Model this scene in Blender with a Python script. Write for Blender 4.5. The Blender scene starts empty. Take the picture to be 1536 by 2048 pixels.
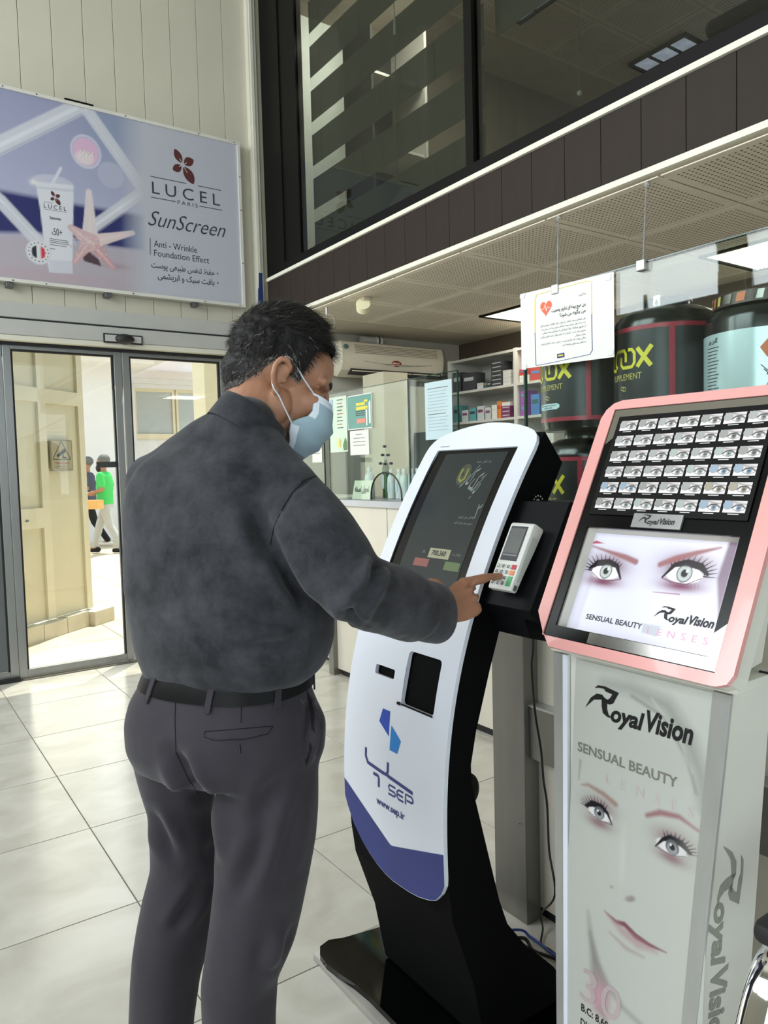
import bpy, bmesh, math, random
import numpy as np
from mathutils import Vector, Matrix, noise

SC = bpy.context.scene
COL = SC.collection
rnd = random.Random(7)

# ------------------------------------------------------------------ camera
FPX = 1486.05
YAW, PITCH, ROLL = 0.60665709, -0.05893371, -0.02599117
cam_data = bpy.data.cameras.new('camera')
cam_data.sensor_fit = 'VERTICAL'
cam_data.sensor_height = 36.0
cam_data.lens = FPX / 2048.0 * 36.0
cam_data.clip_start = 0.05
cam_data.clip_end = 200
cam = bpy.data.objects.new('camera', cam_data)
COL.objects.link(cam)
_f = Vector((math.sin(YAW) * math.cos(PITCH), math.cos(YAW) * math.cos(PITCH), math.sin(PITCH)))
_r = Vector((math.cos(YAW), -math.sin(YAW), 0))
_u = _r.cross(_f)
_r2 = math.cos(ROLL) * _r + math.sin(ROLL) * _u
_u2 = -math.sin(ROLL) * _r + math.cos(ROLL) * _u
cam.matrix_world = Matrix(((_r2.x, _u2.x, -_f.x, 0), (_r2.y, _u2.y, -_f.y, 0), (_r2.z, _u2.z, -_f.z, 1.35), (0, 0, 0, 1)))
SC.camera = cam

# ------------------------------------------------------------------ world, sun, daylight, exposure
world = bpy.data.worlds.new('sky')
SC.world = world
world.use_nodes = True
wn = world.node_tree
bg = wn.nodes['Background']
bg.inputs[0].default_value = (0.80, 0.90, 1.0, 1)
bg.inputs[1].default_value = 1.8

sun_d = bpy.data.lights.new('sun', 'SUN')
sun_d.energy = 8.5
sun_d.angle = 0.009
sun_d.color = (1.0, 0.93, 0.80)
sun = bpy.data.objects.new('sun', sun_d)
COL.objects.link(sun)
sun.rotation_euler = Vector((0.21, 0.225, 1.0)).to_track_quat('Z', 'Y').to_euler()

def area(name, loc, direction, sx, sy, energy, color):
    d = bpy.data.lights.new(name, 'AREA')
    d.shape = 'RECTANGLE'
    d.size, d.size_y = sx, sy
    d.energy = energy
    d.color = color
    o = bpy.data.objects.new(name, d)
    COL.objects.link(o)
    o.location = loc
    o.rotation_euler = Vector(direction).to_track_quat('-Z', 'Y').to_euler()
    return o

# daylight entering through the clerestory and the big shop front behind the photographer
area('clerestory_daylight', (-2.88, 4.50, 3.75), (1, 0, -0.2), 1.52, 1.9, 100, (0.92, 0.97, 1.0))
area('clerestory_daylight', (-2.88, 2.06, 3.75), (1, 0, -0.2), 2.8, 1.9, 170, (0.92, 0.97, 1.0))
area('shopfront_daylight', (-2.88, -1.2, 1.7), (1, 0.25, 0), 2.6, 2.6, 70, (0.94, 0.98, 1.0))
area('shopfront_daylight', (0.6, -3.85, 1.9), (0, 1, 0), 5.0, 3.0, 26, (0.96, 0.99, 1.0))
area('entrance_daylight', (1.5, 5.7, 1.2), (-0.1, -1, -0.35), 1.5, 2.0, 26, (1.0, 0.96, 0.88))

SC.view_settings.view_transform = 'Standard'
SC.view_settings.look = 'None'
SC.view_settings.exposure = 0.0
SC.view_settings.gamma = 1.0
SC.view_settings.use_curve_mapping = False

# ------------------------------------------------------------------ materials
def srgb(r, g, b):
    def c(v):
        v /= 255.0
        return v / 12.92 if v <= 0.04045 else ((v + 0.055) / 1.055) ** 2.4
    return (c(r), c(g), c(b), 1)

def mat(name, rgb, rough=0.6, metal=0.0, var=0.06, scale=6.0, bump=0.0, bscale=120.0, coat=0.0, emit=0.0, spec=0.5, stretch=None, sheen=0.0):
    m = bpy.data.materials.new(name)
    m.use_nodes = True
    nt = m.node_tree
    p = nt.nodes['Principled BSDF']
    c = srgb(*rgb)
    p.inputs['Roughness'].default_value = rough
    p.inputs['Metallic'].default_value = metal
    p.inputs['Specular IOR Level'].default_value = spec
    if coat:
        p.inputs['Coat Weight'].default_value = coat
        p.inputs['Coat Roughness'].default_value = 0.05
    if sheen:
        p.inputs['Sheen Weight'].default_value = sheen
        p.inputs['Sheen Roughness'].default_value = 0.5
    tc = nt.nodes.new('ShaderNodeTexCoord')
    mp = nt.nodes.new('ShaderNodeMapping')
    if stretch:
        mp.inputs['Scale'].default_value = stretch
    nt.links.new(tc.outputs['Object'], mp.inputs['Vector'])
    nz = nt.nodes.new('ShaderNodeTexNoise')
    nz.inputs['Scale'].default_value = scale
    nz.inputs['Detail'].default_value = 6
    nt.links.new(mp.outputs[0], nz.inputs['Vector'])
    cr = nt.nodes.new('ShaderNodeValToRGB')
    cr.color_ramp.elements[0].position = 0.3
    cr.color_ramp.elements[1].position = 0.7
    cr.color_ramp.elements[0].color = (c[0] * (1 - var), c[1] * (1 - var), c[2] * (1 - var), 1)
    cr.color_ramp.elements[1].color = (min(1, c[0] * (1 + var)), min(1, c[1] * (1 + var)), min(1, c[2] * (1 + var)), 1)
    nt.links.new(nz.outputs[0], cr.inputs[0])
    nt.links.new(cr.outputs[0], p.inputs['Base Color'])
    if emit:
        nt.links.new(cr.outputs[0], p.inputs['Emission Color'])
        p.inputs['Emission Strength'].default_value = emit
    if bump:
        n2 = nt.nodes.new('ShaderNodeTexNoise')
        n2.inputs['Scale'].default_value = bscale
        n2.inputs['Detail'].default_value = 4
        nt.links.new(mp.outputs[0], n2.inputs['Vector'])
        b = nt.nodes.new('ShaderNodeBump')
        b.inputs['Strength'].default_value = bump
        b.inputs['Distance'].default_value = 0.01
        nt.links.new(n2.outputs[0], b.inputs['Height'])
        nt.links.new(b.outputs[0], p.inputs['Normal'])
    return m

def glass_mat(name, tint=(0.93, 0.97, 0.95), refl=1.0, rough=0.0, ior=1.45, base=0.0):
    """thin sheet glass: clear transmission plus a Fresnel reflection"""
    m = bpy.data.materials.new(name)
    m.use_nodes = True
    nt = m.node_tree
    nt.nodes.clear()
    out = nt.nodes.new('ShaderNodeOutputMaterial')
    tr = nt.nodes.new('ShaderNodeBsdfTransparent')
    tr.inputs[0].default_value = (*tint, 1)
    gl = nt.nodes.new('ShaderNodeBsdfGlossy')
    gl.inputs['Roughness'].default_value = rough
    fr = nt.nodes.new('ShaderNodeLayerWeight')
    fr.inputs[0].default_value = 0.5
    pw_ = nt.nodes.new('ShaderNodeMath')
    pw_.operation = 'POWER'
    pw_.inputs[1].default_value = 5.0
    nt.links.new(fr.outputs['Facing'], pw_.inputs[0])
    ml = nt.nodes.new('ShaderNodeMath')
    ml.operation = 'MULTIPLY_ADD'
    ml.use_clamp = True
    ml.inputs[1].default_value = 0.9 * refl
    ml.inputs[2].default_value = 0.04 + base
    mx = nt.nodes.new('ShaderNodeMixShader')
    nt.links.new(pw_.outputs[0], ml.inputs[0])
    nt.links.new(ml.outputs[0], mx.inputs[0])
    nt.links.new(tr.outputs[0], mx.inputs[1])
    nt.links.new(gl.outputs[0], mx.inputs[2])
    nt.links.new(mx.outputs[0], out.inputs[0])
    return m

def sheer_mat(name, rgb, opac):
    m = bpy.data.materials.new(name)
    m.use_nodes = True
    nt = m.node_tree
    p = nt.nodes['Principled BSDF']
    p.inputs['Base Color'].default_value = srgb(*rgb)
    p.inputs['Roughness'].default_value = 0.8
    p.inputs['Alpha'].default_value = opac
    return m

def vcol_mat(name, rough=0.5, emit=0.0, coat=0.0, spec=0.5, alpha=False):
    """flat print: colours come from the mesh's own colour attribute"""
    m = bpy.data.materials.new(name)
    m.use_nodes = True
    nt = m.node_tree
    p = nt.nodes['Principled BSDF']
    a = nt.nodes.new('ShaderNodeVertexColor')
    a.layer_name = 'print'
    nt.links.new(a.outputs[0], p.inputs['Base Color'])
    p.inputs['Roughness'].default_value = rough
    p.inputs['Specular IOR Level'].default_value = spec
    if coat:
        p.inputs['Coat Weight'].default_value = coat
    if emit:
        nt.links.new(a.outputs[0], p.inputs['Emission Color'])
        p.inputs['Emission Strength'].default_value = emit
    return m

M = {}
M['cream_panel'] = mat('cream_panel', (198, 193, 176), 0.45, var=0.03, scale=2)
M['cream_frame'] = mat('cream_frame', (208, 205, 190), 0.45, var=0.03)
M['groove'] = mat('groove', (120, 118, 104), 0.8)
M['alu'] = mat('brushed_aluminium', (150, 152, 152), 0.35, 0.75, var=0.05, scale=20, stretch=(1, 1, 0.1))
M['alu_dark'] = mat('grey_aluminium', (105, 107, 107), 0.4, 0.6, var=0.05)
M['header'] = mat('silver_painted_metal', (176, 175, 171), 0.45, 0.0, var=0.03)
M['black_rubber'] = mat('black_rubber', (22, 22, 23), 0.6)
M['black_frame'] = mat('black_frame_paint', (13, 12, 11), 0.5, var=0.1, spec=0.15)
M['fascia'] = mat('dark_brown_board', (50, 43, 38), 0.55, var=0.07, scale=3, spec=0.15, stretch=(6, 6, 0.6))
M['white_trim'] = mat('white_trim', (226, 223, 209), 0.5, var=0.04, scale=30)
M['tile_grout'] = mat('grout', (140, 134, 122), 0.8)
M['ceil_tile'] = mat('ceiling_tile', (228, 218, 200), 0.75, var=0.04)
M['ceil_hole'] = mat('ceiling_perforation', (134, 122, 104), 0.9)
M['ceil_grid'] = mat('ceiling_grid', (200, 190, 172), 0.6)
M['white_paint'] = mat('white_paint', (214, 212, 202), 0.6, var=0.03)
M['wall_plaster'] = mat('wall_plaster', (182, 178, 166), 0.8, var=0.04)
M['hall_wall'] = mat('hall_wall', (178, 174, 160), 0.8, var=0.04)
M['brown_wall'] = mat('brown_wall', (96, 84, 72), 0.8)
M['counter'] = mat('cream_laminate', (204, 198, 184), 0.35, var=0.04, scale=3, coat=0.2)
M['steel'] = mat('brushed_steel', (184, 184, 182), 0.4, 0.6, var=0.12, scale=5, stretch=(3, 3, 0.7))
M['steel_dull'] = mat('dull_steel', (124, 122, 116), 0.38, 0.6, var=0.1, scale=5, stretch=(3, 3, 0.7))
M['chrome'] = mat('chrome', (235, 237, 240), 0.06, 1.0, var=0.02)
M['glass'] = glass_mat('clear_glass')
M['glass_counter'] = glass_mat('counter_glass', (0.92, 0.97, 0.95), 1.0, base=-0.008)
M['glass_door'] = glass_mat('door_glass', (0.94, 0.96, 0.94), 1.0)
M['glass_mezz'] = glass_mat('tinted_glass', (0.62, 0.64, 0.60), 1.0)
M['glass_edge'] = mat('glass_edge', (38, 66, 58), 0.15, var=0.1)
M['white_gloss'] = mat('white_gloss_face', (222, 226, 238), 0.22, var=0.01, coat=0.4)
M['black_body'] = mat('black_powder_coat', (13, 13, 14), 0.5, var=0.1, spec=0.25)
M['black_matte'] = mat('black_matte', (6, 6, 7), 0.8, var=0.1, spec=0.1)
M['black_gloss'] = mat('black_glass', (4, 5, 5), 0.06, var=0.02, spec=0.35)
M['charcoal_box'] = mat('charcoal_plastic', (8, 10, 14), 0.55, var=0.08, spec=0.15)
M['bezel'] = mat('screen_bezel', (4, 5, 6), 0.2, spec=0.2)
M['lcd'] = mat('lcd_panel', (36, 43, 46), 0.12, var=0.12, scale=3, spec=0.3)
M['blue_print'] = mat('blue_print', (26, 42, 118), 0.35)
M['blue_a'] = mat('deep_blue_print', (14, 66, 168), 0.35)
M['blue_b'] = mat('bright_blue_print', (20, 120, 198), 0.35)
M['navy'] = mat('navy_print', (42, 52, 118), 0.4)
M['ink'] = mat('black_ink', (10, 10, 11), 0.5)
M['ink_grey'] = mat('grey_ink', (92, 95, 92), 0.5)
M['ink_brown'] = mat('maroon_ink', (84, 40, 40), 0.5)
M['ink_dark'] = mat('dark_ink', (52, 54, 60), 0.5)
M['pink_ink'] = mat('pale_pink_ink', (205, 190, 192), 0.5)
M['gold_ink'] = mat('gold_ink', (196, 182, 100), 0.4)
M['yellow'] = mat('yellow_print', (214, 200, 50), 0.35)
M['red'] = mat('red_print', (168, 44, 58), 0.35)
M['pink'] = mat('salmon_pink_paint', (224, 158, 154), 0.3, var=0.02, coat=0.3)
M['mirror'] = mat('mirror_steel', (150, 148, 143), 0.22, 1.0, var=0.04)
M['marble'] = mat('marble_slab', (150, 147, 140), 0.3, var=0.12, scale=12)
M['paper'] = mat('white_paper', (222, 221, 216), 0.8, var=0.015)
M['paper_blue'] = mat('bluish_paper', (190, 210, 216), 0.8, var=0.03)
M['white_plastic'] = mat('white_plastic', (216, 216, 212), 0.4, var=0.02)
M['cream_plastic'] = mat('cream_plastic', (206, 198, 178), 0.4, var=0.03)
M['slat_dark'] = mat('vent_dark', (28, 26, 24), 0.7)
M['shelf_white'] = mat('shelf_white', (196, 193, 184), 0.5)
M['skin'] = mat('skin', (160, 114, 88), 0.5, var=0.10, scale=14, bump=0.08, bscale=260)
M['wine'] = mat('wine_red_print', (150, 40, 58), 0.3)
M['jar_black'] = mat('glossy_black_plastic', (15, 17, 18), 0.18, var=0.1)
M['jar_label'] = mat('jar_label_charcoal', (30, 35, 38), 0.3, var=0.1, scale=4)
M['cable_black'] = mat('black_cable', (14, 14, 14), 0.5)
M['cable_blue'] = mat('blue_cable', (28, 62, 140), 0.5)
M['fab_shirt'] = None

# ------------------------------------------------------------------ mesh helpers
ORG = {}

class MB:
    """collects geometry; build() links it as ONE mesh object"""
    def __init__(s):
        s.v, s.f = [], []

    def add(s, verts, faces):
        k = len(s.v)
        s.v += [tuple(float(c) for c in v) for v in verts]
        s.f += [tuple(i + k for i in f) for f in faces]
        return s

    def box(s, a, b, bev=0.0):
        x0, y0, z0 = a
        x1, y1, z1 = b
        if x0 > x1: x0, x1 = x1, x0
        if y0 > y1: y0, y1 = y1, y0
        if z0 > z1: z0, z1 = z1, z0
        if bev <= 0:
            s.add([(x0, y0, z0), (x1, y0, z0), (x1, y1, z0), (x0, y1, z0), (x0, y0, z1), (x1, y0, z1), (x1, y1, z1), (x0, y1, z1)],
                  [(0, 3, 2, 1), (4, 5, 6, 7), (0, 1, 5, 4), (1, 2, 6, 5), (2, 3, 7, 6), (3, 0, 4, 7)])
        else:
            bm = bmesh.new()
            bmesh.ops.create_cube(bm, size=1.0)
            for v in bm.verts:
                v.co = Vector(((x0 + x1) / 2 + v.co.x * (x1 - x0), (y0 + y1) / 2 + v.co.y * (y1 - y0), (z0 + z1) / 2 + v.co.z * (z1 - z0)))
            bmesh.ops.bevel(bm, geom=bm.edges[:], offset=bev, segments=2, affect='EDGES', profile=0.5)
            bm.verts.ensure_lookup_table()
            s.add([v.co[:] for v in bm.verts], [[v.index for v in f.verts] for f in bm.faces])
            bm.free()
        return s

    def prism(s, pts, d):
        """closed polygon (3D points in a plane) pushed along vector d"""
        n = len(pts)
        d = Vector(d)
        P = [Vector(p) for p in pts]
        nrm = Vector((0, 0, 0))
        for i in range(n):
            nrm += P[i].cross(P[(i + 1) % n])
        rev = nrm.dot(d) > 0
        A = [p[:] for p in P] + [(p + d)[:] for p in P]
        lo = list(range(n))
        hi = [n + i for i in range(n)]
        F = [lo[::-1] if rev else lo, hi if rev else hi[::-1]]
        for i in range(n):
            j = (i + 1) % n
            F.append((i, j, n + j, n + i) if rev else (i, n + i, n + j, j))
        s.add(A, F)
        return s

    def tube(s, pts, r, seg=10, cap=True, flat=None):
        P = [Vector(p) for p in pts]
        n = len(P)
        R = r if isinstance(r, (list, tuple)) else [r] * n
        up = Vector((0, 0, 1))
        T0 = (P[1] - P[0]).normalized()
        if abs(T0.dot(up)) > 0.95: up = Vector((1, 0, 0))
        N = T0.cross(up).normalized()
        V, F = [], []
        for i in range(n):
            T = (P[min(i + 1, n - 1)] - P[max(i - 1, 0)])
            T = T.normalized() if T.length > 1e-9 else T0
            N = (N - T * N.dot(T)).normalized()
            B = T.cross(N)
            for k in range(seg):
                a = 2 * math.pi * k / seg
                fl = flat if flat else 1.0
                V.append((P[i] + N * math.cos(a) * R[i] * fl + B * math.sin(a) * R[i])[:])
        for i in range(n - 1):
            for k in range(seg):
                k2 = (k + 1) % seg
                F.append((i * seg + k, i * seg + k2, (i + 1) * seg + k2, (i + 1) * seg + k))
        if cap:
            F.append(tuple(range(seg))[::-1])
            F.append(tuple((n - 1) * seg + k for k in range(seg)))
        s.add(V, F)
        return s

    def lathe(s, c, prof, seg=32, a0=0.0, a1=2 * math.pi):
        c = Vector(c)
        full = abs(a1 - a0 - 2 * math.pi) < 1e-6
        ns = seg if full else seg + 1
        V, F = [], []
        for r, z in prof:
            for k in range(ns):
                a = a0 + (a1 - a0) * k / seg
                V.append((c.x + r * math.cos(a), c.y + r * math.sin(a), c.z + z))
        for i in range(len(prof) - 1):
            for k in range(seg):
                k2 = (k + 1) % ns
                F.append((i * ns + k, i * ns + k2, (i + 1) * ns + k2, (i + 1) * ns + k))
        s.add(V, F)
        return s

    def rings(s, rings, cap=True):
        n = len(rings[0])
        V, F = [], []
        for R in rings: V += [tuple(p) for p in R]
        for i in range(len(rings) - 1):
            for k in range(n):
                k2 = (k + 1) % n
                F.append((i * n + k, i * n + k2, (i + 1) * n + k2, (i + 1) * n + k))
        if cap:
            F.append(tuple(range(n))[::-1])
            F.append(tuple((len(rings) - 1) * n + k for k in range(n)))
        s.add(V, F)
        return s

    def ball(s, c, r, rot=None, seg=24, ring=16):
        c = Vector(c)
        V, F = [], []
        rx, ry, rz = r if isinstance(r, (tuple, list)) else (r, r, r)
        V.append(Vector((0, 0, rz)))
        for i in range(1, ring):
            t = math.pi * i / ring
            for k in range(seg):
                a = 2 * math.pi * k / seg
                V.append(Vector((rx * math.sin(t) * math.cos(a), ry * math.sin(t) * math.sin(a), rz * math.cos(t))))
        V.append(Vector((0, 0, -rz)))
        for k in range(seg):
            F.append((0, 1 + k, 1 + (k + 1) % seg))
        for i in range(ring - 2):
            for k in range(seg):
                a, b = 1 + i * seg + k, 1 + i * seg + (k + 1) % seg
                F.append((a, a + seg, b + seg, b))
        L = len(V) - 1
        for k in range(seg):
            F.append((L, 1 + (ring - 2) * seg + (k + 1) % seg, 1 + (ring - 2) * seg + k))
        V = [(c + (rot @ v if rot else v))[:] for v in V]
        s.add(V, F)
        return s

    def capsule(s, a, b, ra, rb, seg=16):
        a, b = Vector(a), Vector(b)
        s.ball(a, ra, seg=seg, ring=12)
        s.ball(b, rb, seg=seg, ring=12)
        s.tube([a, b], [ra, rb], seg=seg)
        return s

    def build(s, name, m, parent=None, smooth=False, kind=None, label=None):
        me = bpy.data.meshes.new(name)
        o = bpy.data.objects.new(name, me)
        COL.objects.link(o)
        off = Vector((0, 0, 0))
        if parent is not None:
            o.parent = parent
            off = ORG[parent.name]
            ORG[o.name] = off
        else:
            ORG[o.name] = Vector((0, 0, 0))
        me.from_pydata([(v[0] - off.x, v[1] - off.y, v[2] - off.z) for v in s.v], [], s.f)
        if m is not None: me.materials.append(m)
        if smooth:
            me.polygons.foreach_set('use_smooth', [True] * len(me.polygons))
            if smooth != 'all':
                me.set_sharp_from_angle(angle=math.radians(smooth if not isinstance(smooth, bool) else 40))
        me.update()
        if kind: o['kind'] = kind
        if label: o['label'] = label
        return o

def tag(o, label=None, cat=None, group=None, kind=None):
    if label: o['label'] = label
    if cat: o['category'] = cat
    if group: o['group'] = group
    if kind: o['kind'] = kind
    return o

def thing(name, label, cat, loc, group=None):
    o = bpy.data.objects.new(name, None)
    o.empty_display_size = 0.05
    COL.objects.link(o)
    o.location = loc
    ORG[o.name] = Vector(loc)
    return tag(o, label, cat, group)

def struct(name, loc=(0, 0, 0)):
    o = bpy.data.objects.new(name, None)
    o.empty_display_size = 0.05
    COL.objects.link(o)
    o.location = loc
    ORG[o.name] = Vector(loc)
    o['kind'] = 'structure'
    return o

def dup(root, delta, label=None, group=None):
    """a copy of a thing with copies of its parts and sub-parts, moved by delta"""
    d = Vector(delta)
    def rec(o, par):
        c = o.copy()
        COL.objects.link(c)
        if par is not None:
            c.parent = par
        for ch in o.children:
            rec(ch, c)
        return c
    r = rec(root, None)
    r.location = Vector(root.location) + d
    ORG[r.name] = ORG[root.name] + d
    if label: r['label'] = label
    if group: r['group'] = group
    return r

def box_obj(name, a, b, m, parent=None, bev=0.0, **k):
    return MB().box(a, b, bev).build(name, m, parent, smooth=30 if bev else False, **k)

def piece(src, name, delta, parent):
    """another object that shares src's mesh, moved by delta"""
    c = src.copy()
    COL.objects.link(c)
    c.name = name
    c.parent = parent
    c.location = Vector(src.location) + Vector(delta)
    ORG[c.name] = ORG[parent.name]
    return c

# ------------------------------------------------------------------ lettering
FORMS = {'ا': 0xFE8D, 'ب': 0xFE8F, 'پ': 0xFB56, 'ت': 0xFE95, 'ث': 0xFE99, 'ج': 0xFE9D, 'چ': 0xFB7A, 'ح': 0xFEA1, 'خ': 0xFEA5, 'د': 0xFEA9, 'ذ': 0xFEAB,
         'ر': 0xFEAD, 'ز': 0xFEAF, 'س': 0xFEB1, 'ش': 0xFEB5, 'ص': 0xFEB9, 'ض': 0xFEBD, 'ط': 0xFEC1, 'ظ': 0xFEC5, 'ع': 0xFEC9, 'غ': 0xFECD, 'ف': 0xFED1,
         'ق': 0xFED5, 'ک': 0xFB8E, 'گ': 0xFB92, 'ل': 0xFEDD, 'م': 0xFEE1, 'ن': 0xFEE5, 'ه': 0xFEE9, 'و': 0xFEED, 'ی': 0xFBFC}
NOJOIN = set('ادذرزو')

def shape_fa(t):
    out = []
    for i, ch in enumerate(t):
        if ch not in FORMS:
            out.append(ch)
            continue
        prev = i > 0 and t[i - 1] in FORMS and t[i - 1] not in NOJOIN
        nxt = i + 1 < len(t) and t[i + 1] in FORMS and ch not in NOJOIN
        k = 3 if prev and nxt else 1 if prev else 2 if nxt else 0
        out.append(chr(FORMS[ch] + k))
    return ''.join(out[::-1])

def text_mesh(body, off=0.0, shear=0.0, spacing=1.0):
    c = bpy.data.curves.new('lettering', 'FONT')
    c.body = body
    c.size = 1.0
    c.offset = off
    c.shear = shear
    c.space_character = spacing
    c.resolution_u = 3
    o = bpy.data.objects.new('lettering', c)
    me = bpy.data.meshes.new_from_object(o)
    V = np.array([v.co[:2] for v in me.vertices]) if len(me.vertices) else np.zeros((0, 2))
    F = [tuple(p.vertices) for p in me.polygons]
    bpy.data.objects.remove(o)
    bpy.data.curves.remove(c)
    bpy.data.meshes.remove(me)
    return V, F

def letters(body, fn, u0, u1, v0, v1, m, parent, name='lettering', off=0.0, shear=0.0, spacing=1.0, fa=False, rot=0.0):
    """text whose inked bounding box is stretched to u0..u1, v0..v1; fn(u, v) gives the 3D point"""
    V, F = text_mesh(shape_fa(body) if fa else body, off, shear, spacing)
    if not len(V): return None
    lo, hi = V.min(0), V.max(0)
    W = (V - lo) / np.maximum(hi - lo, 1e-6)
    U = u0 + W[:, 0] * (u1 - u0)
    Z = v0 + W[:, 1] * (v1 - v0)
    if rot:
        cu, cv = (u0 + u1) / 2, (v0 + v1) / 2
        c, s_ = math.cos(rot), math.sin(rot)
        U, Z = cu + (U - cu) * c - (Z - cv) * s_, cv + (U - cu) * s_ + (Z - cv) * c
    return MB().add([fn(a, b) for a, b in zip(U, Z)], F).build(name, m, parent)

def flat_poly(fn, pts, m, parent, name, sub=0):
    """flat shape of outline pts (u, v) laid on the surface fn"""
    n = len(pts)
    if not sub:
        return MB().add([fn(*p) for p in pts], [tuple(range(n))]).build(name, m, parent)
    u0, u1 = min(p[0] for p in pts), max(p[0] for p in pts)
    def clip(P, c, sgn):
        out = []
        for i in range(len(P)):
            a, b = P[i], P[(i + 1) % len(P)]
            ia, ib = (a[0] - c) * sgn >= 0, (b[0] - c) * sgn >= 0
            if ia: out.append(a)
            if ia != ib:
                t = (c - a[0]) / (b[0] - a[0])
                out.append((c, a[1] + t * (b[1] - a[1])))
        return out
    mb = MB()
    k = max(1, int((u1 - u0) / sub))
    for i in range(k):
        P = clip(clip(pts, u0 + (u1 - u0) * i / k, 1), u0 + (u1 - u0) * (i + 1) / k, -1)
        if len(P) >= 3: mb.add([fn(*p) for p in P], [tuple(range(len(P)))])
    return mb.build(name, m, parent)

def stroke(fn, pts, w, m, parent, name='mark', closed=False, seg=0.01):
    """constant-width line of (u, v) points on the surface fn"""
    mb = MB()
    if closed: pts = list(pts) + [pts[0]]
    closed = False
    Q = []
    for (a0, b0), (a1, b1) in zip(pts[:-1], pts[1:]):
        k_ = max(1, int(math.hypot(a1 - a0, b1 - b0) / seg))
        Q += [(a0 + (a1 - a0) * i / k_, b0 + (b1 - b0) * i / k_) for i in range(k_)]
    pts = Q + [pts[-1]]
    P = [Vector((p[0], p[1])) for p in pts]
    n = len(P)
    L, R = [], []
    for i in range(n):
        a = P[(i - 1) % n] if (closed or i > 0) else P[i]
        b = P[(i + 1) % n] if (closed or i < n - 1) else P[i]
        t = (b - a).normalized()
        nn = Vector((-t.y, t.x)) * w / 2
        L.append(P[i] + nn)
        R.append(P[i] - nn)
    V = [fn(*p) for p in L] + [fn(*p) for p in R]
    F = [(i, i + 1, n + i + 1, n + i) for i in range(n - 1)]
    if closed: F.append((n - 1, 0, n, 2 * n - 1))
    return mb.add(V, F).build(name, m, parent)

# ------------------------------------------------------------------ painted prints (flat pictures on posters)
class Art:
    def __init__(s, u0, u1, v0, v1, nu, nv, base):
        s.b = (u0, u1, v0, v1)
        s.nu, s.nv = nu, nv
        s.U, s.V = np.meshgrid(np.linspace(u0, u1, nu + 1), np.linspace(v0, v1, nv + 1))
        s.px = (abs(u1 - u0) / nu + abs(v1 - v0) / nv) / 2
        s.C = np.ones(s.U.shape + (3,)) * np.array(srgb(*base)[:3])

    def blend(s, a, rgb):
        a = np.clip(a, 0, 1)[..., None]
        s.C = s.C * (1 - a) + np.array(srgb(*rgb)[:3]) * a

    def ell(s, cu, cv, ru, rv, rgb, al=1.0, soft=None, rot=0.0):
        soft = soft if soft else s.px
        du, dv = s.U - cu, s.V - cv
        c, q = math.cos(rot), math.sin(rot)
        x, y = (du * c + dv * q) / ru, (-du * q + dv * c) / rv
        d = (np.sqrt(x * x + y * y) - 1) * min(ru, rv)
        s.blend(al * np.clip(0.5 - d / soft, 0, 1), rgb)

    def glow(s, cu, cv, ru, rv, rgb, al=1.0, rot=0.0):
        du, dv = s.U - cu, s.V - cv
        c, q = math.cos(rot), math.sin(rot)
        x, y = (du * c + dv * q) / ru, (-du * q + dv * c) / rv
        s.blend(al * np.exp(-(x * x + y * y)), rgb)

    def line(s, pts, w, rgb, al=1.0, soft=None, taper=False):
        soft = soft if soft else s.px
        W = w if isinstance(w, (list, tuple)) else [w] * len(pts)
        best = np.full(s.U.shape, 1e9)
        for i in range(len(pts) - 1):
            (ax, ay), (bx, by) = pts[i], pts[i + 1]
            dx, dy = bx - ax, by - ay
            t = np.clip(((s.U - ax) * dx + (s.V - ay) * dy) / (dx * dx + dy * dy + 1e-12), 0, 1)
            d = np.hypot(s.U - ax - t * dx, s.V - ay - t * dy) - (W[i] + (W[i + 1] - W[i]) * t) / 2
            best = np.minimum(best, d)
        s.blend(al * np.clip(0.5 - best / soft, 0, 1), rgb)

    def poly(s, pts, rgb, al=1.0, soft=None):
        soft = soft if soft else s.px
        n = len(pts)
        inside = np.zeros(s.U.shape, bool)
        best = np.full(s.U.shape, 1e9)
        for i in range(n):
            (ax, ay), (bx, by) = pts[i], pts[(i + 1) % n]
            dx, dy = bx - ax, by - ay
            t = np.clip(((s.U - ax) * dx + (s.V - ay) * dy) / (dx * dx + dy * dy + 1e-12), 0, 1)
            best = np.minimum(best, np.hypot(s.U - ax - t * dx, s.V - ay - t * dy))
            cond = (ay > s.V) != (by > s.V)
            with np.errstate(divide='ignore', invalid='ignore'):
                xi = ax + (s.V - ay) * dx / (dy if abs(dy) > 1e-12 else 1e-12)
            inside ^= cond & (s.U < xi)
        d = np.where(inside, -best, best)
        s.blend(al * np.clip(0.5 - d / soft, 0, 1), rgb)

    def build(s, fn, name, m, parent, clip=None):
        nu, nv = s.nu, s.nv
        V = [fn(u, v) for u, v in zip(s.U.ravel(), s.V.ravel())]
        F = []
        for j in range(nv):
            for i in range(nu):
                a = j * (nu + 1) + i
                F.append((a, a + 1, a + nu + 2, a + nu + 1))
        o = MB().add(V, F).build(name, m, parent)
        me = o.data
        at = me.color_attributes.new('print', 'FLOAT_COLOR', 'POINT')
        c = np.concatenate([s.C.reshape(-1, 3), np.ones(((nu + 1) * (nv + 1), 1))], 1)
        at.data.foreach_set('color', c.ravel().astype(np.float32))
        return o

M['print'] = vcol_mat('printed_picture', 0.45)
M['print_gloss'] = vcol_mat('printed_gloss', 0.3)
M['print_lit'] = vcol_mat('backlit_print', 0.3, emit=0.10)
M['print_screen'] = vcol_mat('screen_picture', 0.25, emit=0.22)

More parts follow.
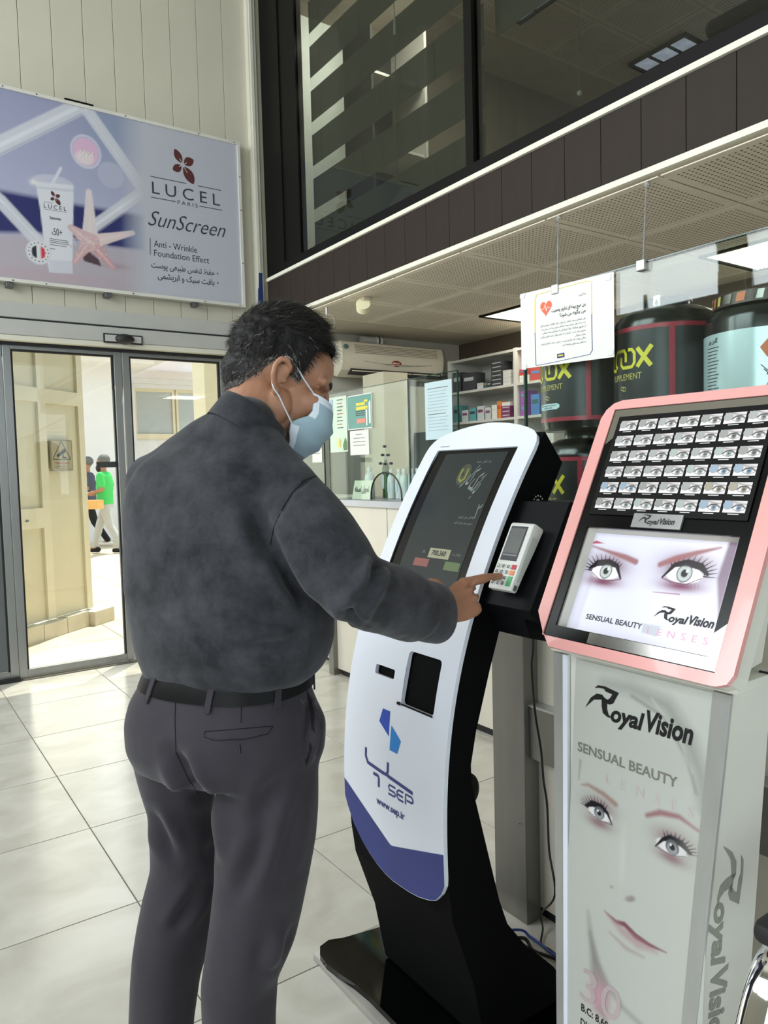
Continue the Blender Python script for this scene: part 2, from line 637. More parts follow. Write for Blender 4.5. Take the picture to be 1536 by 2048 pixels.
# ================================================================== THE SETTING
def pos_mat(name, c1, c2, rough, scale, stretch, coat=0.0, bump=0.0):
    """stone-like colour that runs on world position, shifted per object"""
    m = mat(name, c1, rough, coat=coat)
    nt = m.node_tree
    p = nt.nodes['Principled BSDF']
    g = nt.nodes.new('ShaderNodeNewGeometry')
    oi = nt.nodes.new('ShaderNodeObjectInfo')
    ad = nt.nodes.new('ShaderNodeVectorMath')
    ad.operation = 'MULTIPLY_ADD'
    ad.inputs[1].default_value = (9, 5, 3)
    nt.links.new(oi.outputs['Random'], ad.inputs[0])
    nt.links.new(g.outputs['Position'], ad.inputs[2])
    mp = nt.nodes.new('ShaderNodeMapping')
    mp.inputs['Scale'].default_value = stretch
    nt.links.new(ad.outputs[0], mp.inputs[0])
    n = nt.nodes.new('ShaderNodeTexNoise')
    n.inputs['Scale'].default_value = scale
    n.inputs['Detail'].default_value = 8
    n.inputs['Distortion'].default_value = 0.6
    nt.links.new(mp.outputs[0], n.inputs['Vector'])
    r = nt.nodes.new('ShaderNodeValToRGB')
    r.color_ramp.elements[0].position = 0.32
    r.color_ramp.elements[1].position = 0.66
    r.color_ramp.elements[0].color = srgb(*c2)
    r.color_ramp.elements[1].color = srgb(*c1)
    nt.links.new(n.outputs[0], r.inputs[0])
    nt.links.new(r.outputs[0], p.inputs['Base Color'])
    return m
M['tile'] = pos_mat('stone_tile', (200, 197, 188), (180, 176, 165), 0.2, 3.0, (1.4, 1.8, 1))
M['paving'] = pos_mat('outdoor_paving', (214, 200, 172), (188, 172, 144), 0.8, 2.0, (1, 1, 1))
M['gate_paint'] = mat('cream_gate_paint', (204, 197, 170), 0.55, var=0.05, scale=3)
M['gate_frame'] = mat('cream_gate_frame', (212, 205, 180), 0.5, var=0.04)
M['stucco'] = mat('white_stucco', (226, 226, 228), 0.9, var=0.02)
M['stucco_warm'] = mat('cream_stucco', (222, 214, 186), 0.9, var=0.02)
M['roof_tile'] = mat('clay_roof_tile', (208, 160, 124), 0.8, var=0.12)
M['window_film'] = mat('frosted_pane', (176, 184, 184), 0.35, var=0.03)
M['curb'] = mat('curb_stone', (196, 190, 172), 0.8, var=0.1)

fl = struct('floor')
box_obj('slab', (-3.0, -4.0, -0.12), (4.75, 5.52, -0.004), M['tile_grout'], fl)
TX, TY, X0T, Y0T = 0.61, 0.609, 0.022, 2.334
t0 = MB().box((0.0022, 0.0022, -0.004), (TX - 0.0022, TY - 0.0022, 0.0), 0.0008)
tile0 = None
for i in range(-5, 8):
    for j in range(-11, 6):
        x, y = X0T + TX * i, Y0T + TY * j
        if y < -4.0 or x < -3.05: continue
        if y + TY > 5.47: continue
        if tile0 is None:
            tile0 = t0.build('tile', M['tile'], fl)
            tile0.location = (x, y, 0)
        else:
            piece(tile0, 'tile', (x - tile0.location.x, y - tile0.location.y, 0), fl)
box_obj('threshold', (-3.0, 5.385, -0.004), (2.6, 5.52, 0.004), M['steel_dull'], fl)

# hall shell behind and beside the photographer
wl = struct('wall_left')
w = MB()
for a, b in (((-3.15, -4.0, 0), (-3.0, -2.6, 5.8)), ((-3.15, 0.2, 0), (-3.0, 5.45, 2.75)), ((-3.15, -2.6, 3.1), (-3.0, 0.2, 5.8)),
             ((-3.15, 0.2, 4.75), (-3.0, 5.45, 5.8)), ((-3.15, 0.2, 2.75), (-3.0, 0.6, 4.75)), ((-3.15, 3.49, 2.75), (-3.0, 3.70, 4.75)), ((-3.15, 5.3, 2.75), (-3.0, 5.45, 4.75))):
    w.box(a, b)
w.build('plaster', M['hall_wall'], wl)
def plain_window(name, y0, y1, z0, z1, nx):
    s = struct(name, (-3.07, y0, z0))
    fr = MB()
    for a, b in (((-3.11, y0, z0), (-3.03, y0 + .05, z1)), ((-3.11, y1 - .05, z0), (-3.03, y1, z1)), ((-3.11, y0 + .05, z0), (-3.03, y1 - .05, z0 + .05)), ((-3.11, y0 + .05, z1 - .05), (-3.03, y1 - .05, z1))):
        fr.box(a, b)
    for k in range(1, nx):
        y = y0 + (y1 - y0) * k / nx
        fr.box((-3.10, y - .02, z0 + .05), (-3.04, y + .02, z1 - .05))
    fr.build('window_frame', M['alu'], s)
    box_obj('pane', (-3.075, y0 + .05, z0 + .05), (-3.069, y1 - .05, z1 - .05), M['glass'], s)
plain_window('window_1', 3.70, 5.3, 2.75, 4.75, 2)
plain_window('window_2', 0.6, 3.49, 2.75, 4.75, 3)
plain_window('window_3', -2.6, 0.2, 0.0, 3.1, 3)
wb = struct('wall_back')
MB().box((-3.0, -4.15, 0), (-2.0, -4.0, 5.8)).box((3.2, -4.15, 0), (7.3, -4.0, 5.8)).box((-2.0, -4.15, 3.4), (3.2, -4.0, 5.8)).build('plaster', M['hall_wall'], wb)
box_obj('shopfront_glass', (-2.0, -4.08, 0), (3.2, -4.07, 3.4), M['glass'], wb)
m_ = MB()
for x in (-2.0, -0.7, 0.6, 1.9, 3.14): m_.box((x, -4.11, 0), (x + 0.06, -4.03, 3.4))
m_.build('shopfront_mullions', M['alu_dark'], wb)
box_obj('ceiling', (-3.15, -4.15, 5.8), (7.35, 5.6, 5.95), M['hall_wall'], None, kind='structure')

# entrance wall with its sheet-metal panels
we = struct('wall_entrance', (0, 5.45, 0))
MB().box((-3.0, 5.48, 2.42), (2.62, 5.60, 5.8)).box((2.34, 5.48, 0), (2.62, 5.60, 2.42)).box((-3.0, 5.48, 0), (-1.3, 5.60, 2.42)).build('backing', M['groove'], we)
pw = 0.2035
pan = MB().box((0.0015, 5.45, 2.42), (pw - 0.0015, 5.485, 5.8), 0.002).build('panel', M['cream_panel'], we)
x = 0.975 - pw
base_x = x
pan.location.x = x
k = -18
while True:
    xx = base_x + pw * k
    if xx > 2.45: break
    if k != 0 and xx > -3.0:
        piece(pan, 'panel', (pw * k, 0, 0), we)
    k += 1
box_obj('panel', (2.345, 5.45, 0), (2.60, 5.485, 2.42), M['cream_panel'], we)
box_obj('panel', (-3.0, 5.45, 0), (-1.3, 5.485, 2.42), M['cream_panel'], we)
MB().box((2.585, 5.40, 0), (2.655, 5.452, 5.8), 0.004).box((2.600, 5.385, 0), (2.622, 5.40, 5.8)).build('trim_1', M['cream_frame'], None, kind='structure')
MB().box((2.660, 5.41, 0), (2.692, 5.50, 5.8)).build('trim_2', mat('khaki_trim', (150, 146, 128), 0.6), None, kind='structure')

# automatic sliding door
hd = struct('trim_3', (0.5, 5.33, 2.2))
MB().box((-1.4, 5.35, 2.385), (2.50, 5.45, 2.487), 0.004).build('upper_cover', M['header'], hd)
box_obj('shadow_gap', (-1.4, 5.345, 2.372), (2.50, 5.45, 2.384), M['black_rubber'], hd)
MB().box((-1.4, 5.33, 2.272), (2.50, 5.45, 2.371), 0.004).build('header_cover', M['header'], hd)
MB().box((-1.4, 5.335, 2.238), (2.50, 5.45, 2.271), 0.003).build('header_lip', M['cream_frame'], hd)
box_obj('brush_seal', (-1.4, 5.40, 2.218), (2.42, 5.45, 2.237), M['black_rubber'], hd)
sn = thing('door_sensor', 'black motion sensor on the silver header above the sliding glass door', 'sensor', (1.52, 5.33, 2.30))
MB().box((1.388, 5.318, 2.262), (1.655, 5.331, 2.326), 0.003).build('base_plate', M['black_rubber'], sn)
MB().box((1.398, 5.315, 2.272), (1.645, 5.319, 2.316)).build('cover_plate', M['header'], sn)
MB().ball((1.53, 5.318, 2.293), (0.066, 0.045, 0.036)).build('lens_dome', M['black_rubber'], sn, smooth=True)

def leaf(name, x0, x1):
    s = struct(name, ((x0 + x1) / 2, 5.45, 0))
    f = MB()
    f.box((x0, 5.425, 0.012), (x0 + 0.050, 5.475, 2.225), 0.003)
    f.box((x1 - 0.050, 5.425, 0.012), (x1, 5.475, 2.225), 0.003)
    f.build('stile', M['alu'], s)
    g = MB()
    g.box((x0 + .05, 5.428, 0.012), (x1 - .05, 5.472, 0.062), 0.003).box((x0 + .05, 5.428, 2.195), (x1 - .05, 5.472, 2.225), 0.003)
    g.build('rail', M['alu'], s)
    h = MB()
    h.box((x0 + .05, 5.436, 0.062), (x0 + .062, 5.464, 2.195)).box((x1 - .062, 5.436, 0.062), (x1 - .05, 5.464, 2.195)).box((x0 + .062, 5.436, 2.183), (x1 - .062, 5.464, 2.195))
    h.build('gasket', M['black_rubber'], s)
    box_obj('pane', (x0 + .062, 5.447, 0.062), (x1 - .062, 5.453, 2.183), M['glass_door'], s)
    return s
leaf('door_1', 0.770, 1.528)
leaf('door_2', 1.536, 2.320)
d3 = leaf('door_3', -0.02, 0.767)
box_obj('frosted_film', (0.045, 5.440, 0.065), (0.703, 5.445, 2.18), mat('frosted_grey_film', (92, 98, 100), 0.35), d3)
MB().box((2.322, 5.40, 0), (2.344, 5.48, 2.24)).build('trim_4', M['alu_dark'], None, kind='structure')
box_obj('trim_5', (-1.4, 5.375, 0.004), (0.77, 5.42, 0.022), M['black_rubber'], None, kind='structure')

# ------------------------------------------------------------------ outside
gr = struct('ground_outside')
box_obj('bed', (-8, 5.52, -0.2), (16, 30, -0.025), M['tile_grout'], gr)
pv = MB().box((0.004, 0.004, -0.025), (0.796, 0.796, -0.015)).build('paving_slab', M['paving'], gr)
pv.location = (-1.5, 5.55, 0)
for i in range(0, 12):
    for j in range(0, 16):
        if i == 0 and j == 0: continue
        piece(pv, 'paving_slab', (0.8 * i, 0.8 * j, 0), gr)
box_obj('door_step', (-1.4, 5.53, -0.014), (2.6, 5.85, 0.0), M['curb'], gr)

# open cream metal gate, seen obliquely through the left door leaf
g0, g1 = Vector((0.80, 6.51, 0)), Vector((1.705, 7.26, 0))
gd = (g1 - g0).normalized()
gn = Vector((gd.y, -gd.x, 0))
GL = (g1 - g0).length
gate = thing('gate', 'cream sheet-metal gate standing open beyond the left glass door leaf', 'gate', tuple(g0 + gd * GL / 2))
def G(s_, n_, z): return tuple(g0 + gd * s_ + gn * n_ + Vector((0, 0, z)))
def gbox(mb, s0, s1, n0, n1, z0, z1):
    a = [G(s0, n0, z0), G(s1, n0, z0), G(s1, n1, z0), G(s0, n1, z0), G(s0, n0, z1), G(s1, n0, z1), G(s1, n1, z1), G(s0, n1, z1)]
    mb.add(a, [(0, 3, 2, 1), (4, 5, 6, 7), (0, 1, 5, 4), (1, 2, 6, 5), (2, 3, 7, 6), (3, 0, 4, 7)])
S1, S2 = 0.54, 1.02
zt, z1_, z2_, zb = 2.75, 1.98, 1.02, 0.13
for s0, s1 in ((-0.5, S1 - 0.02), (S1 + 0.05, S2 + 0.02)):
    for za, zc in (((2.10, zt) if 1 else 0), (zb, 1.98)):
        if s0 < 0 and zc == 1.98:
            for a_, c_ in ((0.13, 0.93), (1.09, 1.98)):
                q = MB(); gbox(q, s0, s1, 0.0, 0.012, a_, c_); q.build('sheet_panel', M['gate_paint'], gate)
        else:
            q = MB(); gbox(q, s0, s1, 0.0, 0.012, za, zc); q.build('sheet_panel', M['gate_paint'], gate)
for s0, s1, za, zc, nm in ((S1 - 0.03, S1 + 0.06, zb, zt, 'stile'), (S2, S2 + 0.075, zb, zt, 'stile'), (-0.52, S1, 1.98, 2.10, 'rail'), (S1 + 0.06, S2, 1.98, 2.10, 'rail'),
                           (-0.52, S1 - 0.03, 0.92, 1.09, 'rail'), (-0.52, S1, zt, zt + .06, 'rail'), (S1, S2, zt, zt + .06, 'rail')):
    q = MB(); gbox(q, s0, s1, -0.012, 0.035, za, zc); q.build(nm, M['gate_frame'], gate)
for s_ in (.18, .30):
    q = MB(); gbox(q, s_, s_ + .03, 0.034, 0.042, 0.985, 1.0); q.build('screw', M['alu_dark'], gate)
cb_ = struct('curb_outside', tuple(g0))
for k in range(6):
    s0 = -0.5 + k * 0.29
    q = MB(); gbox(q, s0 + 0.004, s0 + 0.286, -0.05, 0.10 if k < 5 else 0.16, -0.02, 0.125 - 0.01 * (k % 2)); q.build('curb_block', M['curb'], cb_)
# camera warning plate on the gate
cs = thing('warning_plate', 'square olive camera warning plate fixed to the cream gate', 'sign', G(0.78, 0.04, 1.35))
def CSF(n_):
    return lambda s_, z: G(s_, n_, z)
cs0, cs1, cz0, cz1 = 0.62, 0.90, 1.40, 1.67
q = MB(); gbox(q, cs0, cs1, 0.036, 0.046, cz0, cz1); q.build('plate', mat('olive_plate', (160, 152, 118), 0.5), cs)
stroke(CSF(0.0475), [(cs0 + .025, cz0 + .10), (cs1 - .025, cz0 + .10), ((cs0 + cs1) / 2, cz1 - .012)], 0.006, M['ink_dark'], cs, 'triangle', True)
stroke(CSF(0.0475), [(cs0 + .006, cz0 + .006), (cs1 - .006, cz0 + .006), (cs1 - .006, cz1 - .006), (cs0 + .006, cz1 - .006)], 0.003, M['ink_dark'], cs, 'border', True)
flat_poly(CSF(0.048), [(cs0 + .075, cz0 + .135), (cs0 + .09, cz0 + .118), (cs1 - .085, cz0 + .165), (cs1 - .10, cz0 + .195)], M['ink'], cs, 'camera_mark')
stroke(CSF(0.048), [(cs0 + .16, cz0 + .138), (cs0 + .15, cz0 + .118), (cs0 + .20, cz0 + .113)], 0.012, M['ink'], cs, 'bracket_mark')
letters('دوربین مداربسته', CSF(0.048), cs0 + .05, cs1 - .05, cz0 + .058, cz0 + .082, M['red'], cs, fa=True, off=0.01)
letters('این محل مجهز به', CSF(0.048), cs0 + .06, cs1 - .06, cz0 + .034, cz0 + .05, M['ink_dark'], cs, fa=True)
letters('سیستم دوربین می باشد', CSF(0.048), cs0 + .04, cs1 - .04, cz0 + .012, cz0 + .028, M['ink_dark'], cs, fa=True)

# pale house across the yard
bd = thing('house', 'white rendered house with framed windows across the sunny yard', 'building', (4.6, 17.5, 0))
YF = 18.0
b = MB()
b.box((2.5, YF + 0.0, -0.02), (10.5, YF + 3, 4.3))
b.build('facade', M['stucco'], bd)
b = MB()
b.box((1.0, YF - 1.9, -0.02), ((4.486, 3.301)[0], YF + 0.0, 3.72))
b.build('wing', M['stucco'], bd)
b = MB()
b.box((0.8, YF - 2.8, 3.72), ((5.331, 3.551)[0], YF + 0.0, 3.92)).box((0.8, YF - 2.6, 3.62), ((5.012, 3.534)[0], YF + 0.0, 3.72))
b.build('eaves', M['stucco'], bd)
rt = None
for k in range(34):
    xk = 0.8 + k * 0.19
    q = MB().tube([(xk, YF - 2.85, 3.97), (xk, YF - 0.6, 4.75)], 0.10, seg=8)
    if rt is None: rt = q.build('roof_tile', M['roof_tile'], bd)
    else: piece(rt, 'roof_tile', (k * 0.19, 0, 0), bd)
b = MB()
for z0, z1, p in ((3.62, 3.80, .34), (3.50, 3.62, .22), (3.40, 3.50, .12)):
    b.box((4.9, YF - p, z0), (10.5, YF, z1))
b.build('cornice', M['stucco'], bd)
wz0, wz1 = (5.32, 2.341)[1], (5.365, 3.326)[1]
def house_window(x0, x1):
    f = MB()
    f.box((x0 - .055, YF - .06, wz0 - .02), (x0, YF, wz1)).box((x1, YF - .06, wz0 - .02), (x1 + .055, YF, wz1)).box((x0 - .055, YF - .06, wz1), (x1 + .055, YF, wz1 + .12)).box((x0 - .055, YF - .10, wz0 - .14), (x1 + .055, YF, wz0 - .02))
    fo = f.build('window', M['stucco_warm'], bd)
    box_obj('pane', (x0, YF - .02, wz0), (x1, YF - .005, wz1), M['window_film'], fo)
house_window((5.365, 3.326)[0], (6.238, 3.358)[0])
house_window((6.388, 3.364)[0], (7.241, 3.395)[0])
house_window(8.6, 9.6)
MB().box(((5.145, 3.118)[0], YF - .22, 0), ((5.285, 3.122)[0], YF, 3.4)).box(((5.121, 3.117)[0], YF - .26, 1.9), ((5.309, 3.123)[0], YF, 2.05)).build('pilaster', M['stucco'], bd)
box_obj('side_wall', ((3.474, 2.634)[0], 8.8, -0.02), ((3.474, 2.634)[0] + 1.2, 9.2, 4.4), M['stucco_warm'], None)
tag(bpy.data.objects['side_wall'], 'tall cream wall seen through the right part of the glass door', 'wall')

# ================================================================== MEZZANINE
XM = 2.692
mz = struct('wall_mezzanine', (XM, 2.0, 2.54))
box_obj('slab_core', (2.73, -4.0, 2.56), (7.2, 5.45, 2.84), M['groove'], mz)
pl = MB().box((XM, 0.0012, 2.546), (2.73, 0.2028, 2.8385), 0.0015).build('fascia_board', M['fascia'], mz)
y = 1.546 - 0.204 * 27
first = True
pl.location.y = 0
k = 0
ys = [1.546 + 0.2045 * i for i in range(-27, 20)]
ys = [q for q in ys if -4.0 <= q <= 5.25]
# origin offset: the board mesh is stored relative to its struct, so slide it along y
pl.location.y = ys[0]
for q in ys[1:]:
    piece(pl, 'fascia_board', (0, q - ys[0], 0), mz)
MB().box((2.678, -4.0, 2.841), (2.76, 5.45, 2.866)).build('upper_white_strip', M['white_trim'], mz)
MB().box((2.678, -4.0, 2.517), (2.76, 5.45, 2.543)).build('lower_white_strip', M['white_trim'], mz)

wn1 = struct('window_4', (XM, 2.0, 2.87))
fr = MB()
fr.box((2.70, -4.0, 2.868), (2.79, 5.45, 2.935))
fr.box((2.70, 5.13, 2.935), (2.79, 5.45, 5.8))
fr.box((2.71, 4.89, 2.935), (2.77, 5.13, 5.8))
fr.build('window_frame', M['black_frame'], wn1)
mm = MB().box((2.70, 2.985, 2.935), (2.77, 3.045, 5.8)).build('mullion', M['black_frame'], wn1)
piece(mm, 'mullion', (0, -1.9, 0), wn1)
piece(mm, 'mullion', (0, -3.8, 0), wn1)
for a, b in ((3.045, 4.89), (1.145, 2.985), (-0.755, 1.085), (-4.0, -0.815)):
    box_obj('pane', (2.722, a, 2.935), (2.73, b, 5.8), M['glass_mezz'], wn1)

# zebra roller blinds hanging behind the tinted glass
M['blind_band'] = sheer_mat('blind_band_cloth', (104, 104, 92), 0.86)
M['blind_sheer'] = sheer_mat('blind_sheer_cloth', (150, 150, 140), 0.06)
def blind(y0, y1, zlow, label):
    t = thing('roller_blind', label, 'blind', (2.86, (y0 + y1) / 2, zlow))
    z = 2.975
    k = 0
    while z < 5.0:
        a, b = z, z + 0.222
        if a >= zlow:
            box_obj('band', (2.858, y0, a), (2.860, y1, b), M['blind_band'], t)
            box_obj('sheer_band', (2.858, y0, b), (2.860, y1, b + 0.095), M['blind_sheer'], t)
        z += 0.317
    MB().tube([(2.88, y0, 5.05), (2.88, y1, 5.05)], 0.03).build('roller', M['black_frame'], t, smooth=True)
    return t
blind(3.06, 4.93, 2.9, 'grey zebra roller blind with see-through bands behind the upper window left of the mullion')
blind(1.16, 2.97, 3.55, 'raised zebra roller blind behind the upper window right of the mullion')
for q in (3.80,):
    cd = thing('blind_cord', 'thin pull cord hanging behind the upper window', 'cord', (2.81, q, 3.0))
    MB().tube([(2.81, q, 5.0), (2.81, q, 3.0)], 0.0022, seg=6).build('cord', M['steel_dull'], cd)
    MB().tube([(2.81, q, 4.15), (2.81, q, 4.0)], [0.004, 0.009], seg=8).build('weight', M['white_plastic'], cd)
cd = thing('blind_cord', 'pull cord with small knob hanging at the right upper pane', 'cord', (2.81, 2.37, 3.1))
MB().tube([(2.81, 2.37, 5.0), (2.81, 2.37, 3.05)], 0.0022, seg=6).build('cord', M['steel_dull'], cd)
MB().ball((2.81, 2.37, 3.06), 0.012).build('knob', M['white_plastic'], cd)

# office beyond the upper window
area('upper_room_fill', (4.6, 3.2, 5.0), (0, 0, -1), 2.0, 2.0, 20, (1.0, 0.98, 0.92))  # added fill without a fixture, brightens the room behind the blinds
area('upper_room_fill', (3.55, 4.5, 5.0), (-0.15, 0.5, -1), .9, .9, 62, (1.0, 0.98, 0.94))  # added fill aimed at the end wall to brighten the pale cabinet
M['upper_wall'] = mat('upper_room_wall', (120, 112, 96), 0.8)
MB().box((2.80, 5.40, 2.84), (7.2, 5.50, 5.8)).box((7.2, -4.0, 2.84), (7.3, 5.5, 5.8)).build('wall_upper_room', M['upper_wall'], None, kind='structure')
box_obj('floor_upper_room', (2.78, -4.0, 2.842), (7.2, 5.40, 2.866), M['tile_grout'], None, kind='structure')
uc = struct('ceiling_upper_room', (4.0, 2.0, 5.1))
box_obj('grid', (2.80, -4.0, 5.10), (7.2, 5.40, 5.14), M['ceil_grid'], uc)
def ceiling_tile(z, parent, ox, oy, mt, mh, n=22):
    a = MB().box((ox + .006, oy + .006, z - .006), (ox + .604, oy + .604, z - .0005), 0.002).build('ceiling_tile', mt, parent)
    h = MB()
    p_ = 0.5 / (n - 1)
    for i in range(n):
        for j in range(n):
            cx, cy = ox + .055 + p_ * i, oy + .055 + p_ * j
            r1, r2 = 0.0058, 0.0042
            h.add([(cx - r1, cy - r2, z - .0066), (cx - r1, cy + r2, z - .0066), (cx + r1, cy + r2, z - .0066), (cx + r1, cy - r2, z - .0066)], [(0, 1, 2, 3)])
    hh = h.build('perforation', mh, a, kind='stuff')
    return a, hh
def ceil_field(z, parent, x0, nx, y0, ny, mt, mh, skip=()):
    a, h = ceiling_tile(z, parent, x0, y0, mt, mh)
    for i in range(nx):
        for j in range(ny):
            if (i, j) == (0, 0): continue
            if (i, j) in skip: continue
            c = piece(a, 'ceiling_tile', (0.61 * i, 0.61 * j, 0), parent)
            d = h.copy()
            COL.objects.link(d)
            d.parent = c
ceil_field(5.10, uc, 2.86, 7, -0.6, 9, M['ceil_tile'], M['ceil_hole'])
def louvre_light(name, label, x0, y0, lx, ly, z, cells, em, m_):
    t = thing(name, label, 'ceiling light', (x0 + lx / 2, y0 + ly / 2, z))
    f = MB()
    f.box((x0, y0, z - .03), (x0 + .025, y0 + ly, z)).box((x0 + lx - .025, y0, z - .03), (x0 + lx, y0 + ly, z)).box((x0 + .025, y0, z - .03), (x0 + lx - .025, y0 + .025, z)).box((x0 + .025, y0 + ly - .025, z - .03), (x0 + lx - .025, y0 + ly, z))
    for k in range(1, cells):
        q = y0 + ly * k / cells
        f.box((x0 + .025, q - .008, z - .025), (x0 + lx - .025, q + .008, z))
    f.build('housing', M['black_frame'], t)
    box_obj('diffuser', (x0 + .025, y0 + .025, z - .006), (x0 + lx - .025, y0 + ly - .025, z - .001), m_, t)
    return t
M['tube_cool'] = mat('cool_lamp_glass', (196, 206, 236), 0.4, emit=0.75, var=0.25, scale=9)
M['tube_warm'] = mat('lamp_prism_cover', (236, 238, 216), 0.4, emit=1.5, var=0.10, scale=20)
lx_, ly_ = (6.211, 4.275)
louvre_light('ceiling_light', 'three-cell ceiling light glimpsed through the upper window at the right', lx_ - .12, ly_ - .31, .28, .60, 5.09, 3, 2, M['tube_cool'])
lx_, ly_ = (4.596, 4.347)
louvre_light('ceiling_light', 'ceiling light cut by the top edge above the dark upper window', lx_ - .12, ly_ - .31, .28, .60, 5.09, 3, 2, M['tube_cool'])

# furniture upstairs
MB().box(((2.93, 3.839)[0], 5.2, 2.87), ((3.323, 3.924)[0], 5.40, 4.86), 0.004).build('wall_cabinet', mat('white_cabinet_door', (212, 218, 208), 0.45), None)
tag(bpy.data.objects['wall_cabinet'], 'tall pale cabinet standing against the end wall upstairs behind the blind bands', 'cabinet')
bc = thing('bookcase', 'white open bookcase with deep shelves upstairs behind the blind', 'bookcase', (3.7, 5.1, 2.87))
box_obj('side_panel', (3.93, 4.92, 2.868), (3.955, 5.40, 4.95), M['shelf_white'], bc)
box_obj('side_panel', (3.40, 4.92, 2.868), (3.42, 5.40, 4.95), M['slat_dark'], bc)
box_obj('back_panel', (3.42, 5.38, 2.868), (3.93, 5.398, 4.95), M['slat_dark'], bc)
for zz in (3.06, 3.45, 3.90, 4.45):
    box_obj('shelf', (3.42, 4.94, zz), (3.93, 5.38, zz + .022), M['shelf_white'], bc)
uw = struct('window_5', (7.15, 3.6, 3.6))
MB().box((7.14, 3.2, 3.7), (7.20, 4.5, 3.76)).box((7.14, 3.2, 4.9), (7.20, 4.5, 4.96)).box((7.14, 3.2, 3.76), (7.20, 3.26, 4.9)).box((7.14, 4.44, 3.76), (7.20, 4.5, 4.9)).build('window_frame', M['white_paint'], uw)
box_obj('pane', (7.17, 3.26, 3.76), (7.18, 4.44, 4.9), mat('daylit_blind', (206, 212, 236), 0.5, emit=0.8, scale=14, var=0.15, stretch=(0.05, 0.05, 3)), uw)
ch_ = thing('office_chair', 'dark office chair back with plastic wrap behind the upper window at the right', 'chair', (3.5, 1.55, 2.87))
q = MB()
q.box((3.30, 1.62, 3.55), (3.38, 2.05, 4.05), 0.03).build('backrest', M['charcoal_box'], ch_)
MB().box((3.30, 1.60, 3.30), (3.75, 2.06, 3.38), 0.03).build('seat', M['charcoal_box'], ch_)
MB().tube([(3.52, 1.83, 3.30), (3.52, 1.83, 2.95)], 0.025).build('pole', M['black_frame'], ch_, smooth=True)
for k in range(5):
    a = k * 2 * math.pi / 5
    MB().tube([(3.52, 1.83, 2.95), (3.52 + .27 * math.cos(a), 1.83 + .27 * math.sin(a), 2.91)], 0.018, seg=8).build('leg', M['black_frame'], ch_, smooth=True)
ds = thing('desk', 'dark desk top upstairs beside the bookcase', 'desk', (4.7, 4.3, 2.87))
box_obj('desk_top', (4.2, 3.9, 3.60), (5.4, 4.7, 3.63), M['slat_dark'], ds)
box_obj('front_panel', (4.25, 3.95, 3.0), (4.28, 4.65, 3.60), M['slat_dark'], ds)
for a_, b_ in ((4.25, 3.95), (5.33, 3.95), (4.25, 4.6), (5.33, 4.6)):
    box_obj('leg', (a_, b_, 2.868), (a_ + .05, b_ + .05, 3.60), M['black_frame'], ds)

# ================================================================== UNDER THE MEZZANINE
MB().box((4.70, -4.0, 0), (4.85, 5.6, 2.56)).build('wall_right', M['brown_wall'], None, kind='structure')
MB().box((2.62, 5.45, 0), (4.70, 5.60, 2.56)).build('wall_far', M['wall_plaster'], None, kind='structure')
box_obj('floor_under_room', (4.70, -4, -0.1), (4.72, 5.5, 0), M['tile_grout'], None, kind='structure')
lc = struct('ceiling_lower', (3.6, 2.0, 2.5))
box_obj('grid', (2.76, -4.0, 2.500), (4.70, 5.45, 2.515), M['ceil_grid'], lc)
L1 = (4.059, 4.165)
L2 = (4.161, 2.337)
skip = set()
fx, fy = 2.682, 1.868 - 0.61 * 6
for (lx_, ly_) in (L1, L2):
    skip.add((int((lx_ - fx) // .61), int((ly_ - fy) // .61)))
ceil_field(2.50, lc, fx, 3, fy, 11, M['ceil_tile'], M['ceil_hole'], skip)
for n_, (i, j) in enumerate(sorted(skip)):
    x0, y0 = fx + .61 * i + .01, fy + .61 * j + .01
    t = thing('ceiling_light', 'recessed ceiling light with prism cover ' + ('above the supplement jars at the right edge' if j < 7 else 'beside the hanging notice over the shelves'), 'ceiling light', (x0 + .3, y0 + .3, 2.49))
    f = MB()
    f.box((x0, y0, 2.480), (x0 + .02, y0 + .59, 2.4945)).box((x0 + .57, y0, 2.480), (x0 + .59, y0 + .59, 2.4945)).box((x0 + .02, y0, 2.480), (x0 + .57, y0 + .02, 2.4945)).box((x0 + .02, y0 + .57, 2.480), (x0 + .57, y0 + .59, 2.4945))
    f.build('housing', M['black_frame'], t)
    cv = MB()
    nr = 22
    V = []
    for a in range(nr * 2 + 1):
        yy = y0 + .02 + .55 * a / (nr * 2)
        zz = 2.484 if a % 2 else 2.490
        V += [(x0 + .02, yy, zz), (x0 + .57, yy, zz)]
    cv.add(V, [(2 * a, 2 * a + 1, 2 * a + 3, 2 * a + 2) for a in range(nr * 2)])
    cv.build('prism_cover', M['tube_warm'], t)
    lt = area('troffer', (x0 + .3, y0 + .3, 2.472), (0, 0, -1), .5, .5, 9, (1.0, 0.95, 0.84))
area('troffer', (3.9, 0.2, 2.46), (0, 0, -1), .5, .5, 9, (1.0, 0.95, 0.84))
MB().box((3.6, -0.1, 2.49), (4.2, 0.5, 2.499)).build('ceiling_panel', M['tube_warm'], lc)

# emergency lamp and cable hooks on the soffit
em = thing('smoke_detector', 'cream cylindrical lamp fixed under the soffit edge left of the air conditioner', 'lamp', (2.80, 4.22, 2.49))
MB().box((2.775, 4.17, 2.470), (2.83, 4.25, 2.4935), 0.004).build('mount', M['cream_plastic'], em)
MB().tube([(2.80, 4.20, 2.475), (2.80, 4.21, 2.452)], 0.012).build('stem', M['cream_plastic'], em)
MB().tube([(2.775, 4.18, 2.445), (2.80, 4.215, 2.42)], 0.048, seg=24).build('lamp_head', mat('cream_lamp', (232, 226, 190), 0.4), em, smooth=40)

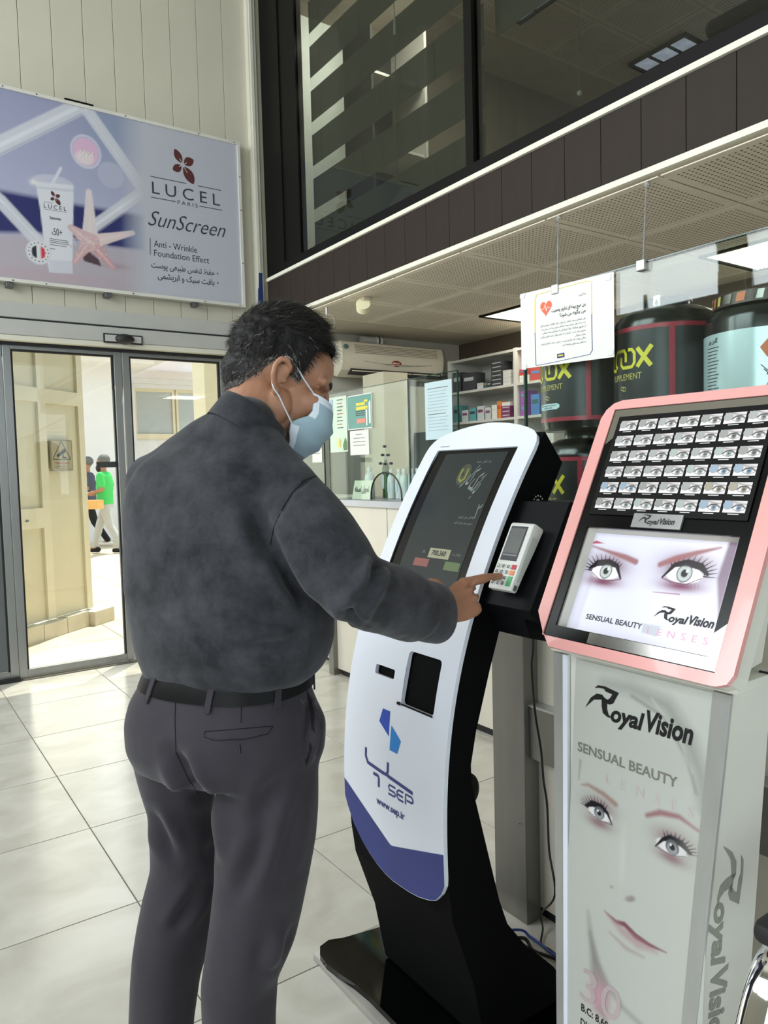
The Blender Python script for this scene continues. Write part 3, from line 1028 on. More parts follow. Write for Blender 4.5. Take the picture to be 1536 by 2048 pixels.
# split air conditioner on the far wall
ac = thing('air_conditioner', 'cream split air conditioner with chrome smile trim on the far wall', 'air conditioner', (3.9, 5.33, 2.1))
ax0, ax1 = (3.203, 2.236)[0], (4.334, 2.283)[0]
az1, az0 = (3.716, 2.406)[1], (3.812, 2.12)[1]
pf = [(5.448, az0 + .03), (5.30, az0 - .005), (5.225, az0 + .045), (5.200, az0 + .11), (5.200, az0 + .20), (5.222, az1 - .012), (5.25, az1), (5.448, az1)]
q = MB()
rings = []
for t_, xx in ((0.0, ax0), (0.03, ax0 + .035), (1, ax1 - .035), (1, ax1)):
    sc = 0.86 if xx in (ax0, ax1) else 1.0
    cy, cz = 5.448, (az0 + az1) / 2
    rings.append([(xx, cy + (a - cy) * sc, cz + (b - cz) * (sc if sc < 1 else 1)) for a, b in pf])
q.rings(rings)
q.build('body', M['cream_plastic'], ac, smooth=35)
for k in range(6):
    z_ = az1 - .035 - k * .013
    yv = 5.222 + (5.200 - 5.222) * min(1, (az1 - .012 - z_) / (az1 - .012 - az0 - .20)) - .003
    box_obj('grille_slat', (ax0 + .16, yv, z_), (ax1 - .10, yv + .004, z_ + .0045), mat('grille_line', (140, 130, 112), 0.6) if k == 0 else bpy.data.materials['grille_line'], ac)
oz = az0 + .012
box_obj('outlet', (ax0 + .12, 5.205, oz + .002), (ax1 - .06, 5.30, oz + .045), M['slat_dark'], ac)
for k in range(3):
    a = ax0 + .125 + k * (ax1 - ax0 - .19) / 3
    MB().box((a, 5.196, oz + .022), (a + (ax1 - ax0 - .19) / 3 - .012, 5.24, oz + .03), 0.002).build('louvre', M['cream_plastic'], ac)
xc = (ax0 + ax1) / 2 + .03
sm = [(xc - .36 + .72 * k / 24, 5.1975, az0 + .105 + .018 * ((k - 12) / 12) ** 2) for k in range(25)]
MB().tube(sm, [0.002 + 0.0045 * (1 - abs(k - 12) / 12) for k in range(25)], seg=8).build('chrome_trim', M['chrome'], ac, smooth=True)
MB().ball((xc - .02, 5.197, az0 + .118), (0.052, 0.006, 0.026)).build('emblem', mat('red_brown_emblem', (134, 66, 52), 0.2, coat=0.4), ac, smooth=True)
letters('AIR', lambda u, v: (u, 5.190, v), xc - .045, xc + .005, az0 + .112, az0 + .124, M['white_plastic'], ac, name='emblem_text', shear=0.3)
MB().ball((ax0 + .075, 5.206, az1 - .055), (0.026, 0.006, 0.020)).build('sticker', mat('teal_sticker', (84, 110, 112), 0.4), ac, smooth=True)
pp = thing('pipe_joint', 'grey pipe coupling lying on top of the air conditioner', 'pipe', (3.62, 5.3, az1))
c0 = (3.554, 2.451)
MB().tube([(c0[0] - .05, 5.32, c0[1] - .01), (c0[0] + .09, 5.32, c0[1] - .01)], 0.032, seg=18).build('sleeve', M['header'], pp, smooth=40)
MB().tube([(c0[0] + .09, 5.32, c0[1] - .01), (c0[0] + .15, 5.32, c0[1] - .01)], 0.036, seg=18).build('collar', M['white_plastic'], pp, smooth=40)
MB().tube([(c0[0] + .11, 5.32, c0[1] - .01), (c0[0] + .125, 5.32, c0[1] - .01)], 0.038, seg=18).build('ring', M['black_rubber'], pp, smooth=40)

# ------------------------------------------------------------------ wall shelves with medicine boxes
sh = thing('wall_shelf', 'white wall shelf unit full of medicine boxes behind the counter', 'shelf', (4.45, 4.0, 0))
XS = 4.30
ya, yb = 5.14, 2.6
for zz in (2.275, 2.0, 1.735, 1.45, 1.15, 0.8):
    box_obj('shelf_board', (XS, yb, zz - .020), (4.68, ya, zz), M['shelf_white'], sh)
for yy in (ya, (4.324, 1.948)[0], 3.45, yb + .02):
    box_obj('divider', (XS - .004, yy - .035, 0.0), (4.68, yy, 2.28), M['shelf_white'], sh)
box_obj('back_panel', (4.68, yb, 0), (4.695, ya, 2.28), M['white_paint'], sh)
yd = (4.324, 1.948)[0]
KINDS = [(206, 204, 196), (60, 60, 64), (48, 92, 96), (186, 190, 186), (60, 90, 130), (206, 122, 56), (122, 62, 96), (150, 84, 170), (190, 60, 56), (214, 210, 200), (90, 150, 150), (74, 120, 176)]
MK = [mat('carton_%d' % i, c, 0.5, var=0.05) for i, c in enumerate(KINDS)]
CN = ['white', 'black', 'dark teal', 'pale grey', 'slate blue', 'orange', 'plum', 'violet', 'red', 'ivory', 'sea green', 'blue']
def carton(y0, w_, z0, h_, c, lab, d_=.12, dx=0.012, lid=None):
    t = thing('medicine_box', lab, 'box', (XS + .06, y0 + w_ / 2, z0), 'medicine boxes on the wall shelves')
    MB().box((XS + dx, y0, z0), (XS + dx + d_, y0 + w_, z0 + h_), 0.0015).build('carton', MK[c], t)
    box_obj('label_strip', (XS + dx - .0008, y0 + w_ * .12, z0 + h_ * .55), (XS + dx, y0 + w_ * .88, z0 + h_ * .75), MK[(c + 3) % 12 if c != 1 else 3], t)
    return t
Y = lambda px_, py_: 0
def row(pairs, z0, where):
    # pairs: (y_high, y_low, height, colour)
    for n, (yh, yl, h_, c) in enumerate(pairs):
        carton(yl, yh - yl, z0, h_, c, '%s carton, %s from the left on the %s' % (CN[c], ['first', 'second', 'third', 'fourth', 'fifth', 'sixth', 'seventh', 'eighth'][n], where))
A_ = (4.829, 2.084)[0]; B_ = (4.641, 2.097)[0]; C_ = (4.491, 2.108)[0]; D_ = (4.37, 2.093)[0]
row([(5.09, 4.99, .17, 1), (4.96, 4.80, .15, 1), (4.775, 4.70, .05, 0)], 2.0, 'top shelf near the air conditioner')
row([(4.695, 4.652, .05, 2), (4.648, 4.607, .045, 1)], 2.0, 'top shelf mid left')
for k in range(6):
    carton(4.47, .13, 2.0 + k * .034, .033, 1 if k < 5 else 1, 'black flat carton in the tall stack on the top shelf, layer %s' % ['bottom', 'second', 'third', 'fourth', 'fifth', 'uppermost'][k])
for k in range(4):
    carton(4.375, .085, 2.0 + k * .03, .029, 0, 'white flat carton stacked beside the shelf divider, layer %s' % ['lowest', 'second', 'third', 'uppermost'][k])
row([(5.09, 5.03, .15, 10), (4.98, 4.90, .10, 3), (4.88, 4.80, .11, 10), (4.78, 4.70, .12, 3), (4.68, 4.615, .10, 3), (4.60, 4.54, .115, 9), (4.535, 4.49, .14, 5)], 1.735, 'middle shelf left of the plum packs')
for k in range(4):
    carton(4.385, .095, 1.735 + k * .032, .031, 6 if k < 3 else 9, '%s flat pack stacked left of the shelf divider, %s' % ('plum' if k < 3 else 'ivory', ['lowest', 'second', 'third', 'uppermost'][k]))
row([(5.06, 4.95, .16, 3), (4.92, 4.78, .16, 0), (4.76, 4.60, .15, 3)], 1.45, 'lower shelf partly behind the kiosk')
row([(yd - .05, yd - .15, .055, 9), (yd - .17, yd - .27, .10, 8), (yd - .30, yd - .46, .07, 9), (yd - .50, yd - .64, .06, 0)], 2.0, 'top shelf right of the divider')
carton(yd - .15, .10, 2.055, .05, 8, 'red and white carton lying over an ivory one right of the divider')
for k in range(2):
    carton(yd - .13, .07, 1.735 + k * .10, .098, 7, 'violet carton right of the divider, %s of two' % ['lower', 'upper'][k])
row([(yd - .17, yd - .26, .16, 11), (yd - .28, yd - .36, .12, 0), (yd - .39, yd - .50, .10, 8), (yd - .53, yd - .66, .13, 2)], 1.735, 'middle shelf right of the violet cartons')
row([(yd - .08, yd - .2, .14, 0), (yd - .24, yd - .4, .14, 9)], 1.45, 'lower shelf right of the divider')
box_obj('wall_column', ((3.429, 1.893)[0], 4.9, 0), ((3.668, 1.901)[0], 5.2, 2.12), mat('cream_column', (206, 200, 176), 0.6), None)
tag(bpy.data.objects['wall_column'], 'plain cream column rising behind the counter glass', 'column')
pt = thing('partition', 'low greyish partition behind the counter beside the cream column', 'partition', (3.9, 4.95, 0))
box_obj('partition_panel', ((3.678, 1.901)[0], 4.95, 0), ((4.005, 1.911)[0], 5.0, 2.02), M['wall_plaster'], pt)

# ------------------------------------------------------------------ far counter
fc = thing('counter', 'cream reception counter with steel edge and dispensing window', 'counter', (2.7, 2.9, 0))
MB().box((2.485, 1.66, 0.04), (2.95, 4.155, 1.118)).build('body', M['counter'], fc)
MB().box((2.50, 1.68, 0.0), (2.93, 4.14, 0.04)).build('plinth', M['black_rubber'], fc)
MB().box((2.462, 1.66, 1.118), (2.97, 4.235, 1.157), 0.003).build('worktop', mat('pale_grey_edge', (176, 178, 184), 0.35, 0.2), fc)
MB().box((2.45, 4.155, 0.0), (2.51, 4.215, 1.118), 0.002).build('corner_post', M['steel_dull'], fc)
for yy in (3.55, 2.94, 2.33):
    box_obj('panel_joint', (2.4835, yy, 0.04), (2.4855, yy + .003, 1.118), M['groove'], fc)
wc = thing('cabinet', 'cream side cabinet left of the reception counter post', 'cabinet', (2.75, 4.8, 0))
MB().box((2.60, 4.30, 0.03), (2.98, 5.43, 1.12)).build('body', M['counter'], wc)
MB().box((2.48, 4.28, 1.12), (3.0, 5.44, 1.158)).build('top', M['white_paint'], wc)
MB().box((2.62, 4.32, 0.0), (2.96, 5.40, 0.03)).build('plinth', M['black_rubber'], wc)

def notch_glass(name, y0, y1, z0, z1, label, notch=None):
    pts = [(2.50, y0, z0)]
    if notch:
        a, b, h = notch
        pts.append((2.50, a, z0))
        for k in range(17):
            t_ = math.pi * k / 16
            pts.append((2.50, (a + b) / 2 - (b - a) / 2 * math.cos(t_), z0 + h * math.sin(t_) ** 0.8))
        pts.append((2.50, b, z0))
    pts += [(2.50, y1, z0), (2.50, y1, z1), (2.50, y0, z1)]
    P2 = []
    for p in pts:
        if not P2 or (Vector(p) - Vector(P2[-1])).length > 1e-4: P2.append(p)
    t = thing(name, label, 'glass screen', (2.50, (y0 + y1) / 2, z0))
    g = MB().prism(P2, (0.008, 0, 0)).build('pane', M['glass_counter'], t)
    e = MB()
    e.box((2.499, y1 - .0, z0), (2.509, y1 + .006, z1)).build('left_edge', M['glass_edge'], t)
    box_obj('top_edge', (2.499, y0, z1), (2.509, y1, z1 + .003), M['glass_edge'], t)
    box_obj('right_edge', (2.499, y0 - .004, z0), (2.509, y0, z1), M['glass_edge'], t)
    if notch:
        c = MB()
        arc = [(2.504, (notch[0] + notch[1]) / 2 - (notch[1] - notch[0]) / 2 * math.cos(math.pi * k / 16), z0 + notch[2] * math.sin(math.pi * k / 16) ** 0.8) for k in range(17)]
        c.tube(arc, 0.005, seg=8).build('arch_trim', M['black_rubber'], t, smooth=True)
        for hp in ((3.585, 1.477), (3.608, 1.428), (3.552, 1.426), (3.631, 1.378), (3.585, 1.374), (3.524, 1.376)):
            MB().tube([(2.495, hp[0], hp[1]), (2.513, hp[0], hp[1])], 0.0075, seg=14).build('speak_hole_ring', M['ink_dark'], t)
    return t
notch_glass('glass_screen', 3.343, 4.215, 1.160, 1.838, 'clear counter glass with arched pass-through and speaking holes', (3.425, 3.742, .165))
notch_glass('glass_screen', 2.920, 3.335, 1.160, 1.838, 'narrow counter glass pane holding one taped bluish sheet')

def sheet(name, fn, u0, u1, v0, v1, m, label, cat, th=(0.001, 0, 0), group=None):
    P_ = [fn(u0, v0), fn(u1, v0), fn(u1, v1), fn(u0, v1)]
    t = thing(name, label, cat, tuple(Vector(P_[0]).lerp(Vector(P_[2]), .5)), group)
    MB().prism(P_, th).build('sheet', m, t)
    return t
XG = lambda xx: (lambda u, v: (xx, u, v))
# bluish sheet taped on the far glass
s1 = sheet('notice', XG(2.494), 2.955, 3.180, 1.495, 1.800, M['paper_blue'], 'bluish typed sheet taped on the narrow counter glass pane', 'notice')
for k in range(14):
    a = 1.765 - k * .017
    stroke(XG(2.4932), [(3.155, a), (2.985 + .01 * (k % 3), a)], .0035, M['ink_grey'] if k in (0, 8) else mat('faint_ink', (160, 178, 184), .6) if k == 1 else bpy.data.materials.get('faint_ink') or M['ink_grey'], s1, 'text_line')
# green poster, list poster, white note on the left glass
s2 = sheet('poster', XG(2.494), 3.690, 3.965, 1.592, 1.802, mat('teal_poster', (96, 150, 140), .5), 'teal health poster with yellow bars on the counter glass', 'poster')
stroke(XG(2.4925), [(3.693, 1.595), (3.962, 1.595), (3.962, 1.799), (3.693, 1.799)], .006, M['paper'], s2, 'white_border', True)
for a, b, c_, d_, mt in ((3.775, 3.735, 1.752, 1.766, 'yellow'), (3.865, 3.765, 1.735, 1.752, 'yellow'), (3.865, 3.735, 1.708, 1.728, 'yellow')):
    flat_poly(XG(2.4925), [(a, c_), (b, c_), (b, d_), (a, d_)], M[mt], s2, 'bar')
flat_poly(XG(2.4925), [(3.86, 1.628), (3.765, 1.628), (3.765, 1.655), (3.86, 1.655)], mat('coral_print', (226, 130, 116), .5), s2, 'bar')
flat_poly(XG(2.4925), [(3.725, 1.62), (3.705, 1.62), (3.703, 1.75), (3.715, 1.76), (3.725, 1.74)], M['paper'], s2, 'tube_drawing')
flat_poly(XG(2.4925), [(3.757, 1.61), (3.742, 1.61), (3.74, 1.70), (3.75, 1.72), (3.757, 1.70)], M['paper'], s2, 'tube_drawing')
for k in range(3):
    stroke(XG(2.4925), [(3.87, 1.700 - k * .012), (3.77, 1.700 - k * .012)], .005, M['ink_dark'], s2, 'text_line')
s3 = sheet('poster', XG(2.494), 3.975, 4.185, 1.46, 1.812, mat('pale_green_poster', (196, 214, 196), .5), 'pale green list poster at the left end of the counter glass', 'poster')
for k in range(9):
    stroke(XG(2.4925), [(4.09, 1.79 - k * .022), (4.02 + .01 * (k % 2), 1.79 - k * .022)], .005, M['red'] if k % 3 == 1 else M['ink_dark'], s3, 'text_line')
flat_poly(XG(2.4925), [(4.02, 1.47), (3.98, 1.47), (3.98, 1.52), (4.0, 1.55), (4.03, 1.50)], mat('leaf_print', (84, 120, 72), .5), s3, 'picture')
flat_poly(XG(2.4925), [(4.09, 1.49), (4.06, 1.49), (4.055, 1.54), (4.08, 1.55)], M['yellow'], s3, 'picture')
flat_poly(XG(2.4925), [(4.175, 1.70), (4.14, 1.70), (4.14, 1.80), (4.175, 1.80)], mat('pale_blue_print', (150, 176, 200), .5), s3, 'picture')
s4 = sheet('note', XG(2.494), 3.735, 3.945, 1.435, 1.585, M['paper'], 'white typed note taped below the teal poster', 'note')
for k, w_ in enumerate((.07, .13, .14, .13)):
    stroke(XG(2.4925), [(3.84 + w_ / 2, 1.56 - k * .022), (3.84 - w_ / 2, 1.56 - k * .022)], .003, M['ink_grey'], s4, 'text_line')
notch_glass('glass_screen', 4.285, 5.2, 1.160, 1.838, 'far glass pane beyond the left end of the dispensing window')
s5 = sheet('note', XG(2.494), 4.30, 4.43, 1.40, 1.52, M['paper'], 'small white note hanging left of the counter glass edge', 'note')
stroke(XG(2.4925), [(4.41, 1.49), (4.32, 1.49)], .003, M['ink_grey'], s5, 'text_line')
stroke(XG(2.4925), [(4.41, 1.46), (4.32, 1.46)], .003, M['ink_grey'], s5, 'text_line')

# things on the far counter
sg = thing('desk_sign', 'white tent card with black Persian lettering behind the counter glass', 'sign', (2.60, 3.98, 1.157))
MB().prism([(2.575, 3.86, 1.158), (2.575, 4.07, 1.158), (2.600, 4.07, 1.275), (2.600, 3.86, 1.275)], (0.002, 0, 0)).build('card', mat('cream_card', (214, 218, 196), .6), sg)
letters('تحویل نسخه', lambda u, v: (2.5735 + (v - 1.158) * .2137, u, v), 4.05, 3.885, 1.19, 1.245, M['ink'], sg, fa=True, off=.03)
def bottle(x, y, h_, r_, col, label, group=None, cap='white_plastic', pump=False):
    t = thing('bottle', label, 'bottle', (x, y, 1.158), group)
    MB().lathe((x, y, 1.158), [(0, 0), (r_, 0.001), (r_, h_ * .62), (r_ * .85, h_ * .70), (r_ * .38, h_ * .78), (r_ * .38, h_ * .84), (0, h_ * .84)], 20).build('body', col, t, smooth=35)
    MB().lathe((x, y, 1.158), [(0, h_ * .82), (r_ * .5, h_ * .82), (r_ * .5, h_ * .93), (0, h_ * .93)] if not pump else [(0, h_ * .82), (r_ * .5, h_ * .82), (r_ * .45, h_ * .90), (.004, h_ * .91), (.004, h_ * .99), (.012, h_), (0, h_)], 16).build('cap', M[cap], t, smooth=35)
    box_obj('label', (x - r_ - .0006, y - r_ * .4, 1.158 + h_ * .2), (x - r_ * .92, y + r_ * .4, 1.158 + h_ * .5), M['paper_blue'], t)
    return t
M['clear_plastic'] = mat('milky_plastic', (200, 212, 208), .3, var=.03)
for k in range(6):
    bottle(2.70 + .012 * (k % 2), 3.80 - k * .068, .20, .026, M['clear_plastic'], '%s milky white bottle from the left in the row behind the counter glass' % ['first', 'second', 'third', 'fourth', 'fifth', 'sixth'][k], 'milky bottles in a row behind the glass')
bottle(2.66, 3.985, .22, .032, M['clear_plastic'], 'pump bottle standing behind the tent card', pump=True)
gb = bottle(2.75, 3.93, .30, .024, mat('green_bottle', (74, 104, 66), .3), 'slim green-bottomed bottle behind the pump bottle')
bx = thing('box', 'beige cardboard box between the milky bottles and the pass-through arch', 'box', (2.80, 3.70, 1.158))
MB().box((2.76, 3.665, 1.158), (2.86, 3.79, 1.31), 0.003).build('carton', mat('beige_carton', (196, 184, 156), .6), bx)
box_obj('tape', (2.759, 3.68, 1.158), (2.7602, 3.70, 1.31), M['paper'], bx)
tr = thing('letter_tray', 'black wire letter tray behind the counter glass', 'tray', (3.1, 3.75, 1.157))
q = MB()
for k in range(4):
    z_ = 1.43 + k * .03
    q.tube([(3.0, 3.70, z_), (3.0, 3.95, z_), (3.2, 3.95, z_), (3.2, 3.70, z_), (3.0, 3.70, z_)], .003, seg=6)
q.build('wire_shelf', M['ink_dark'], tr, kind='stuff')
for a_, b_ in ((3.0, 3.70), (3.0, 3.95), (3.2, 3.95), (3.2, 3.70)):
    MB().tube([(a_, b_, 1.0), (a_, b_, 1.56)], .004, seg=6).build('post', M['ink_dark'], tr)
st_ = thing('side_table', 'low table carrying the wire tray behind the counter', 'table', (3.1, 3.8, 0))
box_obj('table_top', (2.98, 3.6, .97), (3.35, 4.1, 1.0), M['white_paint'], st_)
for a_, b_ in ((2.99, 3.61), (3.30, 3.61), (2.99, 4.05), (3.30, 4.05)):
    box_obj('leg', (a_, b_, 0), (a_ + .04, b_ + .04, .97), M['white_paint'], st_)
mo = thing('monitor', 'dark computer monitor seen from behind on the counter', 'monitor', (2.80, 3.4, 1.157))
MB().box((2.76, 3.20, 1.20), (2.79, 3.640, 1.560), 0.005).build('screen_back', mat('monitor_back', (50, 50, 50), .5), mo)
MB().box((2.785, 3.36, 1.20), (2.81, 3.46, 1.40), 0.004).build('neck', M['black_frame'], mo)
MB().box((2.73, 3.30, 1.158), (2.87, 3.52, 1.170), 0.004).build('base', M['black_frame'], mo)

# ------------------------------------------------------------------ near counter with its steel post and rail
nc = thing('counter', 'near cream counter with steel post and rail behind the payment kiosk', 'counter', (1.8, 0.5, 0))
MB().box((1.578, -1.2, 0.035), (2.12, 1.60, 1.083)).build('body', M['counter'], nc)
MB().box((1.592, -1.18, 0.0), (2.10, 1.58, 0.035)).build('plinth', M['black_rubber'], nc)
MB().box((1.562, -1.2, 1.083), (2.14, 1.62, 1.118), 0.003).build('worktop', M['steel_dull'], nc)
MB().box((1.519, 1.507, 0.0), (1.577, 1.640, 1.083), 0.002).build('post', M['steel_dull'], nc)
MB().box((1.519, 0.20, 0.0), (1.577, 0.32, 1.083), 0.002).build('post', M['steel_dull'], nc)
MB().box((1.538, 0.32, 0.497), (1.577, 1.507, 0.653), 0.002).build('rail', M['steel_dull'], nc)
MB().box((1.535, 0.32, 0.651), (1.577, 1.507, 0.657)).build('rail_cap', M['steel'], nc)
for zz in (.3, .9):
    MB().ball((1.5185, 1.53, zz), .004, seg=10, ring=6).build('screw', M['chrome'], nc)

ng = thing('glass_screen', 'tall hung counter glass in front of the supplement jars', 'glass screen', (1.6, 0.6, 1.15))
MB().box((1.600, -0.6, 1.119), (1.608, 1.562, 1.838)).build('pane', M['glass_counter'], ng)
MB().box((1.599, 1.562, 1.119), (1.609, 1.568, 1.838)).build('left_edge', M['glass_edge'], ng)
MB().box((1.599, -0.6, 1.838), (1.609, 1.562, 1.841)).build('top_edge', M['glass_edge'], ng)
for n_, (a_, b_) in enumerate((((2.715, (2.423, 2.507)[0], 2.498), (1.604, (1.438, 1.842)[0], 1.835)), ((2.715, (1.946, 2.511)[0], 2.498), (1.604, (1.16, 1.846)[0], 1.835)))):
    cb2 = thing('stay_cable', 'thin steel stay cable from the soffit to the %s top of the hung glass' % ('left' if n_ == 0 else 'right'), 'cable', a_)
    av, bv = Vector(a_), Vector(b_)
    MB().tube([a_, b_], .0032, seg=8).build('cable', M['steel'], cb2, smooth=True)
    MB().tube([av, av.lerp(bv, .035)], .010, seg=10).build('socket', M['steel'], cb2, smooth=40)
    MB().box(bv - Vector((.014, .012, .016)), bv + Vector((.014, .012, .010)), .002).build('clamp', M['steel'], cb2)
hk = thing('stay_cable', 'short hook and cable under the soffit just right of the man\'s hair', 'cable', (2.725, 4.571, 2.498))
MB().tube([(2.725, 4.571, 2.498), (2.725, 4.571, 2.44)], .009, seg=10).build('socket', M['steel'], hk, smooth=40)
MB().tube([(2.725, 4.571, 2.44), (2.53, 4.20, 1.842)], .0028, seg=6).build('cable', M['steel'], hk)
MB().tube([(2.725, 4.56, 2.44), (2.73, 4.50, 2.42), (2.73, 4.47, 2.36), (2.72, 4.50, 2.32)], .002, seg=6).build('loose_wire', M['steel'], hk)

# insurance notice taped to the glass
def NT(u, v):
    # u 0..1 across, v 0..1 up, corners as the sheet hangs
    a = Vector((1.5955, 1.572 - .330 * u, 0))
    zb_, zt_ = 1.630 - .010 * u, 1.846 - .010 * u
    z_ = zb_ + (zt_ - zb_) * v
    bow = .004 * math.sin(math.pi * v) * math.sin(math.pi * u)
    return (1.5955 - bow, a.y, z_)
nt_ = thing('notice', 'white insurance notice with an orange heart taped to the glass before the jars', 'notice', NT(.5, .5))
V = [NT(i / 12, j / 8) for j in range(9) for i in range(13)]
MB().add(V, [(j * 13 + i, j * 13 + i + 1, (j + 1) * 13 + i + 1, (j + 1) * 13 + i) for j in range(8) for i in range(12)]).build('sheet', M['paper'], nt_, smooth=True)
NTf = lambda u, v: tuple(Vector(NT(u, v)) + Vector((-.0008, 0, 0)))
fr_ = []
for cx, cy, a0 in ((.80, .90, 0), (.24, .90, 90), (.20, .04, 180), (.80, .04, 270)):
    pass
stroke(NTf, [(.175, .45), (.175, .88), (.195, .94), (.74, .965), (.785, .94), (.79, .55)], .007, M['yellow'], nt_, 'yellow_outline')
stroke(NTf, [(.175, .45), (.175, .02)], .006, M['navy'], nt_, 'navy_outline')
stroke(NTf, [(.79, .55), (.79, .12), (.765, .07), (.36, .03), (.175, .02)], .006, M['navy'], nt_, 'navy_outline')
hp = []
for k in range(40):
    t_ = 2 * math.pi * k / 40
    hx = 16 * math.sin(t_) ** 3
    hy = 13 * math.cos(t_) - 5 * math.cos(2 * t_) - 2 * math.cos(3 * t_) - math.cos(4 * t_)
    hp.append((.305 + hx * .0041, .745 + hy * .0068))
flat_poly(NTf, hp, mat('orange_print', (222, 96, 60), .5), nt_, 'heart')
NTg = lambda u, v: tuple(Vector(NT(u, v)) + Vector((-.0014, 0, 0)))
stroke(NTg, [(.245, .735), (.285, .735), (.298, .79), (.312, .70), (.325, .755), (.335, .735), (.368, .735)], .006, M['paper'], nt_, 'pulse_line')
letters('رازی', NTf, .66, .73, .80, .835, M['ink_grey'], nt_, fa=True)
letters('من هیچ بیمه ای ندارم، وضعیت', NTf, .37, .73, .645, .715, M['ink'], nt_, fa=True, off=.02)
letters('من چگونه می شود؟', NTf, .46, .73, .575, .64, M['ink'], nt_, fa=True, off=.02)
for k, (s_, a_) in enumerate((('طی همکاری بیمه سلامت با وزارت رفاه اطلاعات بیمه شدگان', .24), ('سه دهک اول شامل بیمه همگانی بدون پرداخت حق بیمه', .25), ('از طریق سامانه رفاه ایرانیان به سازمان بیمه سلامت', .25), ('معرفی شده است. کسانی که هنوز سوال دارند تماس بگیرند', .24), ('سلامت همگانی', .62), ('خالی بوده اند لازم نیست برای حذف اقدام کنند', .24), ('به دفاتر پیشخوان مراجعه کنند', .48))):
    z_ = .50 - k * .048
    letters(s_, NTf, a_, .73, z_, z_ + .034, M['ink_dark'], nt_, fa=True)
flat_poly(NTf, [(.42, .075), (.50, .08), (.50, .135), (.42, .13)], M['navy'], nt_, 'stamp')
stroke(NTg, [(.432, .105), (.488, .108)], .018, M['yellow'], nt_, 'stamp_text')
for u_, v_ in ((.03, .97), (.95, .95), (.04, .02), (.97, .06)):
    flat_poly(NTg, [(u_ - .035, v_ - .03), (u_ + .02, v_ - .04), (u_ + .03, v_ + .03), (u_ - .03, v_ + .03)], M['white_plastic'], nt_, 'tape')

# ------------------------------------------------------------------ supplement jars
def jar(name, cx, cy, z0, R, H, label, kind):
    t = thing(name, label, 'jar', (cx, cy, z0))
    prof = [(0, 0), (R * .93, 0), (R * .98, .006), (R * .985, .014), (R, .02), (R, H * .775), (R * .985, H * .82), (R * .93, H * .865), (R * .80, H * .90), (R * .66, H * .925), (R * .60, H * .93), (0, H * .93)]
    MB().lathe((cx, cy, z0), prof, 64).build('body', M['jar_black'], t, smooth=30)
    if kind == 'loox':
        lid = [(0, H * .925), (R * .50, H * .925), (R * .50, H * .985), (R * .48, H), (0, H)]
        MB().lathe((cx, cy, z0), lid, 48).build('lid', M['jar_black'], t, smooth=30)
    else:
        lid = [(R * .0, H * .90), (R * .86, H * .90), (R * .86, H * .995), (R * .84, H), (0, H)]
        lo = MB().lathe((cx, cy, z0), lid, 64).build('lid', M['lid_film'], t, smooth=30)
    rr = R + .0012
    def S(a, z, e=0):
        """a: arc length around the jar from the point that faces the hall (-x), positive towards +y"""
        th = math.pi - a / R
        return (cx + (rr + e) * math.cos(th), cy + (rr + e) * math.sin(th), z0 + z)
    def band(nm, a0, a1, za, zb2, m_, e=0):
        n = max(2, int(abs(a1 - a0) / .006))
        V = []
        for i in range(n + 1):
            a = a0 + (a1 - a0) * i / n
            V += [S(a, za, e), S(a, zb2, e)]
        return MB().add(V, [(2 * i, 2 * i + 1, 2 * i + 3, 2 * i + 2) for i in range(n)]).build(nm, m_, t, smooth='all')
    return t, S, band
vf = mat('lid_film_print', (70, 56, 50), .3, var=.8, scale=70)
M['lid_film'] = vf
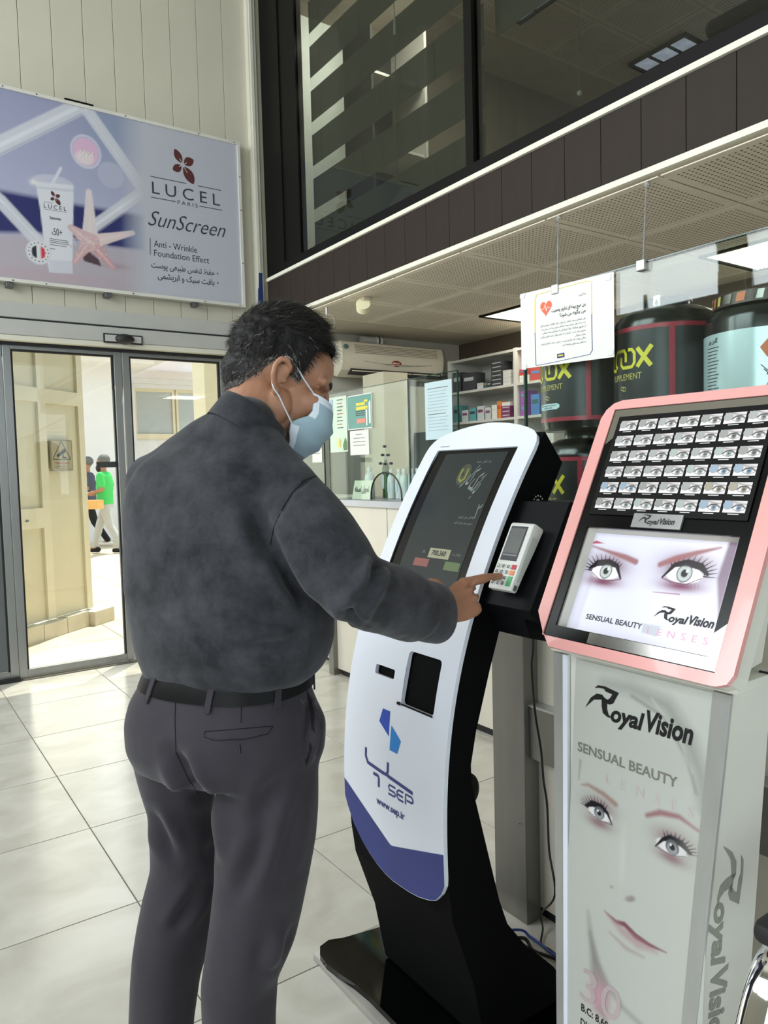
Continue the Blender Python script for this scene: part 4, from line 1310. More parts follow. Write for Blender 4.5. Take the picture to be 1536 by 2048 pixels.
def loox_jar(cx, cy, z0, label, rot=0.0, sticker=False, tagged=False):
    R, H = .131, .325
    t, S, band = jar('supplement_jar', cx, cy, z0, R, H, label, 'loox')
    o = rot
    band('label_wrap', o - .36, o + .44, .028, .248, M['jar_label'])
    band('red_stripe', o - .36, o + .44, .238, .249, M['wine'], .0006)
    band('red_stripe', o - .36, o + .44, .026, .038, M['wine'], .0006)
    band('red_stripe', o - .098, o - .084, .038, .238, M['wine'], .0006)
    F = lambda a, z: S(a, z, .0010)
    y0_, y1_ = .146, .194
    # the interlocking wordmark, letter by letter (a runs right to left)
    def X_(a): return o + .098 - a
    stroke(F, [(X_(0), y1_), (X_(.0), y0_ + .004), (X_(.006), y0_), (X_(.024), y0_)], .0085, M['yellow'], t, 'letter')
    stroke(F, [(X_(.032), y0_ + .004), (X_(.022), y0_ + .012), (X_(.022), y1_ - .012), (X_(.032), y1_ - .002), (X_(.062), y1_ - .002), (X_(.068), y1_ - .012), (X_(.068), y0_ + .016)], .0085, M['yellow'], t, 'letter')
    stroke(F, [(X_(.050), y1_ - .018), (X_(.050), y0_ + .010), (X_(.058), y0_ + .002), (X_(.088), y0_ + .002), (X_(.096), y0_ + .012), (X_(.096), y1_ - .012), (X_(.088), y1_ - .002), (X_(.076), y1_ - .002)], .0085, M['yellow'], t, 'letter')
    stroke(F, [(X_(.104), y1_), (X_(.140), y0_)], .011, M['yellow'], t, 'letter')
    stroke(F, [(X_(.142), y1_ + .003), (X_(.104), y0_)], .011, M['yellow'], t, 'letter')
    letters('SUPPLEMENT', F, X_(.008), X_(.116), .116, .132, M['gold_ink'], t)
    stroke(F, [(X_(.048), .092), (X_(.048), .100), (X_(.058), .100), (X_(.058), .092), (X_(.048), .092)], .002, M['gold_ink'], t, 'small_mark')
    stroke(F, [(X_(.055), .089), (X_(.066), .089), (X_(.066), .098), (X_(.055), .098)], .002, M['gold_ink'], t, 'small_mark')
    if sticker:
        q = [(X_(.022 + .012 * math.cos(s)) if 90 > 0 else 0, .068 + .0085 * math.sin(s)) for s in []]
        pts = []
        for k in range(9): pts.append((X_(.020 - .010 * math.sin(math.pi * k / 8)), .060 + .018 * (k / 8)))
        for k in range(9): pts.append((X_(.098 + .010 * math.sin(math.pi * k / 8)), .078 - .018 * (k / 8)))
        n = 10
        V, Fc = [], []
        for i in range(n + 1):
            a = .012 + .094 * i / n
            inset = .006 if i in (0, n) else .001
            V += [F(X_(a), .060 + inset), F(X_(a), .079 - inset)]
        MB().add(V, [(2 * i, 2 * i + 1, 2 * i + 3, 2 * i + 2) for i in range(n)]).build('white_sticker', M['paper_blue'], t)
        G2 = lambda a, z: S(a, z, .0016)
        letters('BEST FOR MUSCLE', G2, X_(.024), X_(.094), .0705, .0745, M['ink'], t)
        letters('GAINER 100%', G2, X_(.036), X_(.080), .064, .068, M['ink'], t)
    if tagged:
        q = MB()
        a = -0.02
        rl = R * .505
        q.add([(cx - rl - .001, cy + a + .010, z0 + H + .004), (cx - rl - .001, cy + a - .010, z0 + H + .004), (cx - rl - .002, cy + a - .010, z0 + H - .026), (cx - rl - .002, cy + a + .010, z0 + H - .026), (cx - rl - .014, cy + a - .020, z0 + H * .895), (cx - rl - .014, cy + a + .002, z0 + H * .895)],
              [(0, 1, 2, 3), (3, 2, 4, 5)])
        q.build('price_tag', M['paper'], t)
        letters('6', lambda u, v: (cx - rl - .0028, u, v), cy + a + .004, cy + a - .005, z0 + H - .020, z0 + H - .006, M['ink'], t, off=.03)
    return t
zc = 1.119
loox_jar(1.755, 1.466, zc + .325, 'black tub with yellow wordmark and white sticker, standing left behind the notice', rot=-.005, sticker=True)
loox_jar(1.752, 1.199, zc + .325, 'black tub with yellow wordmark and paper tag on its cap, second from the notice', rot=-.002, tagged=True)
loox_jar(1.755, 1.466, zc, 'lower black tub under the left one, between kiosk and pink display', rot=.02)
loox_jar(1.752, 1.199, zc, 'lower black tub hidden behind the pink framed display', rot=.0)
R3, H3 = .132, .285
def gold_jar(cx, cy, z0, label):
    t, S, band = jar('supplement_jar', cx, cy, z0, R3, H3, label, 'gold')
    band('label_wrap', -.38, .38, .02, .195, mat('pale_foil_label', (196, 212, 216), .22, .35, var=.06, scale=5) if 'pale_foil_label' not in bpy.data.materials else bpy.data.materials['pale_foil_label'])
    F = lambda a, z: S(a, z, .0008)
    F2 = lambda a, z: S(a, z, .0014)
    F3 = lambda a, z: S(a, z, .0020)
    letters('گلدن وی', F, .078, .044, .172, .186, M['ink'], t, fa=True, off=.02)
    for k in range(17):
        z_ = .164 - k * .0078
        stroke(F, [(.083, z_), (.040 + .003 * (k % 4), z_)], .0018, M['ink_dark'], t, 'text_line')
    og = mat('burnt_orange_print', (196, 106, 58), .35) if 'burnt_orange_print' not in bpy.data.materials else bpy.data.materials['burnt_orange_print']
    D1, D2, D3 = (lambda a, z: F(a - .08, z)), (lambda a, z: F2(a - .08, z)), (lambda a, z: F3(a - .08, z))
    flat_poly(D1, [(.026, .150), (-.002, .182), (-.020, .150), (-.012, .135), (.012, .128)], og, t, 'orange_x', sub=.006)
    flat_poly(D2, [(-.002, .170), (-.012, .182), (-.060, .090), (-.050, .060)], og, t, 'orange_x', sub=.006)
    flat_poly(D2, [(.034, .030), (.014, .030), (-.056, .140), (-.050, .165), (-.034, .150)], og, t, 'orange_x', sub=.006)
    letters('GOLD', D3, .006, -.048, .075, .098, M['ink'], t, off=.05, rot=.95)
    letters('WHEY', D3, -.056, -.10, .10, .12, M['ink'], t, off=.04, rot=.95)
    flat_poly(D3, [(-.014 + .016 * math.cos(a), .176 + .011 * math.sin(a)) for a in [i * math.pi / 10 for i in range(20)]], M['red'], t, 'round_badge', sub=.006)
    S3 = lambda a, z: S(a, z, .0026)
    flat_poly(lambda a, z: S3(a - .08, z), [(-.014 + .013 * math.cos(a), .176 + .008 * math.sin(a)) for a in [i * math.pi / 10 for i in range(20)]], M['navy'], t, 'round_badge', sub=.006)
    letters('NMX', lambda a, z: S(a - .08, z, .0031), -.005, -.023, .173, .179, M['paper'], t)
    for k in range(3):
        stroke(D1, [(.024 - k * .006, .112 - k * .010), (.006 - k * .006, .094 - k * .012)], .002, M['ink_dark'], t, 'text_line')
    Lr = R3 * .862
    for k, (a_, w_, mt) in enumerate(((.075, .012, 'red'), (.022, .022, 'mirror'), (-.012, .02, 'red'), (-.05, .014, 'mirror'), (.055, .01, 'gold_ink'))):
        V = []
        for i in range(5):
            th = math.pi - (a_ + w_ * i / 4) / Lr
            V += [(cx + Lr * math.cos(th), cy + Lr * math.sin(th), z0 + H3 * .915), (cx + Lr * math.cos(th + .04), cy + Lr * math.sin(th + .04), z0 + H3 * .985)]
        MB().add([(cx + (p[0] - cx) * 1.006, cy + (p[1] - cy) * 1.006, p[2]) for p in V], [(2 * i, 2 * i + 1, 2 * i + 3, 2 * i + 2) for i in range(4)]).build('lid_print', og if mt == 'red' else M[mt], t)
    return t
gold_jar(1.748, .932, zc + .325, 'black tub with pale silver label and orange cross print at the right edge')
loox_jar(1.752, .932, zc, 'lower black tub under the silver-labelled one behind the display')

# ================================================================== PAYMENT KIOSK
KP = [(0.975, .36), (0.97, .455), (.968, .527), (.972, .615), (.984, .765), (1.006, .874), (1.032, .956), (1.054, 1.013), (1.098, 1.115), (1.152, 1.220), (1.212, 1.320), (1.284, 1.420), (1.33, 1.48)]
KZ = [p[1] for p in KP]
KX = [p[0] for p in KP]
_cs = np.polyfit(KZ, KX, 6)
def kx(z): return float(np.polyval(_cs, z))
def K(y, z, off=0.0):
    s_ = (kx(z + .01) - kx(z - .01)) / .02
    n_ = Vector((-1, 0, s_)).normalized()
    return (kx(z) + n_.x * off, y, z + n_.z * off)
YA, YB = 1.200, 1.600
ko = []            # outline of the face sheet (y, z), anticlockwise seen from the hall
def halfw(z):
    return 0.2
top = [(1.200, 1.385), (1.203, 1.402), (1.212, 1.416), (1.228, 1.427), (1.255, 1.436), (1.290, 1.444), (1.330, 1.4505), (1.370, 1.4545), (1.400, 1.456), (1.430, 1.4545), (1.470, 1.4505), (1.510, 1.444), (1.545, 1.436), (1.572, 1.427), (1.588, 1.416), (1.597, 1.402), (1.600, 1.385)]
bot = [(1.600, .515), (1.584, .487), (1.560, .452), (1.530, .425), (1.500, .405), (1.465, .388), (1.430, .378), (1.400, .375), (1.370, .376), (1.335, .378), (1.300, .383), (1.262, .394), (1.235, .406), (1.215, .428), (1.202, .452), (1.200, .470)]
side_l = [(1.600, 1.385 - k * (1.385 - .515) / 30) for k in range(1, 30)]
side_r = [(1.200, .470 + k * (1.385 - .470) / 30) for k in range(1, 30)]
outline = top + side_l + bot + side_r
kio = thing('payment_kiosk', 'white and black curved payment kiosk with a leaning touch screen', 'kiosk', (1.2, 1.4, 0.02))

def curved_panel(name, out, off0, off1, m_, holes=(), parent=None):
    """sheet with outline `out` on the curved face; interior meshed in horizontal strips"""
    parent = parent or kio
    zs = sorted(set([round(p[1], 5) for p in out] + [round(p[1], 5) for h in holes for p in h] + [min(p[1] for p in out) + k * .02 for k in range(int((max(p[1] for p in out) - min(p[1] for p in out)) / .02))]))
    def spans(poly, z):
        xs = []
        n = len(poly)
        for i in range(n):
            (ay, az), (by, bz) = poly[i], poly[(i + 1) % n]
            if (az > z) != (bz > z):
                xs.append(ay + (z - az) * (by - ay) / (bz - az))
        return sorted(xs)
    e = 1e-6
    VV, FF, NN = [], [], []
    def put(pts_, off, nrm):
        k = len(VV)
        VV.extend([K(y_, z_, off) for y_, z_ in pts_])
        NN.extend(nrm)
        FF.append(tuple(range(k, k + len(pts_))))
    def kn(z, s_=1):
        g_ = (kx(z + .01) - kx(z - .01)) / .02
        v_ = Vector((-1, 0, g_)).normalized() * s_
        return v_[:]
    for i in range(len(zs) - 1):
        za, zb_ = zs[i] + e, zs[i + 1] - e
        if zb_ - za < 2e-6: continue
        sa, sb = spans(out, za), spans(out, zb_)
        if len(sa) < 2 or len(sb) < 2: continue
        if not holes and len(sa) == len(sb):
            ia = [(sa[k_], sa[k_ + 1]) for k_ in range(0, len(sa) - 1, 2)]
            ib = [(sb[k_], sb[k_ + 1]) for k_ in range(0, len(sb) - 1, 2)]
        else:
            ia, ib = [(sa[0], sa[-1])], [(sb[0], sb[-1])]
        for h in holes:
            ha, hb = spans(h, za), spans(h, zb_)
            if len(ha) >= 2 and len(hb) >= 2:
                na, nb = [], []
                for (p, q), (r, s_) in zip(ia, ib):
                    if ha[0] > p and ha[-1] < q:
                        na += [(p, ha[0]), (ha[-1], q)]
                        nb += [(r, hb[0]), (hb[-1], s_)]
                    else:
                        na.append((p, q)); nb.append((r, s_))
                ia, ib = na, nb
        for (p, q), (r, s_) in zip(ia, ib):
            put([(p, za), (r, zb_), (s_, zb_), (q, za)], off1, [kn(za), kn(zb_), kn(zb_), kn(za)])
            if off0 != off1:
                put([(p, za), (q, za), (s_, zb_), (r, zb_)], off0, [kn(za, -1), kn(za, -1), kn(zb_, -1), kn(zb_, -1)])
    if off0 != off1:
        for hi_, poly in enumerate([out] + list(holes)):
            n = len(poly)
            for i in range(n):
                a_, b_ = poly[i], poly[(i + 1) % n]
                P4 = [K(*a_, off0), K(*b_, off0), K(*b_, off1), K(*a_, off1)]
                nn = (Vector(P4[1]) - Vector(P4[0])).cross(Vector(P4[3]) - Vector(P4[0]))
                nn = nn.normalized() if nn.length > 1e-12 else Vector((0, 0, 1))
                k = len(VV)
                VV.extend(P4); NN.extend([nn[:]] * 4); FF.append((k, k + 1, k + 2, k + 3))
    o = MB().add(VV, FF).build(name, m_, parent)
    o.data.polygons.foreach_set('use_smooth', [True] * len(o.data.polygons))
    o.data.normals_split_custom_set_from_vertices(NN)
    return o
def rrect(y0, y1, z0, z1, r, n=5):
    P_ = []
    for cy, cz, a0 in ((y1 - r, z1 - r, 0), (y0 + r, z1 - r, 90), (y0 + r, z0 + r, 180), (y1 - r, z0 + r, 270)):
        for k in range(n + 1):
            a = math.radians(a0 + 90 * k / n)
            P_.append((cy + r * math.cos(a), cz + r * math.sin(a)))
    return P_
scr = rrect(1.2535, 1.552, 0.972, 1.391, .003)
slot = rrect(1.415, 1.494, .849, .871, .005)
opn = rrect(1.255, 1.375, .804, .923, .010)
curved_panel('face_sheet', outline, -.006, .004, M['white_gloss'], (scr, slot, opn))
# dark body behind the face sheet
def prof_body():
    f = [(kx(z) + .0085, z) for z in np.linspace(1.425, .44, 26)]
    return f
front = prof_body()
back = [(1.352, 1.352), (1.30, 1.262), (1.235, 1.150), (1.158, 1.027), (1.110, .90), (1.066, .770), (1.049, .698), (1.050, .655), (1.126, .365), (1.150, .300), (1.215, .215), (1.30, .135), (1.36, .045)]
body = front + [(.990, .36), (1.045, .20), (1.075, .045)] + back[::-1]
MB().prism([(x_, 1.204, z_) for x_, z_ in body], (0, .392, 0)).build('housing', M['black_matte'], kio)
curved_panel('screen_bezel', scr, -.002, -.0005, M['bezel'])
lcd = rrect(1.282, 1.512, 1.010, 1.382, .002)
KS = lambda y, z: K(y, z, .0004)
KS2 = lambda y, z: K(y, z, .0009)
lcdo = curved_panel('lcd_panel', lcd, .0002, .0002, M['lcd'])
box_ = MB()
curved_panel('receipt_slot', slot, -.030, -.029, M['black_matte'])
curved_panel('tray_recess', opn, -.045, -.044, M['black_matte'])
stroke(lambda y, z: K(y, z, .0065), [(1.255, .8035), (1.372, .8035)], .004, M['black_gloss'], kio, 'tray_lip')
flat_poly(lambda y, z: K(y, z, .008), [(1.372, .808), (1.386, .806), (1.386, .800), (1.372, .800)], M['black_gloss'], kio, 'tray_lip')
# screen contents
M['scr_white'] = mat('screen_white', (120, 130, 128), .3, emit=.05)
M['scr_yel'] = mat('screen_yellow', (118, 120, 58), .3, emit=.05)
M['scr_red'] = mat('screen_red', (124, 62, 56), .3, emit=.08)
M['scr_grn'] = mat('screen_green', (72, 96, 44), .3, emit=.08)
M['scr_field'] = mat('screen_field', (146, 144, 116), .3, emit=.10)
ring = [(1.404 + .023 * math.cos(a), 1.329 + .026 * math.sin(a)) for a in [i * math.pi / 14 for i in range(28)]]
flat_poly(KS, ring, mat('screen_disc', (58, 66, 52), .3), kio, 'bank_mark')
stroke(KS2, [(1.415, 1.343), (1.415, 1.318), (1.404, 1.312), (1.394, 1.318), (1.394, 1.343)], .007, M['scr_yel'], kio, 'bank_mark')
letters('بانک کار', KS2, 1.388, 1.325, 1.278, 1.345, M['scr_white'], kio, fa=True, rot=.5, off=.01)
letters('به نام خدا', KS2, 1.375, 1.325, 1.353, 1.363, M['scr_white'], kio, fa=True)
letters('۲', KS2, 1.302, 1.288, 1.228, 1.260, M['scr_white'], kio)
letters('لطفا کارت خود را بکشید', KS2, 1.355, 1.298, 1.224, 1.232, M['scr_white'], kio, fa=True)
letters('سپس رمز را وارد کنید', KS2, 1.362, 1.298, 1.211, 1.219, M['scr_white'], kio, fa=True)
letters('مبلغ قابل پرداخت', KS2, 1.332, 1.296, 1.140, 1.148, M['scr_white'], kio, fa=True)
letters('ریال', KS2, 1.440, 1.428, 1.140, 1.148, M['scr_white'], kio, fa=True)
flat_poly(KS, [(1.414, 1.132), (1.336, 1.132), (1.336, 1.154), (1.414, 1.154)], M['scr_field'], kio, 'amount_field')
letters('700,360', KS2, 1.403, 1.350, 1.136, 1.150, M['ink'], kio, off=.02)
flat_poly(KS, [(1.460, 1.110), (1.403, 1.110), (1.403, 1.128), (1.460, 1.128)], M['scr_red'], kio, 'button')
flat_poly(KS, [(1.343, 1.109), (1.289, 1.109), (1.289, 1.128), (1.343, 1.128)], M['scr_grn'], kio, 'button')
letters('SAMAN KISH', lambda y, z: K(y, z, .0046), 1.548, 1.512, 1.3985, 1.4015, M['ink_dark'], kio)
# printed graphics on the white face
KF = lambda y, z: K(y, z, .0047)
def curved_print(name, out, m_):
    return curved_panel(name, out, .0046, .0046, m_)
low = [(1.5985, .561), (1.5985, .53)] + [(max(min(p[0], 1.5985), 1.2015), p[1] + .0015) for p in bot] + [(1.2015, .524), (1.390, .4655), (1.399, .464), (1.408, .467)]
curved_print('blue_band', low, M['blue_print'])
curved_print('emblem_piece', [(1.441, .777), (1.411, .777), (1.408, .720), (1.451, .745)], M['blue_a'])
curved_print('emblem_piece', [(1.401, .748), (1.360, .722), (1.371, .690), (1.402, .690)], M['blue_b'])
stroke(KF, [(1.500, .668), (1.500, .648), (1.490, .634), (1.470, .6325), (1.425, .629), (1.411, .6295), (1.406, .638), (1.406, .660)], .0085, M['navy'], kio, 'emblem_letter')
stroke(KF, [(1.411, .6295), (1.400, .6275), (1.350, .6235), (1.308, .620)], .0085, M['navy'], kio, 'emblem_letter')
stroke(KF, [(1.466, .6155), (1.446, .6155), (1.4425, .610), (1.4425, .589)], .008, M['navy'], kio, 'emblem_letter')
for pts in ([(1.374, .6095), (1.398, .6095), (1.402, .604), (1.398, .598), (1.379, .598), (1.374, .593), (1.378, .588), (1.403, .588)],
            [(1.343, .6095), (1.362, .6095), (1.368, .604), (1.368, .593), (1.362, .588), (1.343, .588)], [(1.368, .5985), (1.345, .5985)],
            [(1.335, .586), (1.335, .6095), (1.312, .6095), (1.307, .604), (1.307, .600), (1.312, .5965), (1.330, .5965)]):
    stroke(KF, pts, .0048, M['navy'], kio, 'wordmark_letter')
letters('www.sep.ir', KF, 1.453, 1.339, .541, .563, M['navy'], kio, off=.03)
# lock knob on the rear edge
MB().ball((1.062, 1.23, .632), (0.028, 0.02, 0.036)).build('lock_knob', M['black_body'], kio, smooth=True)
# base plate, glossy black, on a loose marble slab
bp = [(1.04, 1.735), (1.00, 1.752), (0.966, 1.742), (0.949, 1.712), (0.944, 1.67), (0.950, 1.62), (0.962, 1.56), (0.968, 1.50), (0.968, 1.40), (0.968, 1.30), (0.962, 1.24), (0.950, 1.18), (0.944, 1.13), (0.949, 1.088), (0.966, 1.058), (1.00, 1.048), (1.04, 1.063),
      (1.14, 1.090), (1.26, 1.12), (1.34, 1.165), (1.395, 1.23), (1.415, 1.31), (1.422, 1.40), (1.415, 1.49), (1.395, 1.57), (1.34, 1.64), (1.26, 1.69), (1.14, 1.715)]
bp = [(a - .010, b) for a, b in bp]
MB().prism([(a, b, .022) for a, b in bp], (0, 0, .016)).build('base_plate', M['black_gloss'], kio)
sl = thing('marble_slab', 'chipped grey marble slab lying under the kiosk base', 'slab', (1.2, 1.4, 0))
q = MB().box((.938, 1.045, .0005), (1.43, 1.751, .021), .003).build('slab', M['marble'], sl, smooth=30)

# card reader housing and terminal on the kiosk's side
crh = [(1.325, 1.300), (1.215, 1.275), (1.205, 1.262), (1.080, 1.030), (1.098, 1.000), (1.170, .975), (1.215, 1.020), (1.365, 1.275)]
MB().prism([(a, 1.060, b) for a, b in [(1.212, 1.268), (1.090, 1.052), (1.106, 1.030), (1.205, .985), (1.395, 1.262)]], (0, .1435, 0)).build('reader_housing', M['charcoal_box'], kio)
MB().prism([(a, 1.095, b) for a, b in [(1.105, 1.040), (1.125, .985), (1.215, .960), (1.24, 1.02)]], (0, .10, 0)).build('reader_shelf', M['charcoal_box'], kio)
HS = lambda u, z: (u, 1.2035, z)
euro = (1.268, 1.259)
for k in range(12):
    a = k * math.pi / 6
    cx_, cz_ = 1.268 + .0155 * math.cos(a), 1.262 + .0155 * math.sin(a)
    flat_poly(lambda u, z: (u, 1.2025, z), [(cx_ + .0022 * math.cos(b), cz_ + .0022 * math.sin(b)) for b in [i * 1.2566 for i in range(5)]], M['white_plastic'], kio, 'sticker_star')
letters('2', lambda u, z: (u, 1.2025, z), 1.262, 1.274, 1.254, 1.270, M['white_plastic'], kio)
letters('STANDARD MARK', lambda u, z: (u, 1.2025, z), 1.205, 1.245, 1.2475, 1.2505, M['white_plastic'], kio)
letters('EN 60950 CE', lambda u, z: (u, 1.2025, z), 1.205, 1.245, 1.2425, 1.2455, M['white_plastic'], kio)

ct = thing('card_terminal', 'white card payment terminal with colour keys mounted on the kiosk side', 'terminal', (1.10, 1.13, 1.08))
T0, T1 = Vector((1.069, 0, 1.093)), Vector((1.142, 0, 1.2265))
td = (T1 - T0).normalized()
tn = Vector((-td.z, 0, td.x))
TLn = (T1 - T0).length
def TF(s_, t_, o_=0):
    """s across from the far edge (0) to the near edge (.068), t up the face, o out of the face"""
    return tuple(T0 + td * t_ + tn * o_ + Vector((0, 1.163 - s_, 0)))
W_ = .068
secs = []
for t_, dep, out in ((0, .016, -.002), (.004, .020, 0), (.05, .024, 0), (.10, .030, 0), (TLn - .004, .034, 0), (TLn, .030, -.003)):
    ring_ = []
    for s_, o_ in ((.004, out), (W_ - .004, out), (W_ - .001, out - .0015), (W_, out - .005), (W_ - .002, -dep), (.002, -dep), (0, out - .005), (.001, out - .0015)):
        ring_.append(TF(s_, t_, o_))
    secs.append(ring_)
MB().rings(secs).build('body', M['white_plastic'], ct, smooth=28)
def tquad(nm, s0, s1, t0_, t1_, m_, h=.0008, z=0.0002, bev=0.0):
    a = [TF(s0, t0_, z), TF(s1, t0_, z), TF(s1, t1_, z), TF(s0, t1_, z)]
    return MB().prism(a, tn * h).build(nm, m_, ct)
tquad('screen', .008, .056, .064, .143, M['ink_dark'])
tquad('display', .011, .053, .080, .138, mat('terminal_display', (92, 94, 94), .25, emit=.03), .0004, .0011)
tquad('display_line', .011, .053, .0745, .078, mat('terminal_line', (120, 122, 124), .3), .0004, .0011)
for k in range(3):
    tquad('display_line', .016, .044 - .006 * k, .128 - k * .006, .1295 - k * .006, M['ink_grey'], .0002, .0016)
for r_ in range(4):
    for c_ in range(3):
        s0, t0_ = .0065 + c_ * .0145, .0455 - r_ * .0125
        kq = tquad('key', s0, s0 + .0105, t0_, t0_ + .0095, M['white_plastic'], .0016)
        s_ = '123456789*0#'[r_ * 3 + c_]
        q = MB().prism([TF(s0 + .002, t0_ + .0012, .0018), TF(s0 + .0085, t0_ + .0012, .0018), TF(s0 + .0085, t0_ + .0083, .0018), TF(s0 + .002, t0_ + .0083, .0018)], tn * .0003).build('key_cap', M['ink_dark'], kq)
        letters(s_, lambda u, v: TF(u, v, .0023), s0 + .0035, s0 + .007, t0_ + .0025, t0_ + .0075, M['white_plastic'], kq)
for nm, t0_, h_, c_ in (('red_key', .0455, .0100, (190, 40, 62)), ('orange_key', .0325, .0100, (226, 130, 66)), ('green_key', .0080, .0215, (78, 164, 106))):
    tquad(nm, .0505, .0625, t0_, t0_ + h_, mat(nm, c_, .4), .0018)
MB().prism([TF(W_ + .0003, .020, -.008), TF(W_ + .0003, .125, -.008), TF(W_ + .0003, .125, -.026), TF(W_ + .0003, .030, -.019)], (0, -.0006, 0)).build('side_cover', mat('grey_green_cover', (188, 194, 186), .45), ct)
MB().prism([TF(W_ + .0003, .003, -.006), TF(W_ + .0003, .015, -.006), TF(W_ + .0003, .015, -.016), TF(W_ + .0003, .003, -.014)], (0, -.0005, 0)).build('socket_flap', M['ink_grey'], ct)

# cables behind the kiosk
cbk = thing('power_cable', 'thin black cable dropping from the card reader to the floor', 'cable', (1.25, 1.19, 0))
raw = [(1.245, 1.012), (1.241, 0.922), (1.236, 0.888), (1.241, 0.811), (1.248, 0.756), (1.263, 0.681), (1.27, 0.607), (1.281, 0.543), (1.286, 0.432), (1.304, 0.315)]
pts = [(1.20, 1.17, 1.03)]
ctrl = [(1.222, 1.205, .98), (1.225, 1.22, .87), (1.228, 1.23, .80), (1.246, 1.24, .70)]
yy = 1.24
pts = [(p[0] * (1 + .05 * min(1, i / 5.)), 1.2 * (1 + .05 * min(1, i / 5.)), 1.35 + (p[1] - 1.35) * (1 + .05 * min(1, i / 5.))) for i, p in enumerate(raw)]
f1 = (1.57, 1.456); f2 = (1.492, 1.428); f3 = (1.479, 1.41); f4 = (1.483, 1.386); f5 = (1.478, 1.345)
pts += [(f1[0] - .045, f1[1], .06), (f1[0] - .04, f1[1], .012), (f2[0], f2[1], .006), (f3[0], f3[1], .006), (f4[0], f4[1], .006), (f5[0], f5[1], .006)]
def smooth_pts(P_, n=6):
    P_ = [Vector(p) for p in P_]
    out = []
    for i in range(len(P_) - 1):
        p0, p1, p2, p3 = P_[max(i - 1, 0)], P_[i], P_[i + 1], P_[min(i + 2, len(P_) - 1)]
        for k in range(n):
            t_ = k / n
            out.append(0.5 * ((2 * p1) + (p2 - p0) * t_ + (2 * p0 - 5 * p1 + 4 * p2 - p3) * t_ ** 2 + (3 * p1 - p0 - 3 * p2 + p3) * t_ ** 3))
    out.append(P_[-1])
    return out
MB().tube(smooth_pts(pts), .0028, seg=8).build('cable', M['cable_black'], cbk, smooth=True)
cbl = thing('network_cable', 'blue cable curving on the floor behind the kiosk base', 'cable', (1.5, 1.4, 0))
g = [(1.465, 1.483), (1.479, 1.458), (1.479, 1.416), (1.475, 1.378), (1.475, 1.334)]
MB().tube(smooth_pts([(1.36, 1.50, .045), (g[0][0], g[0][1], .02)] + [(a, b, .007) for a, b in g[1:]]), .0038, seg=8).build('cable', M['cable_blue'], cbl, smooth=True)
cbb = thing('power_cable', 'thick black cable on the floor running from kiosk base to display', 'cable', (1.45, 1.3, 0))
g = [(1.443, 1.451), (1.442, 1.412), (1.453, 1.376), (1.472, 1.331)]
MB().tube(smooth_pts([(1.33, 1.45, .05), (g[0][0], g[0][1], .022)] + [(a, b, .008) for a, b in g[1:]]), .0048, seg=8).build('cable', M['cable_black'], cbb, smooth=True)

# ================================================================== LENS DISPLAY STAND
ds_ = thing('display_stand', 'lens display stand with salmon pink frame, eye cards and a lit screen', 'display stand', (1.12, .80, 0))
def PK(y, z, o=0.0):
    n_ = Vector((-1, 0, .511)).normalized()
    return (1.13 + .511 * (z - 1.2) + n_.x * o, y, z + n_.z * o)
def pkpanel(name, out, o0, o1, m_, parent=None):
    d = Vector(PK(0, 1, o1)) - Vector(PK(0, 1, o0))
    return MB().prism([PK(a, b, o0) for a, b in out], d).build(name, m_, parent or ds_)
# outer frame as a ring, so that the dark panel and the screen well sit inside it
pin = [(.9785, 1.0255), (.6285, 1.0255), (.6285, 1.4550), (.9785, 1.4550)]
po = [(1.0065, 1.064), (.980, 1.031), (.955, 1.008), (.640, 1.0075), (.622, 1.008), (.606, 1.014), (.599, 1.028), (.599, 1.040), (.599, 1.440), (.606, 1.459), (.620, 1.470), (.640, 1.473), (.965, 1.473), (.985, 1.468), (.999, 1.456), (1.0065, 1.438)]
def ring_panel(name, outer, inner, o0, o1, m_):
    """frame between outline and a rectangular hole, meshed by angle"""
    cy, cz = (inner[0][0] + inner[1][0]) / 2, (inner[0][1] + inner[2][1]) / 2
    n = 96
    def hit(poly, a):
        dx, dy = math.cos(a), math.sin(a)
        best = None
        for i in range(len(poly)):
            (ax, ay), (bx, by) = poly[i], poly[(i + 1) % len(poly)]
            ex, ey = bx - ax, by - ay
            den = dx * ey - dy * ex
            if abs(den) < 1e-12: continue
            t_ = ((ax - cy) * ey - (ay - cz) * ex) / den
            u_ = ((ax - cy) * dy - (ay - cz) * dx) / den
            if t_ > 0 and -1e-9 <= u_ <= 1 + 1e-9 and (best is None or t_ > best): best = t_
        return best
    angs = sorted(set([round(2 * math.pi * i / n, 6) for i in range(n)] + [round(math.atan2(p[1] - cz, p[0] - cy) % (2 * math.pi), 6) for p in list(inner) + list(outer)]))
    O, I = [], []
    for a in angs:
        ho, hi_ = hit(outer, a), hit(inner, a)
        O.append((cy + math.cos(a) * ho, cz + math.sin(a) * ho))
        I.append((cy + math.cos(a) * hi_, cz + math.sin(a) * hi_))
    k = len(angs)
    mb = MB()
    V = [PK(*p, o1) for p in O] + [PK(*p, o1) for p in I] + [PK(*p, o0) for p in O] + [PK(*p, o0) for p in I]
    F = []
    for i in range(k):
        j = (i + 1) % k
        F += [(i, j, k + j, k + i), (2 * k + i, 3 * k + i, 3 * k + j, 2 * k + j), (i, 2 * k + i, 2 * k + j, j), (k + i, k + j, 3 * k + j, 3 * k + i)]
    o = mb.add(V, F).build(name, m_, ds_)
    bm = bmesh.new(); bm.from_mesh(o.data)
    bmesh.ops.recalc_face_normals(bm, faces=bm.faces[:])
    bm.to_mesh(o.data); bm.free()
    return o
ring_panel('pink_frame', po, pin, -.007, .004, M['pink'])
opn2 = [(.957, 1.0465), (.6485, 1.0465), (.6485, 1.2260), (.957, 1.2260)]
